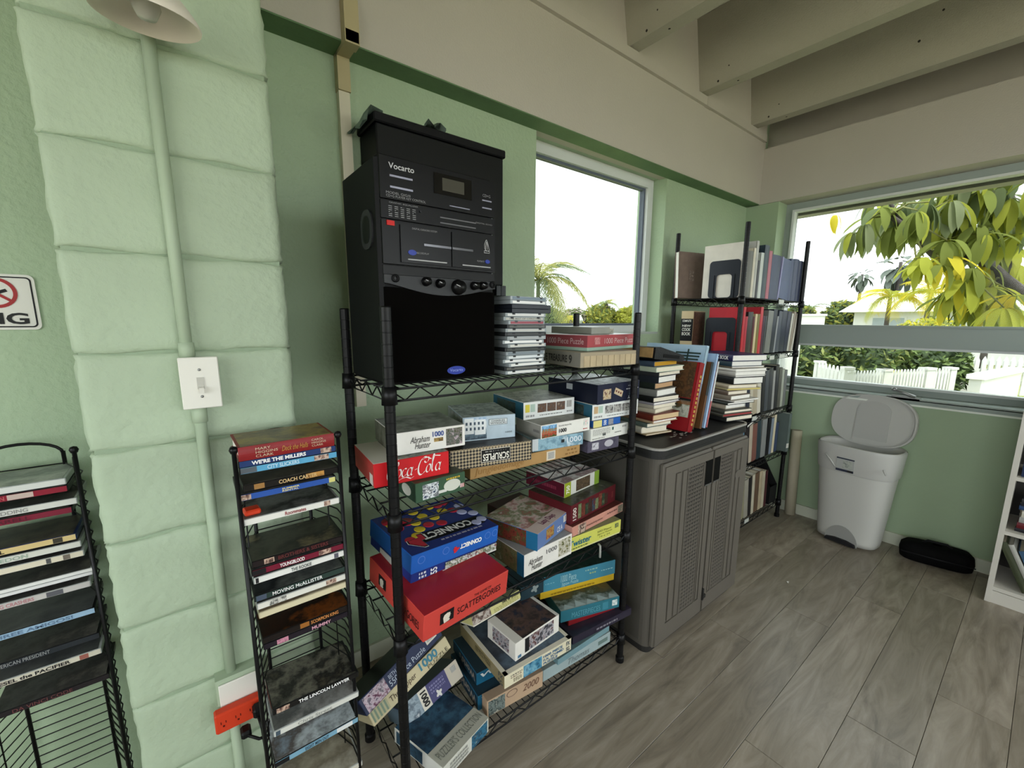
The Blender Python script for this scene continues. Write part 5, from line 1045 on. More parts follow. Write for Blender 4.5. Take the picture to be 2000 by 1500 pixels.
# pile next to the games
it = [('thin cream', (176, 156, 120), .006, .22, .15, PAGE, -.01, .0, -10), ('white', (214, 206, 190), .026, .21, .14, PAGE, -.015, .01, -14), ('grey teal', (96, 110, 104), .018, .21, .15, PAGE, -.012, .0, -8), ('tan and white', (190, 160, 126), .014, .24, .16, PAGEW, .0, .0, -4),
      ('brick red and cream', (110, 44, 34), .026, .24, .17, mat('page_tan', (206, 180, 140), .7), -.006, -.01, -6), ('cream', (200, 190, 168), .018, .21, .15, PAGE, -.006, .0, 4), ('ivory', (206, 198, 180), .016, .22, .15, PAGE, .004, .0, -3), ('lavender grey', (170, 164, 172), .012, .24, .19, PAGEW, .01, .01, 0),
      ('black', (24, 24, 26), .022, .24, .17, PAGE, .0, .0, -5), ('grey', (136, 136, 132), .028, .22, .15, PAGEW, -.002, .0, 2), ('dark olive', (40, 46, 42), .026, .21, .15, mat('page_orange', (196, 158, 118), .7), .0, .01, 3), ('slate black', (40, 44, 52), .028, .22, .15, PAGEW, -.004, .0, 4),
      ('charcoal', (52, 52, 56), .018, .23, .17, PAGE, .006, .0, 2), ('pale green', (196, 206, 186), .020, .24, .19, PAGE, .008, .0, -2), ('blue grey', (70, 84, 104), .022, .2, .17, mat('page_mustard', (196, 146, 40), .6), .0, .0, 0)]
z = stack(it, 1.578, 1.10, CT, None, GS1, '%s in the cabinet pile beside the games')
# organiser wallet on top of the pile
t = empty('organiser_wallet', M=pose(1.572, 1.09, z + .002, -4, 0, 6)); tag(t, 'black leather organiser with tan page edges on top of the book pile', 'organiser')
LEA = mat('black_leather', (22, 22, 24), .45, bump=(200, .4))
mb = MB(); prof = [(-.10, 0), (.085, 0), (.10, .012), (.085, .028), (-.07, .05), (-.10, .046)]
mb.add([(x_, -.115, z_) for x_, z_ in prof] + [(x_, .115, z_) for x_, z_ in prof], [tuple(range(6))[::-1], tuple(range(6, 12))] + [(i, (i + 1) % 6, 6 + (i + 1) % 6, 6 + i) for i in range(6)]); mb.build('cover', LEA, t)
mb = MB(); mb.box(-.103, -.099, -.105, .105, .004, .044); mb.build('page_edges', mat('page_amber', (186, 150, 100), .6, noise=(40, .2)), t)
mb = MB(); mb.box(-.045, .06, -.1165, -.115, .010, .024); mb.build('zip_panel', mat('black_fabric', (12, 12, 13), .8), t)
# tall albums leaning between the piles
GA = 'large albums leaning on the cabinet'
def lean(x, y, th, h, d, col, lab, deg, yaw=0, page=None, band=None):
    M = pose(x, y, CT, yaw, 0, deg) @ Matrix.Translation((th / 2, 0, 0)); return book(M, th, h, d, col, lab, GA, page, 'album', None, band)
FOREST = art('forest_print', [(60, 30, 20), (96, 66, 40), (60, 44, 30), (130, 100, 60)], 30)
t = lean(1.664, 1.065, .040, .305, .26, (140, 22, 28), 'thick red album with a wildlife picture leaning on the book pile', 13, 2)
def lpanel(t, th, d, h, y0, z0, y1, z1, m, nm='picture', off=.0):
    mb = MB(); mb.box(-th / 2 - .0012 - off, -th / 2 - off, -d / 2 + d * y0, -d / 2 + d * y1, h * z0, h * z1); return mb.build(nm, m if isinstance(m, bpy.types.Material) else ink(m), t)
lpanel(t, .04, .26, .305, .05, .48, 1, .995, FOREST); lpanel(t, .04, .26, .305, .04, .20, .7, .44, art('rider_print', [(30, 30, 28), (150, 160, 140), (190, 190, 176), (60, 70, 50), (110, 70, 40)], 18)); lpanel(t, .04, .26, .305, .04, .43, .74, .47, (24, 22, 20), 'caption_bar'); lpanel(t, .04, .26, .305, .04, .38, .7, .43, (176, 110, 50), 'title_strip')
mb = MB()
for k in range(12): mb.box(-.006, .006, -.1345, -.1332, .03 + k * .019, .041 + k * .019)
mb.build('spine_title', mat('gold_print', (206, 176, 90), .35, .3), t)
t = lean(1.722, 1.10, .022, .375, .30, art('sky_album', [(30, 50, 30), (170, 120, 70), (120, 150, 180), (150, 180, 206), (170, 196, 216)], 3, .3, 2), 'tall landscape album with blue sky and a fir tree on its cover', 13, 2, band=(.55, .98, (150, 176, 190)))
mb = MB()
for k in range(7): mb.box(-.0145, -.0113, -.105 - .004 * k, -.035 + .004 * k, .25 + k * .014, .257 + k * .014)
mb.box(-.0145, -.0113, -.073, -.067, .24, .355); mb.build('printed_fir', mat('fir_print', (40, 60, 56), .5), t)
lpanel(t, .022, .30, .375, .0, .66, .6, .72, mat('snow_print', (214, 206, 190), .5), 'printed_snow', .0006)
lean(1.766, 1.06, .018, .30, .25, (96, 64, 36), 'brown album leaning behind the landscape album', 12, 1, band=(.5, 1, (36, 46, 46)))
lean(1.792, 1.055, .016, .335, .25, (150, 176, 206), 'light blue album with white spine lettering leaning on the cabinet', 12, 1)
lean(1.814, 1.05, .010, .30, .24, (176, 96, 96), 'thin pink and white album last of the leaning row', 12, 1, band=(.4, 1, (206, 206, 202)))
# pile at the far end
GR = PAGEW
it = [('black', (38, 40, 40), .022, .26, .19, PAGE, 0.000, .0, 4.8),
      ('red edged olive', (70, 70, 60), .014, .25, .20, mat('page_red', (150, 60, 60), .6), -0.005, .0, 2.4),
      ('dark olive', (64, 66, 58), .016, .25, .19, PAGE, -0.010, .0, 3.6),
      ('cream paperback', (176, 168, 150), .022, .22, .15, GR, 0.000, .01, 7.2),
      ('dark green', (44, 50, 46), .012, .24, .20, GR, 0.020, .0, 5.4),
      ('thin white magazine', (214, 212, 204), .007, .26, .20, GR, 0.050, .0, 8.4),
      ('taupe', (130, 122, 108), .022, .22, .16, GR, 0.020, .0, 9.0),
      ('dusty brown', (110, 96, 84), .020, .20, .14, PAGE, 0.020, .0, 3.6),
      ('yellow edged', (170, 160, 120), .010, .24, .20, mat('page_yellow', (206, 190, 110), .6), 0.080, .0, -6.4),
      ('beige', (176, 164, 140), .018, .24, .17, PAGE, 0.060, .0, -5.8),
      ('heavy black', (26, 26, 28), .034, .25, .19, PAGEW, 0.095, .0, -2.8),
      ('thin grey', (150, 150, 144), .008, .25, .2, PAGEW, 0.105, .0, -0.4),
      ('pale grey', (186, 184, 176), .020, .26, .2, PAGEW, 0.097, .0, -1.0),
      ('plain white', (216, 214, 206), .012, .26, .21, PAGEW, 0.095, .0, 0.8),
      ('faded tan', (160, 150, 130), .010, .22, .2, PAGEW, 0.115, .0, -5.2),
      ('dark teal', (44, 66, 80), .026, .23, .19, PAGEW, 0.085, .0, -4.0)]
z = stack(it, 2.11, 1.03, CT, None, GS2, '%s in the far cabinet pile', LYL, -17)
th = .030
t = book(pose(2.20, 1.035, z, -22) @ LYL @ Matrix.Translation((th / 2, 0, -.135)), th, .27, .21, (36, 36, 76), 'navy cook book with white title on top of the far cabinet pile', GS2, PAGEW)
def spine_text(t, th, h, d, s, z0, z1, col, flip=False):
    """lettering along the spine; reads along the height"""
    D = (th, d, h)
    text(t, D, 'f', .2, z0, .8, z1, s, col, rot=-90 if not flip else 90, bold=.02, off=.0042)
spine_text(t, th, .27, .21, 'MODERN COOK BOOK', .08, .84, (230, 230, 228))

th = .029
t = book(pose(.158, 1.052, 1.0645, 1) @ LYF @ Matrix.Translation((th / 2, 0, -.0915)), th, .183, .128, (132, 34, 36), 'worn red hardcover novel lying on top of the wire tower', None, PAGEW)
D = (th, .128, .183)
for s_, z0, z1, a, b in (('MARY\nHIGGINS\nCLARK', .62, .84, .15, .85), ('CAROL\nHIGGINS\nCLARK', .10, .26, .25, .85)): text(t, D, 'f', a, z0, b, z1, s_, (196, 176, 150), rot=-90, off=.0042)
text(t, D, 'f', .3, .30, .68, .58, 'Deck the Halls', (176, 130, 60), rot=-90, shear=.4, off=.0042)
mb = MB(); mb.box(th / 2, th / 2 + .0006, -.062, .06, .005, .178); mb.build('jacket_picture', art('jacket_print', [(70, 60, 52), (110, 92, 70), (150, 130, 70), (84, 56, 48)], 14), t)

# ---- rows on the corner shelving
CORN = 'books on the corner wire shelving'
def row(x, zs, items, where, y=1.075, xend=3.14):
    fs_ = (xend - x) / sum(i[2] + .0015 for i in items); items = [(a, b, c * fs_, d_, e, f, g) for a, b, c, d_, e, f, g in items]
    for k, (cn, col, th, h, d, lean_, page) in enumerate(items):
        lab = '%s book standing %s from the cabinet side on the %s corner shelf' % (cn, ['first', 'second', 'third', 'fourth', 'fifth', 'sixth', 'seventh', 'eighth', 'ninth', 'tenth', 'eleventh', 'twelfth', 'thirteenth', 'fourteenth', 'fifteenth', 'sixteenth', 'seventeenth', 'eighteenth', 'nineteenth', 'twentieth', 'twenty first', 'twenty second'][k], where)
        M = pose(x + th / 2, y + d / 2, zs + .006 + (th * .5 * abs(math.sin(R(lean_)))), 0, 0, lean_)
        book(M, th, h, d, col, lab, CORN, page)
        x += th + .0015
    return x
P1, P2 = PAGE, PAGEW
row(2.372, V[0], [('white', (220, 214, 204), .016, .285, .23, 0, P2), ('olive grey', (96, 94, 84), .045, .24, .18, 0, P1), ('cream', (206, 200, 182), .020, .26, .19, 0, P1), ('tall silver', (176, 176, 170), .022, .30, .2, 0, P2), ('black and white', (60, 60, 64), .022, .20, .17, 0, P2), ('pale speckled', (190, 196, 190), .030, .245, .18, 0, P1), ('dark teal', (44, 60, 68), .045, .29, .2, 0, P1), ('rose pink', (170, 96, 110), .032, .265, .19, 0, P1), ('dark blue binder', (44, 56, 88), .090, .25, .2, 0, P1), ('lavender', (150, 150, 186), .012, .25, .2, 6, P1), ('slate blue binder', (64, 78, 116), .100, .235, .2, 5, P1), ('spiral bound navy', (50, 62, 98), .040, .25, .2, 0, P1), ('midnight blue', (40, 50, 84), .055, .255, .2, 0, P1), ('deep navy', (36, 44, 72), .050, .25, .19, 0, P1), ('grey', (120, 124, 130), .020, .25, .19, 0, P2)], 'uppermost', xend=3.205)
row(2.40, V[1], [('red', (186, 44, 54), .024, .265, .19, 0, P2), ('crimson', (170, 40, 56), .024, .215, .19, 0, P1), ('dark brown', (50, 44, 42), .050, .24, .19, 0, P1), ('maroon', (90, 40, 46), .020, .215, .18, 0, P1), ('cream', (206, 190, 150), .022, .23, .18, 0, P1), ('yellow and black', (120, 110, 60), .026, .23, .18, 0, P1), ('scarlet', (190, 50, 60), .030, .27, .2, 0, P1), ('plum', (70, 44, 60), .022, .22, .18, 0, P1), ('charcoal', (60, 62, 66), .022, .22, .18, 0, P2), ('thick grey', (120, 122, 118), .060, .25, .19, 3, P1), ('blue black', (40, 46, 58), .045, .26, .19, 2, P2), ('thin silver', (150, 154, 156), .015, .22, .18, 3, P2), ('lettered slate', (70, 76, 88), .045, .25, .19, 3, P2), ('ink blue', (44, 50, 66), .060, .255, .2, 3, P1), ('navy', (50, 54, 70), .045, .25, .19, 4, P1), ('ivory', (196, 194, 182), .022, .24, .18, 6, P2), ('taupe', (150, 140, 126), .030, .25, .19, 7, P1), ('white', (206, 202, 190), .022, .24, .18, 8, P2), ('black', (34, 34, 36), .025, .25, .19, 6, P1)], 'second', xend=3.19)
row(2.40, V[2], [('grey', (130, 130, 126), .03, .20, .17, -6, P2), ('white', (206, 206, 198), .024, .26, .19, -6, P2), ('pale grey', (190, 190, 180), .030, .25, .19, -6, P2), ('black and blue', (40, 46, 60), .034, .27, .2, -7, P1), ('cream', (200, 192, 170), .024, .28, .2, -8, P1), ('beige', (176, 164, 140), .036, .27, .2, -8, P1), ('ivory', (206, 200, 184), .028, .28, .2, -8, P1), ('black', (34, 34, 34), .030, .28, .19, -7, P1), ('slate', (70, 74, 78), .030, .26, .19, -6, P2), ('dark grey', (56, 58, 60), .034, .27, .19, -6, P1), ('silver', (150, 150, 146), .020, .25, .19, -5, P2), ('charcoal', (44, 44, 46), .032, .28, .19, -5, P1), ('olive', (84, 84, 76), .028, .26, .19, -4, P1), ('pale sage', (160, 164, 150), .022, .25, .19, -4, P1), ('mid grey', (110, 112, 110), .026, .24, .19, -3, P2)], 'third', xend=3.14)
row(2.42, V[3], [('dark red', (110, 40, 40), .022, .2, .17, -5, P1), ('white', (206, 204, 196), .024, .19, .17, -6, P2), ('orange', (176, 96, 50), .028, .24, .18, -7, P2), ('sky blue', (70, 124, 160), .026, .24, .18, -7, P1), ('black with red blossom', (36, 30, 32), .040, .24, .18, -6, P1), ('tan', (176, 164, 146), .028, .25, .19, -6, P2), ('rust and grey', (120, 80, 70), .040, .24, .18, -6, P1), ('dark teal', (44, 60, 66), .036, .25, .19, -8, P1), ('patterned grey', (130, 132, 130), .045, .25, .18, -3, P2), ('black', (30, 30, 32), .032, .25, .19, 0, P1), ('blue grey', (120, 130, 142), .026, .24, .19, 0, P2), ('cream', (206, 196, 166), .022, .26, .19, 0, P2), ('navy and white', (60, 72, 96), .030, .2, .18, 0, P2)], 'fourth', xend=3.08)
row(2.46, V[4], [('grey', (120, 120, 114), .024, .24, .19, -8, P2), ('cream', (196, 186, 140), .026, .25, .2, -9, P2), ('white', (190, 190, 180), .02, .22, .18, -9, P2), ('khaki', (140, 136, 110), .045, .26, .2, -7, P1), ('stone', (150, 146, 134), .032, .26, .2, -7, P2), ('black', (36, 34, 34), .025, .26, .2, -6, P1), ('ivory', (186, 180, 160), .022, .27, .2, -5, P2), ('brown', (96, 76, 60), .034, .27, .2, -5, P1), ('buff', (170, 156, 130), .028, .27, .2, -4, P2), ('parchment', (176, 168, 146), .024, .26, .2, -4, P2), ('wine', (70, 36, 40), .02, .25, .2, -3, P1)], 'lowest', xend=3.0)
# single items on the corner shelving
t = book(pose(2.40, 1.40, V[0] + .008, 76, 0, 3), .030, .265, .20, mat('grained_grey_brown', (122, 106, 96), .6, noise=(30, .12)), 'grey brown book with a small emblem leaning at the back corner post', CORN, PAGEW)
mb = MB(); mb.box(-.0165, -.0155, -.02, .02, .10, .16); mb.build('emblem', art('emblem_print', [(150, 136, 126), (110, 96, 88), (180, 166, 156)], 90), t)
t = book(pose(2.40, 1.36, V[1] + .006, -83, 0, 0), .07, .245, .17, mat('kraft_cover', (196, 176, 140), .5), 'thick cook book with a black banded spine at the back post', CORN, PAGE, band=(.30, .82, (24, 24, 26)))
D = (.07, .17, .245)
for s_, v in (('COMPLETE', .745), ('NEW', .63), ('COOK', .53), ('BOOK', .43)): text(t, D, 'f', .14, v, .86, v + .075 if s_ in ('COOK', 'BOOK') else v + .05, s_, (222, 220, 212), bold=.02, off=.0045)
mb = MB(); mb.box(.0352, .0362, -.08, .08, .005, .24); mb.build('back_cover_print', art('bark_print', [(60, 40, 32), (100, 70, 56), (70, 46, 38), (120, 90, 70)], 30), t)
# bookends
BE = mat('bookend_steel', (44, 46, 52), .35, .4)
def bookend(x, y, z, lab, h=.20, w=.17):
    t = empty('bookend', (x, y, z)); tag(t, lab, 'bookend', 'steel bookends')
    FX = Matrix.Rotation(R(-90), 4, 'Z') @ FLAT
    out = rrect(w, h, .02); out = [(a, b + h / 2) for a, b in out]; inn = [(a, b + h * .32) for a, b in rrect(w * .5, h * .62, .018)]
    mb = MB(); n = len(out); vs = [(a, b, zz) for zz in (0, .0015) for a, b in out + inn]; fs = []
    for i in range(n):
        j = (i + 1) % n; fs += [(i, j, n + j, n + i), (2 * n + i, 2 * n + j, 3 * n + j, 3 * n + i), (i, j, 2 * n + j, 2 * n + i), (n + i, n + j, 3 * n + j, 3 * n + i)]
    mb.add(vs, fs, M=FX); mb.build('plate', BE, t)
    mb = MB(); mb.box(-.002, .12, -w / 2, w / 2, -.0008, .0008); mb.build('foot', BE, t)
    for s_ in (-1, 1):
        mb = MB(); mb.box(-.006, 0, s_ * w * .33 - .003, s_ * w * .33 + .003, .0, h * .62); mb.build('rib', BE, t)
bookend(2.366, 1.18, V[0] + .004, 'steel bookend holding the white book on the uppermost corner shelf')
bookend(2.390, 1.19, V[1] + .004, 'steel bookend beside the red book on the second corner shelf', .21)
mb = MB(); mb.cbox(.28, .20, .022, .002); o = mb.build('magazine', cov((190, 188, 178)), None, None, pose(3.0, 1.18, V[3] + .272, 4)); tag(o, 'flat pale book lying across the row on the fourth corner shelf', 'book')
t = empty('photo_album', M=pose(2.66, 1.17, V[3] + .262, 8, 0, -6)); tag(t, 'black album with white page edges lying on the fourth shelf row', 'album')
mb = MB(); mb.box(-.14, .14, -.10, .10, .0, .003); mb.box(-.14, .14, -.10, .10, .016, .020); mb.box(-.143, -.14, -.1, .1, 0, .02); mb.build('cover', LEA, t)
mb = MB(); mb.box(-.138, .136, -.097, .098, .003, .016); mb.build('pages', PAGEW, t)
t = book(pose(3.115, 1.125, V[3] + .005, -4, 0, 0), .035, .26, .20, (96, 108, 104), 'grey green ring binder with white labels at the window end of the fourth shelf', CORN, PAGEW, 'binder', None, (.10, .22, (214, 214, 206)), 'binder')
mb = MB(); mb.box(-.0156, -.015, -.06, .02, .11, .17); mb.build('red_mark', ink((140, 50, 70)), t)
t = empty('magazine_holder', M=pose(2.93, 1.20, V[4] + .004, 0)); tag(t, 'black slanted magazine holder standing at the end of the lowest corner shelf', 'magazine holder')
mb = MB()
for x_ in (.09, .20): mb.add([(x_, -.13, 0), (x_, .12, 0), (x_, .12, .31), (x_, -.02, .31), (x_, -.13, .12), (x_ + .003, -.13, 0), (x_ + .003, .12, 0), (x_ + .003, .12, .31), (x_ + .003, -.02, .31), (x_ + .003, -.13, .12)], [(0, 1, 2, 3, 4), (9, 8, 7, 6, 5)] + [(i, (i + 1) % 5, 5 + (i + 1) % 5, 5 + i) for i in range(5)])
mb.box(.09, .203, .118, .121, 0, .31); mb.box(.09, .203, -.13, .121, 0, .003); mb.box(.09, .203, -.131, -.128, 0, .12); mb.build('holder', mat('black_board', (22, 22, 23), .6), t)
t = empty('framed_board', M=pose(2.99, 1.21, V[4] + .006, 0, -2, 0)); tag(t, 'grey board with a black inset leaning under the fourth corner shelf', 'board')
mb = MB(); mb.box(-.16, .12, .04, .045, .0, .335); mb.build('board', mat('grey_board', (118, 114, 104), .6), t)
mb = MB(); mb.box(-.16, .06, .037, .0405, .20, .31); mb.build('inset', mat('black_board', (22, 22, 23), .6), t)

# ---------------------------------------------------------------- storage cabinet
CG = mat('cabinet_grey', (98, 93, 85), .5, noise=(5, .04), bump=(220, .25, .002)); CGd = mat('cabinet_edge_dark', (40, 39, 37), .6); CLID = mat('cabinet_lid_black', (40, 40, 39), .45, bump=(300, .3, .001))
CX0, CX1, CYF, CYB, CZ = 1.362, 2.085, .868, 1.36, .845
t = empty('storage_cabinet', ((CX0 + CX1) / 2, (CYF + CYB) / 2, 0)); tag(t, 'grey plastic storage cabinet with woven door panels and a black lid', 'cabinet')
w, d = CX1 - CX0, CYB - CYF
def rr(w, d, r): return rrect(w, d, r, 6)
mb = MB(); mb.prism(rr(w, d, .035), .03, CZ); mb.build('body', mat('cabinet_body', (84, 80, 73), .55, noise=(5, .04)), t)
mb = MB(); mb.prism(rr(w - .01, d - .01, .03), 0, .03); mb.build('plinth', CGd, t)
mb = MB(); mb.prism(rr(w + .02, d + .02, .05), CZ, CZ + .024); lid = mb.build('lid', CLID, t)
mb = MB(); rim(mb, rr(w + .024, d + .024, .052), rr(w + .004, d + .004, .042), CZ + .022, CZ + .030, Matrix.Identity(4)); mb.build('lid_edge', mat('lid_edge_light', (150, 148, 142), .4), lid)
mb = MB(); rim(mb, rr(w + .022, d + .022, .051), rr(w + .0, d + .0, .04), CZ - .012, CZ, Matrix.Identity(4)); mb.build('lid_skirt', CLID, lid)
SEAM = .018
def door(x0, x1, mirror):
    y0 = -d / 2
    dm = MB(); dm.cbox(x1 - x0 - .004, .022, CZ - .03 - .035, .006, M=Matrix.Translation(((x0 + x1) / 2, y0 - .006, .035))); D_ = dm.build('door', CG, t)
    W_ = x1 - x0
    def px(a): return x0 + W_ * (a if not mirror else 1 - a)
    def slab(a, b, z0, z1, m, nm, yo=.0, th_=.004):
        mb = MB(); xa, xb = sorted((px(a), px(b))); mb.box(xa, xb, y0 - .017 - th_, y0 - .017, z0, z1); return mb.build(nm, m, D_)
    zt, zb = CZ - .075, .12
    # raised frame leaves the panel recessed; grooves stay between the ribs
    for a, b, z0, z1 in ((.02, .20, .045, CZ - .04), (.90, .985, .045, CZ - .04), (.20, .90, zt, CZ - .04), (.20, .90, .045, zb)): slab(a, b, z0, z1, CG, 'door_rail', 0, .006)
    for a, b in ((.235, .32), (.36, .44), (.835, .875)): slab(a, b, zb + .006, zt - .006, CG, 'rib', 0, .0055)
    for a, b in ((.46, .475), (.80, .815)): slab(a, b, zb, zt, CG, 'panel_edge', 0, .0055)
    slab(.475, .80, zb, zt, mat('weave_back', (40, 38, 35), .6), 'weave_back', 0, .001)
    mb = MB(); n1, n2 = 6, 38
    for i in range(n1):
        for j in range(n2):
            ax, az = px(.475 + .325 * (i + .5) / n1), zb + (zt - zb) * (j + .5) / n2; hx, hz = W_ * .325 / n1 * .46, (zt - zb) / n2 * .62
            k = len(mb.v)
            mb.add([(ax - hx, y0 - .018, az - hz * .9), (ax + hx, y0 - .018, az + hz * .1), (ax + hx, y0 - .018, az + hz * .9), (ax - hx, y0 - .018, az - hz * .1), (ax, y0 - .0255, az)], [(0, 1, 4), (1, 2, 4), (2, 3, 4), (3, 0, 4)])
    o = mb.build('weave_panel', CG, D_); o['kind'] = 'stuff'
    return D_
dl = door(-w / 2 + .012, SEAM - .002, False); dr = door(SEAM + .002, w / 2 - .012, True)
for D_, x0, x1 in ((dl, SEAM - .062, SEAM - .008), (dr, SEAM + .008, SEAM + .058)):
    mb = MB(); mb.box(x0, x1, -d / 2 - .0245, -d / 2 - .017, CZ - .185, CZ - .075); mb.build('handle', mat('handle_black', (6, 6, 6), .5, spec=.1), D_)
    mb = MB(); mb.box(x0, x1, -d / 2 - .026, -d / 2 - .0245, CZ - .185, CZ - .180); mb.build('handle_lip', mat('handle_lip', (90, 90, 88), .4), D_)
mb = MB(); mb.prism(circ(.02, 24, 1.5), 0, .003, M=Matrix.Translation((w / 2 - .10, -d / 2 - .022, CZ - .20)) @ FLAT); mb.build('oval_mark', CG, dr)
mb = MB(); mb.box(SEAM - .004, SEAM + .006, -d / 2 - .028, -d / 2 - .015, .10, .155); mb.box(SEAM - .008, SEAM + .014, -d / 2 - .032, -d / 2 - .022, .112, .128); mb.build('latch', CGd, t)
mb = MB(); mb.box(-w / 2 - .002, -w / 2 + .002, -d / 2 + .04, d / 2, .05, CZ - .03); mb.build('side_panel', mat('cabinet_side', (76, 73, 67), .55, noise=(5, .04)), t)
# paper scraps on the lid
o = MB()
for k in range(14):
    a, b = rnd.uniform(-.07, .07), rnd.uniform(-.03, .03); o.box(a, a + rnd.uniform(.006, .02), b, b + rnd.uniform(.004, .009), .0, .0008)
t = o.build('paper_doily', mat('scrap_print', (150, 142, 134), .6), None, None, pose(1.60, .93, CT + .001, 12)); tag(t, 'torn patterned paper scrap lying on the black cabinet lid', 'paper')

# ---------------------------------------------------------------- pedal bin
BIN = mat('bin_white', (190, 190, 184), .42); BAG = glass('bag_film', (.9, .9, .9))
t = empty('pedal_bin', M=pose(3.178, .655, 0, -6)); tag(t, 'white pedal bin with its lid open and a liner bag under the window', 'bin')
def sup(a, b, n=44, e=3.2): 
    out = []
    for k in range(n):
        th_ = 2 * math.pi * k / n; c, s_ = math.cos(th_), math.sin(th_); out.append((a * math.copysign(abs(c) ** (2 / e), c), b * math.copysign(abs(s_) ** (2 / e), s_)))
    return out
def loft(mb, rings, cap0=False, smooth=True):
    n = len(rings[0][0]); vs = [(x, y, z_) for pts, z_ in rings for x, y in pts]; fs = []
    for i in range(len(rings) - 1):
        for k in range(n): fs.append((i * n + k, i * n + (k + 1) % n, (i + 1) * n + (k + 1) % n, (i + 1) * n + k))
    if cap0: fs.append(tuple(range(n))[::-1])
    mb.add(vs, fs, smooth)
mb = MB(); loft(mb, [(sup(.105, .155), .012), (sup(.108, .158), .04), (sup(.122, .185), .40), (sup(.132, .20), .60), (sup(.136, .205), .612), (sup(.131, .20), .618), (sup(.126, .194), .60), (sup(.112, .172), .25), (sup(.09, .14), .05)], True); mb.build('body', BIN, t)
# arched pedal recess on the front: a dark arch plate with rim
arch_ = [(-.085, .0)] + [(.085 * math.cos(math.pi - a / 14 * math.pi), .105 * math.sin(a / 14 * math.pi) + .005) for a in range(15)] + [(.085, .0)]
FXm = Matrix.Rotation(R(-90), 4, 'Z') @ FLAT
mb = MB(); mb.prism(arch_, 0, .006, M=Matrix.Translation((-.1015, 0, .006)) @ Matrix.Rotation(R(-3), 4, 'Y') @ FXm); mb.build('pedal_recess', mat('bin_recess', (150, 150, 146), .5), t)
mb = MB(); mb.prism([(-.08, 0), (.08, 0), (.075, .016), (.03, .026), (-.03, .026), (-.075, .016)], 0, .03, M=Matrix.Translation((-.098, 0, .008)) @ FXm); mb.build('pedal', mat('pedal_black', (34, 34, 36), .4), t)
mb = MB(); loft(mb, [(sup(.1365, .2065), .614), (sup(.139, .2095), .606), (sup(.1345, .203), .52), (sup(.131, .198), .46), (sup(.128, .194), .452)]); mb.build('liner_bag', mat('bag_plastic', (186, 186, 181), .2), t)
mb = MB(); mb.tube([(-.133, .13, .55), (-.135, .10, .52), (-.131, .07, .48)], .004, 6); mb.tube([(-.133, -.16, .53), (-.134, -.175, .50)], .004, 6); mb.build('bag_fold', mat('bag_plastic', (186, 186, 181), .2), t)
lidp = sup(.158, .212, 48, 2.6)
mb = MB(); Ml = Matrix.Translation((.118, 0, .585)) @ Matrix.Rotation(R(-84), 4, 'Y') @ Matrix.Translation((.165, 0, 0))
mb.prism(lidp, 0, .012, M=Ml); li = mb.build('bin_lid', BIN, t)
mb = MB(); rim(mb, sup(.158, .212, 48, 2.6), sup(.150, .204, 48, 2.6), .012, .028, Ml); mb.build('lid_rim', BIN, li)
mb = MB(); mb.prism([(-.12, -.085), (.06, -.085)] + [(.06 + .06 * math.sin(a / 10 * math.pi), -.085 * math.cos(a / 10 * math.pi)) for a in range(1, 10)] + [(.06, .085), (-.12, .085)], .012, .017, M=Ml); mb.build('lid_panel', mat('bin_white2', (182, 182, 177), .42), li)
# label on the front of the bin
Mlab = Matrix.Translation((-.1335, .02, .505)) @ Matrix.Rotation(R(-2.6), 4, 'Y')
mb = MB(); mb.box(-.0025, -.0005, -.045, .045, -.042, .042, M=Mlab); lab = mb.build('label', mat('label_paper', (170, 172, 168), .35), t)
mb = MB(); mb.box(-.0032, -.0024, -.045, .045, .034, .042, M=Mlab); mb.box(-.0032, -.0024, -.045, .045, -.042, -.028, M=Mlab); mb.build('label_band', mat('label_dark', (56, 60, 74), .35), lab)
mb = MB(); mb.box(-.0034, -.0026, -.040, -.014, -.040, -.029, M=Mlab); mb.build('barcode', BAR, lab)
mb = MB(); mb.box(-.0032, -.0024, -.036, .012, -.02, .028, M=Mlab); mb.build('label_picture', art('label_print', [(140, 146, 136), (176, 180, 170), (110, 120, 116)], 40), lab)
# paper roll
t = empty('paper_roll', M=pose(3.285, 1.02, 0, 0, -2, 1.5)); tag(t, 'tall cream paper roll standing in the corner beside the bin', 'roll')
mb = MB(); mb.lathe([(.012, .002), (.033, .0), (.033, .605), (.028, .606), (.027, .56), (.012, .56)], 24); mb.build('roll', mat('roll_paper', (196, 188, 164), .65, noise=(8, .04)), t)
mb = MB(); mb.lathe([(.026, .55), (.026, .607), (.024, .607), (.024, .55)], 24); mb.build('inner_layer', mat('roll_paper2', (176, 168, 146), .65), t)
# black bag on the floor
t = empty('black_bag', M=pose(3.235, .265, 0, -78)); tag(t, 'black padded case lying on the floor along the baseboard', 'bag')
mb = MB(); loft(mb, [(sup(.135, .045), .0), (sup(.15, .062), .012), (sup(.155, .068), .05), (sup(.15, .064), .085), (sup(.13, .05), .105), (sup(.10, .035), .110), (sup(.02, .01), .111)], True); mb.build('case', mat('black_nylon', (10, 10, 10), .8, spec=.1, bump=(260, .5)), t)
mb = MB(); mb.tube([(-.15, -.066, .055), (0, -.071, .055), (.15, -.066, .055)], .003, 6); mb.build('zip', mat('zip_black', (30, 30, 32), .4), t)
mb = MB(); mb.tube([(-.06, 0, .108), (-.04, 0, .125), (.04, 0, .125), (.06, 0, .108)], .006, 8); mb.build('handle', mat('black_nylon2', (20, 20, 21), .7), t)
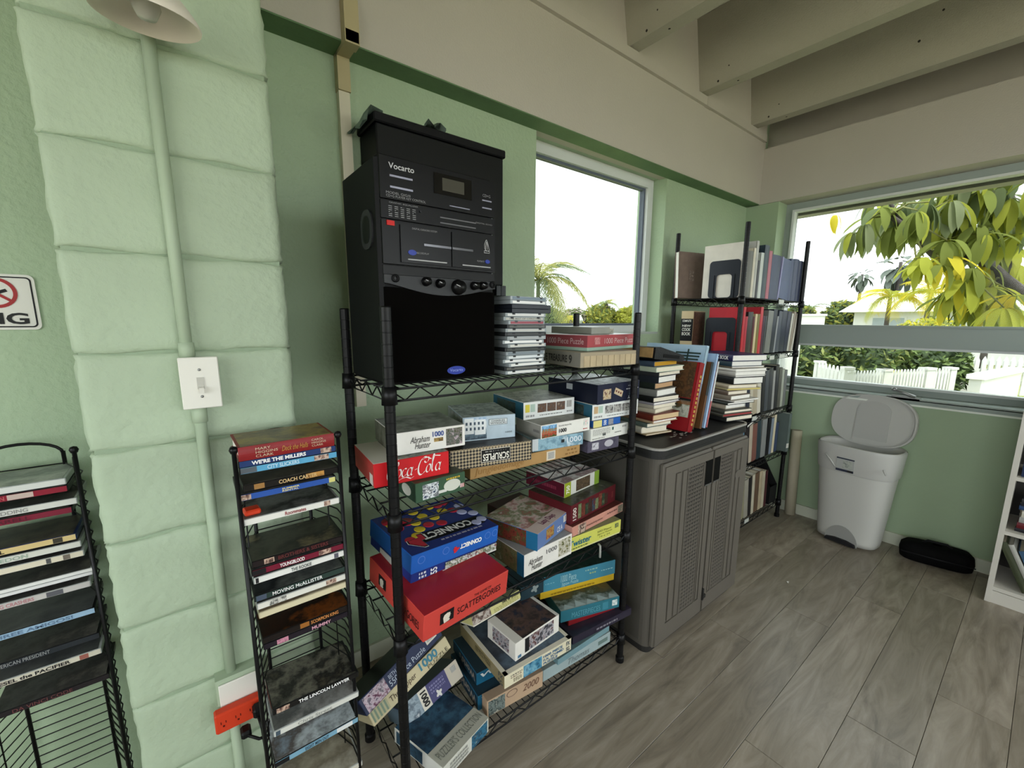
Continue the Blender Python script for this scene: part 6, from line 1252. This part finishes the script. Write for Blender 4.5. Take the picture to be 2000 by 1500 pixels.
# scrap of paper on the floor
mb = MB(); mb.add([(0, 0, .001), (.022, .004, .003), (.018, .012, .001), (.004, .010, .006)], [(0, 1, 2, 3)]); mb.add([(0, 0, .0), (.022, .004, .002), (.018, .012, .0), (.004, .010, .005)], [(3, 2, 1, 0)]); o = mb.build('paper_scrap', mat('scrap_white', (214, 210, 204), .6), None, (2.36, .70, .002)); tag(o, 'tiny white paper scrap lying on the plank floor', 'paper')

# ---------------------------------------------------------------- white bookcase by the window wall
BW = mat('bookcase_white', (204, 200, 190), .5, noise=(6, .03))
BY1, BY0, BXF, BXB, BH = .052, -.70, 2.985, 3.30, 1.2
t = empty('white_bookcase', ((BXF + BXB) / 2, (BY0 + BY1) / 2, 0)); tag(t, 'white wooden bookcase standing against the wall below the big window', 'bookcase')
ox, oy = t.location.x, t.location.y
def bp(nm, x0, x1, y0, y1, z0, z1, m=BW): mb = MB(); mb.box(x0 - ox, x1 - ox, y0 - oy, y1 - oy, z0, z1); return mb.build(nm, m, t)
bp('side_panel', BXF, BXB, BY1 - .02, BY1, 0, BH); bp('side_panel', BXF, BXB, BY0, BY0 + .02, 0, BH); bp('back_panel', BXB - .006, BXB, BY0 + .02, BY1 - .02, 0, BH, mat('bookcase_back', (60, 58, 54), .7)); bp('top', BXF, BXB, BY0 + .02, BY1 - .02, BH - .02, BH); bp('plinth', BXF + .004, BXF + .02, BY0 + .02, BY1 - .02, 0, .062)
BS = (.065, .355, .625, .90)
for z_ in BS: bp('shelf', BXF + .004, BXB - .006, BY0 + .02, BY1 - .02, z_, z_ + .018)
GB = 'books in the white bookcase'
FR = Matrix.Rotation(R(-90), 4, 'Z')       # spine towards -x
def bks(y, zs, items, where):
    for k, (cn, col, th, h, d, le, page) in enumerate(items):
        st = th / 2 / math.cos(R(le)); y -= st
        M = pose(BXF + .03 + d / 2, y, zs + .0195 + (abs(math.sin(R(le))) * th * .5), 0, -le, 0) @ FR
        book(M, th, h, d, col, '%s book, %s in the %s bay of the white bookcase' % (cn, ('end one', 'second', 'third', 'fourth', 'fifth', 'sixth', 'seventh')[k], where), GB, page); y -= st + .002
bks(-.055, BS[0], [('dark green patterned', (66, 72, 52), .026, .24, .18, 25, P1), ('pale grey', (176, 176, 168), .018, .24, .18, 25, P2), ('steel blue', (70, 100, 130), .06, .22, .18, 25, P1), ('navy', (44, 56, 84), .05, .22, .18, 25, P1)], 'lowest')
z_ = BS[1] + .0195
for k, (cn, col, th, page) in enumerate((('dark lettered', (40, 40, 44), .018, P2), ('deep red', (96, 28, 34), .03, P1), ('barcoded grey', (150, 150, 146), .028, P2), ('cream', (190, 186, 172), .03, P1), ('blue', (44, 70, 110), .02, P1), ('black', (36, 38, 44), .035, P2))):
    M = pose(BXF + .11, -.10, z_, 3 * ((k * 5) % 4 - 1.5)) @ LYL @ Matrix.Translation((th / 2, 0, -.10)); book(M, th, .2, .15, col, '%s book lying %s in the middle bay of the white bookcase' % (cn, ORD[k] if k else 'at the bottom'), GB, page); z_ += th + .0006
bks(.02, BS[2], [('dark blue', (40, 56, 90), .03, .2, .17, 0, P1), ('grey blue', (96, 110, 130), .03, .22, .17, 0, P1), ('black', (40, 40, 44), .03, .21, .17, 0, P1)], 'upper')
# ---------------------------------------------------------------- outdoors
GRASS = mat('lawn_green', (150, 160, 84), .9, noise=(3, .25)); PAVE = mat('mown_grass', (120, 124, 84), .9, noise=(2, .2))
mb = MB(); mb.box(3.75, 60, -30, 60, -.5, -.12); mb.box(-2.3, 3.75, 1.9, 60, -.5, -.12); struct(mb.build('ground', PAVE))
mb = MB(); mb.box(-30, 3.75, -40, YR - .35, -.5, -.12); mb.box(3.75, 60, -40, -30, -.5, -.12); mb.box(-30, -2.35, YR - .35, 60, -.5, -.12); struct(mb.build('yard', mat('yard_bounce_ground', (176, 170, 150), .9, noise=(2, .1))))  # unseen ground, pale so it bounces light up to the ceiling
mb = MB(); mb.box(9.0, 13, -2.5, .38, -.119, .14); o = mb.build('lawn', GRASS); tag(o, 'strip of lawn in front of the white picket fence', 'lawn', kind='stuff')
LEAFS = [leafmat('leaf_green', (132, 142, 78)), leafmat('leaf_lime', (170, 174, 76)), leafmat('leaf_yellow', (206, 192, 70)), leafmat('leaf_dark', (110, 122, 88)), leafmat('leaf_grey', (140, 148, 116))]
BARK = mat('grey_bark', (78, 73, 72), .9, noise=(14, .25), bump=(30, .6))
def leaf_mesh(m, L=.24, W=.05, droop=.5):
    mb = MB(); n = 6; vs = []
    for k in range(n + 1):
        s_ = k / n; w_ = W * math.sin(math.pi * min(1, .06 + s_ * .94)) ** .5 * (.82 + .3 * s_ - .12 * s_ * s_); x = L * s_; zz = -droop * L * s_ * s_
        vs += [(x, -w_, zz + w_ * .25), (x, 0, zz), (x, w_, zz + w_ * .25)]
    fs = []
    for k in range(n): fs += [(3 * k, 3 * k + 3, 3 * k + 4, 3 * k + 1), (3 * k + 1, 3 * k + 4, 3 * k + 5, 3 * k + 2)]
    mb.add(vs, fs, True); o = mb.build('leaf', m); me = o.data; bpy.data.objects.remove(o); return me
def frond_mesh(m, L=1.0, n=36, w=.34, droop=.8, lw=.013):
    mb = MB(); P = []
    for k in range(n + 1):
        s_ = k / n; P.append(Vector((L * (s_ - .18 * s_ * s_ * droop), 0, L * (.42 * s_ - .75 * droop * s_ * s_))))
    mb.tube(P, [.012 * L * (1 - .8 * k / n) for k in range(n + 1)], 4, smooth=False)
    r_ = random.Random(5)
    for k in range(2, n + 1):
        t_ = (P[k] - P[k - 1]).normalized(); l_ = w * L * (math.sin(math.pi * (.12 + .8 * k / n)) ** .6) * r_.uniform(.85, 1.1)
        for s_ in (-1, 1):
            dirv = (Vector((0, s_, 0)) * .8 + t_ * .75 + Vector((0, 0, -.25 * r_.uniform(.6, 1.6)))).normalized(); side = t_ * lw * L
            tip = P[k] + dirv * l_ + Vector((0, 0, -.25 * l_)); mid = P[k] + dirv * l_ * .55
            mb.add([P[k] - side * .5, P[k] + side * .5, mid + side * .6, tip, mid - side * .6], [(0, 1, 2, 4), (4, 2, 3)])
    o = mb.build('frond', m); me = o.data; bpy.data.objects.remove(o); return me
# big-leaved tree close to window 2
t = empty('broadleaf_tree', (6.9, -.4, -.12)); tag(t, 'large leaved tree reaching across the upper pane of the big window', 'tree')
to = Vector(t.location)
BR = [[(6.9, -.4, -.12), (6.75, -.2, .8), (6.38, .15, 1.5), (6.14, .4, 1.76), (5.96, .59, 2.0), (5.83, .71, 2.08), (5.72, .84, 2.25)], [(5.96, .59, 2.0), (5.74, .74, 1.87), (5.62, .87, 2.04), (5.48, 1.01, 2.2), (5.4, 1.15, 2.35)], [(5.96, .59, 2.0), (5.95, .67, 2.35), (6.04, .67, 2.64), (6.1, .7, 3.0)], [(6.14, .4, 1.76), (6.3, .37, 2.26), (6.27, .49, 2.64), (6.3, .5, 3.1)], [(5.48, 1.01, 2.2), (5.45, 1.25, 2.6), (5.4, 1.5, 2.75)]]
for k, b in enumerate(BR):
    rads = [(.13, .11, .06, .055, .048, .042, .03), (.042, .045, .042, .034, .02), (.032, .028, .024, .016), (.034, .028, .022, .014), (.02, .014, .007)][k]
    mb = MB(); mb.tube([Vector(p) - to for p in b], list(rads), 9); mb.build('trunk' if k == 0 else 'branch', BARK, t)
CL = [[5.47, 1.61, 2.47], [5.26, 1.38, 2.23], [5.24, 1.29, 2.29], [5.84, 1.31, 2.42], [5.44, 1.12, 2.26], [5.54, 1.09, 2.46], [5.01, 0.89, 2.29], [5.1, 0.84, 2.36], [5.65, 0.85, 2.29], [5.25, 0.72, 2.38], [6.02, 0.71, 2.44], [5.47, 0.57, 2.47], [5.59, 0.48, 2.49], [6.38, 0.41, 2.42], [5.68, 0.31, 2.1], [4.99, 0.8, 1.90], [4.93, 0.82, 1.82], [5.07, 0.70, 1.84], [5.17, 0.68, 1.91], [6.41, 0.74, 1.9], [5.33, 0.53, 1.82], [5.97, 0.46, 1.68], [6.18, 0.48, 1.98], [6.78, 0.43, 1.8], [5.6, 0.27, 1.59], [6.35, 0.33, 1.91], [5.9, 0.60, 1.76], [5.98, 0.50, 1.66], [5.5, 0.32, 1.48], [5.18, 0.7, 2.04], [5.45, 0.5, 2.1], [6.27, 0.43, 2.08]]
lm = [[leaf_mesh(LEAFS[c], L_, W_, dr_) for L_, W_, dr_ in ((.27, .046, .45), (.22, .042, .9))] for c in range(5)]
rl = random.Random(11); petm = MB()
for i, c in enumerate(CL):
    c = Vector(c) - to; n_ = 9 if i else 4
    top = i < 14
    tint = 2 if i == 0 else (rl.choice((0, 4, 3, 4)) if top else rl.choice((0, 1, 1, 2, 0, 1)))
    for k in range(n_):
        me = lm[tint if rl.random() < .75 else rl.choice((0, 1))][rl.random() < .5]
        o = ob('leaf', me, t); a = 2 * math.pi * k / n_ + rl.uniform(-.3, .3); el = rl.uniform(.1, .9) if not top else rl.uniform(.5, 1.25)
        s_ = rl.uniform(.75, 1.05) * (.7 if i == 0 else .75 if i in (15, 16, 17) else 1)
        o.matrix_basis = Matrix.Translation(c) @ Matrix.Rotation(a, 4, 'Z') @ Matrix.Rotation(el, 4, 'Y') @ Matrix.Translation((.03, 0, 0)) @ Matrix.Scale(s_, 4)
    best = min((Vector(p) - to for b in BR for p in b[1:]), key=lambda p: (p - c).length)
    if i: petm.tube([best, (best + c) / 2 + Vector((0, 0, .05)), c], [.012, .008, .006], 5)
ex = MB()
for c_ in range(5): ex.use(LEAFS[c_])
re_ = random.Random(23)
for i in range(46):
    xx = 5.3 + 1.2 * re_.random(); c = Vector((xx, (.02 + .10 * re_.random()) * xx, 1.5 + 1.2 * re_.random()) if i < 30 else (xx, (.12 + .12 * re_.random()) * xx, 2.3 + .4 * re_.random() * xx / 6)) - to
    for k in range(9):
        tint = re_.choice((0, 4, 0, 1, 3)) if c.z > 2.1 else re_.choice((0, 1, 2, 1, 0)); me = lm[tint][k % 2]
        Mx_ = Matrix.Translation(c) @ Matrix.Rotation(2 * math.pi * k / 9 + re_.uniform(-.3, .3), 4, 'Z') @ Matrix.Rotation(re_.uniform(.1, 1.1), 4, 'Y') @ Matrix.Translation((.03, 0, 0))
        ex.cur = tint; ex.add([v.co[:] for v in me.vertices], [tuple(p_.vertices) for p_ in me.polygons], True, Mx_)
o = ex.build('foliage', None, t); o['kind'] = 'stuff'
petm.build('twigs', mat('twig_green', (120, 120, 70), .6), t)
# arching palms
def palm(x, y, zb, zt, L, nf, m, label, group, droop=.9, seed=0, lean_=(0, 0), trunk_r=.06, elev=(-.2, .75)):
    t = empty('palm_tree', (x, y, zb)); tag(t, label, 'palm', group); r_ = random.Random(seed)
    mb = MB(); hgt = zt - zb; mb.tube([(0, 0, 0), (lean_[0] * .4, lean_[1] * .4, hgt * .5), (lean_[0], lean_[1], hgt)], [trunk_r * 1.3, trunk_r, trunk_r * .8], 8); mb.build('trunk', BARK, t)
    me = frond_mesh(m[0], L, droop=droop); me2 = frond_mesh(m[1], L * .85, droop=droop * 1.2)
    for k in range(nf):
        o = ob('frond', me if k % 2 else me2, t); o.matrix_basis = Matrix.Translation((lean_[0], lean_[1], hgt)) @ Matrix.Rotation(2 * math.pi * k / nf * 1.0 + r_.uniform(-.25, .25), 4, 'Z') @ Matrix.Rotation(-r_.uniform(*elev), 4, 'Y')
    return t
YG = [LEAFS[2], LEAFS[1]]
GP = 'palms seen through the windows'
palm(15.85, 3.1, -.12, 2.05, 1.05, 17, YG, 'golden arching palm nearest the house edge seen through the big window', GP, 1.15, 1)
palm(15.3, 2.2, -.12, 2.1, 1.0, 17, YG, 'golden arching palm in the middle of the big window view', GP, 1.15, 2)
palm(15.05, 1.05, -.12, 1.75, .9, 9, [LEAFS[1], LEAFS[0]], 'small drooping palm before the white house wall', GP, 1.3, 3)
palm(7.45, 8.6, -.12, 2.35, 1.7, 20, [leafmat('palm_pale', (150, 150, 92)), leafmat('palm_pale2', (110, 124, 92))], 'large pale palm filling the lower part of the narrow window', GP, 1.1, 4, elev=(-.4, .9))
def fan(x, y, zb, zt, rad, label, seed):
    t = empty('fan_palm', (x, y, zb)); tag(t, label, 'palm', 'distant fan palms'); r_ = random.Random(seed)
    mb = MB(); mb.tube([(0, 0, 0), (.05, 0, zt - zb)], [.14, .09], 7); mb.build('trunk', BARK, t)
    lm_ = leaf_mesh(mat('fan_leaf', (92, 100, 92), .6), rad * .62, rad * .17, .7)
    for k in range(26):
        o = ob('leaf', lm_, t); a = r_.uniform(0, 6.28); e = r_.uniform(-.9, 1.2)
        o.matrix_basis = Matrix.Translation((.05, 0, zt - zb - r_.uniform(0, rad * .5))) @ Matrix.Rotation(a, 4, 'Z') @ Matrix.Rotation(e, 4, 'Y') @ Matrix.Translation((rad * .3, 0, 0))
fan(40.7, 9.8, -.12, 4.9, 1.0, 'tall grey fan palm standing alone against the white sky', 1)
fan(35.0, 6.6, -.12, 5.0, 1.5, 'broad grey fan palm half hidden behind the big leaves', 2)
# leafy masses: each bush a mesh of small leaves on a few stems
def bush(name, label, cat, c, size, n, cols, leaf=.05, seed=0, group=None):
    t = empty(name, (c[0], c[1], -.12)); tag(t, label, cat, group); r_ = random.Random(seed)
    mb = MB()
    for k in range(6): mb.tube([(r_.uniform(-.3, .3) * size[0], r_.uniform(-.3, .3) * size[1], 0), (r_.uniform(-.6, .6) * size[0], r_.uniform(-.6, .6) * size[1], c[2] + .12 + size[2] * r_.uniform(0, .6))], [.025, .01], 5)
    mb.build('stems', BARK, t)
    mb = MB(); n1 = 14; vs = []; fs = []
    for i in range(9):
        for j in range(n1):
            ph, th_ = math.pi * i / 8, 2 * math.pi * j / n1; q = .78 + .08 * math.sin(3 * j + 2 * i + seed)
            vs.append((size[0] * q * math.sin(ph) * math.cos(th_), size[1] * q * math.sin(ph) * math.sin(th_), max(.02, c[2] + .12 + size[2] * q * math.cos(ph))))
    for i in range(8):
        for j in range(n1): fs.append((i * n1 + j, i * n1 + (j + 1) % n1, (i + 1) * n1 + (j + 1) % n1, (i + 1) * n1 + j))
    mb.add(vs, fs, True); mb.build('inner_mass', cols[-1], t)
    mb = MB()
    for m_ in cols: mb.use(m_)
    for k in range(n):
        v = Vector((r_.gauss(0, 1), r_.gauss(0, 1), r_.gauss(0, 1))).normalized() * r_.uniform(.55, 1.0) ** .5
        p = Vector((v.x * size[0], v.y * size[1], c[2] + .12 + v.z * size[2])); 
        if p.z < .02: p.z = r_.uniform(.02, .3)
        a = Vector((r_.uniform(-1, 1), r_.uniform(-1, 1), r_.uniform(-.8, .6))).normalized() * leaf * r_.uniform(.7, 1.5); b = a.cross(Vector((r_.uniform(-1, 1), r_.uniform(-1, 1), r_.uniform(-1, 1)))).normalized() * a.length * .35
        mb.cur = r_.randrange(len(cols)); mb.add([p - a, p - b, p + a, p + b], [(0, 1, 2, 3)])
    me = bpy.data.meshes.new('foliage'); me.from_pydata(mb.v, [], mb.f)
    for m_ in mb.mats: me.materials.append(m_)
    me.polygons.foreach_set('material_index', mb.mi); o = ob('foliage', me, t); o['kind'] = 'stuff'
HG = [mat('hedge_green', (92, 110, 60), .6), mat('hedge_olive', (120, 128, 72), .6), mat('hedge_dark', (58, 74, 46), .6)]
bush('hedge_bush', 'olive green hedge bush at the gate post side of the fence', 'bush', (9.1, 2.75, .55), (.8, .75, .66), 2600, HG, .06, 1, 'hedge behind the picket fence')
bush('hedge_bush', 'grey green hedge bush in the middle of the lower pane', 'bush', (9.3, 1.95, .58), (.8, .75, .68), 2600, HG, .06, 2, 'hedge behind the picket fence')
bush('hedge_bush', 'dark round bush spreading over the white garden wall', 'bush', (9.7, 1.38, .62), (.8, .62, .66), 2600, [HG[2], HG[0], HG[2]], .055, 3, 'hedge behind the picket fence')
bush('hedge_bush', 'small bright lime shrub low among the hedge', 'bush', (8.45, 1.45, .40), (.22, .22, .22), 420, [LEAFS[1], LEAFS[2]], .045, 4, 'hedge behind the picket fence')
bush('yellow_bush', 'round yellow green bush under the golden palms', 'bush', (12.5, 1.72, .95), (.6, .72, .52), 2200, [LEAFS[1], LEAFS[2], HG[1]], .05, 5)
PB = [leafmat('far_green', (112, 128, 80), .3), leafmat('far_yellow', (150, 150, 74), .3), leafmat('far_dark', (80, 94, 72), .3)]
for k, (x, y, z_, s_, lab) in enumerate(((23.5, 7.9, 1.0, 1.15, 'far green tree clump beside the window frame'), (24.4, 7.0, .9, 1.0, 'far yellow green tree clump beyond the white wall'), (26.0, 6.9, 1.4, 1.0, 'far dark tree clump left of the tall fan palm'), (27.8, 7.0, 1.5, .9, 'far dusky tree clump below the tall fan palm'))):
    bush('tree_clump', lab, 'tree', (x, y, z_), (s_, s_ * .8, s_), 1700, PB, .13, 20 + k, 'far trees beyond the big window')
for k, (x, y, z_, s_, lab) in enumerate(((10.3, 12.6, 1.3, .75, 'yellow and red flowering shrub behind the pale palm'), (10.9, 12.1, 1.25, .8, 'greyish shrub in the middle of the narrow window'), (11.9, 11.6, 1.3, .7, 'lilac grey shrub beside the small white finial'), (12.6, 10.9, 1.4, .75, 'green palm clump near the frame of the narrow window'), (13.4, 10.2, 1.35, .7, 'yellow green palm clump at the frame of the narrow window'))):
    bush('garden_shrub', lab, 'bush', (x, y, z_), (s_, s_ * .8, s_ * .75), 1500, [[PB[1], LEAFS[2], mat('shrub_red', (176, 110, 80), .7)], [PB[0], PB[2]], [mat('shrub_grey', (160, 150, 146), .7), PB[0]], [PB[0], PB[1]], [PB[1], LEAFS[1]]][k], .075, 30 + k, 'shrubs beyond the narrow window')
palm(12.7, 10.7, -.12, 1.95, .75, 9, [PB[0], PB[1]], 'small green palm rising over the shrubs of the narrow window', GP, 1.0, 8)
palm(13.5, 10.0, -.12, 1.85, .65, 9, [PB[1], PB[0]], 'small yellowish palm at the edge of the narrow window', GP, 1.2, 9)
palm(11.0, 10.9, -.12, 1.35, .6, 8, YG, 'low golden palm between the shrubs of the narrow window', GP, 1.3, 10)
palm(23.6, 7.5, -.12, 1.9, .9, 9, [PB[0], PB[1]], 'small palm among the far trees beside the window frame', GP, 1.0, 12)
# white house and garden wall
HW = mat('house_white', (212, 212, 208), .8); HR = mat('roof_white', (240, 240, 238), .7); HWn = mat('house_window', (150, 160, 164), .3)
t = empty('white_house', (24.0, 2.0, -.12)); tag(t, 'low white house with a pale roof behind the palms', 'house')
mb = MB(); mb.box(-1.5, 6, -9, 3.5, 0, 1.9); mb.build('wall', HW, t)
mb = MB(); mb.add([(-2.1, -9.4, 1.88), (-2.1, 3.9, 1.88), (2, 3.9, 2.75), (2, -9.4, 2.75), (6.4, -9.4, 1.88), (6.4, 3.9, 1.88)], [(0, 1, 2, 3), (3, 2, 5, 4), (0, 3, 4), (1, 5, 2), (0, 4, 5, 1)]); mb.build('roof', HR, t)
for y_ in (-1.6, .2, 1.8):
    mb = MB(); mb.box(-1.56, -1.5, y_, y_ + 1.1, .9, 1.7); wq = mb.build('window', HW, t); mb = MB(); mb.box(-1.58, -1.56, y_ + .06, y_ + 1.04, .96, 1.64); mb.build('pane', HWn, wq)
t = empty('garden_wall', (21.6, 7.0, -.12)); tag(t, 'plain white garden wall at the far edge of the view', 'wall')
mb = MB(); mb.box(-.1, .1, -.7, 1.2, 0, 1.72); mb.build('wall', HW, t); mb = MB(); mb.box(-.15, .15, -.75, 1.25, 1.72, 1.80); mb.build('coping', HR, t)
# picket fence
FW = mat('fence_white', (205, 206, 202), .6)
def picket_mesh(h, w=.07):
    mb = MB(); poly = [(-w / 2, 0), (w / 2, 0), (w / 2, h - .07), (0, h), (-w / 2, h - .07)]; mb.prism(poly, 0, .02, M=FLAT); o = mb.build('picket', FW); me = o.data; bpy.data.objects.remove(o); return me
def fence(a, b, h, label, gap=.115, posts=True, zb=-.12):
    a, b = Vector((*a, zb)), Vector((*b, zb)); L = (b - a).length; u = (b - a) / L
    t = empty('picket_fence', a, math.atan2(u.y, u.x)); tag(t, label, 'fence', 'white picket fence panels'); me = picket_mesh(h, gap * .62)
    n = int(L / gap)
    for k in range(n): ob('picket', me, t, ((k + .5) * gap, -.02, .04))
    for z_ in (.22, h - .24): mb = MB(); mb.box(0, L, -.02, .02, z_, z_ + .07); mb.build('rail', FW, t)
    if posts:
        for x_ in (0, L): mb = MB(); mb.box(x_ - .05, x_ + .05, -.05, .05, 0, h + .02); mb.box(x_ - .06, x_ + .06, -.06, .06, h + .02, h + .05); mb.build('post', FW, t)
fence((7.25, 2.10), (6.58, 1.60), .86, 'white picket fence panel running away toward the gate post')
fence((6.60, 1.60), (7.18, 1.36), .82, 'short white picket fence panel beside the nearest post', .055)
fence((7.20, 1.35), (7.86, 1.05), .82, 'long fine picket fence panel in the middle of the lower pane', .055)
fence((7.92, 1.03), (8.24, .86), .82, 'white picket gate panel beside the garden wall end', .055)
fence((10.35, .92), (11.05, .10), .64, 'distant white picket fence panel above the lawn strip', .10, True, .12)
t = empty('gate_post', (7.75, 2.62, -.12)); tag(t, 'tall white gate post at the end of the picket fence', 'post')
mb = MB(); mb.box(-.06, .06, -.06, .06, 0, 1.25); mb.build('post', FW, t); mb = MB(); mb.box(-.08, .08, -.08, .08, 1.25, 1.30); mb.build('cap', FW, t)
t = empty('utility_box', (8.0, 3.05, -.12)); tag(t, 'white utility box behind the gate post', 'box')
mb = MB(); mb.cbox(.5, .5, .95, .03); mb.build('body', FW, t); mb = MB(); mb.cbox(.54, .54, .06, .02, z=.95); mb.build('lid', FW, t)
t = empty('low_wall', (8.75, .56, -.12)); tag(t, 'low white garden wall below the dark round bush', 'wall')
mb = MB(); mb.box(-.4, 1.6, -.06, .06, 0, .72); mb.build('wall', HW, t, None, Matrix.Rotation(R(-8), 4, 'Z')); mb = MB(); mb.box(-.42, 1.62, -.09, .09, .72, .78); mb.build('coping', HR, t, None, Matrix.Rotation(R(-8), 4, 'Z'))
# small finial seen over the sill of window 1
t = empty('fence_finial', (3.05, 2.9, -.12)); tag(t, 'small white post finial just outside the narrow window', 'finial')
mb = MB(); mb.lathe([(.03, 0), (.03, 1.36), (.02, 1.37), (.02, 1.45), (.034, 1.46), (.03, 1.48), (.012, 1.51), (0, 1.52)], 14); mb.build('post', FW, t)
mb = MB(); mb.lathe([(.036, 1.34), (.04, 1.36), (.036, 1.38)], 14); mb.build('collar', FW, t)
flush_text()
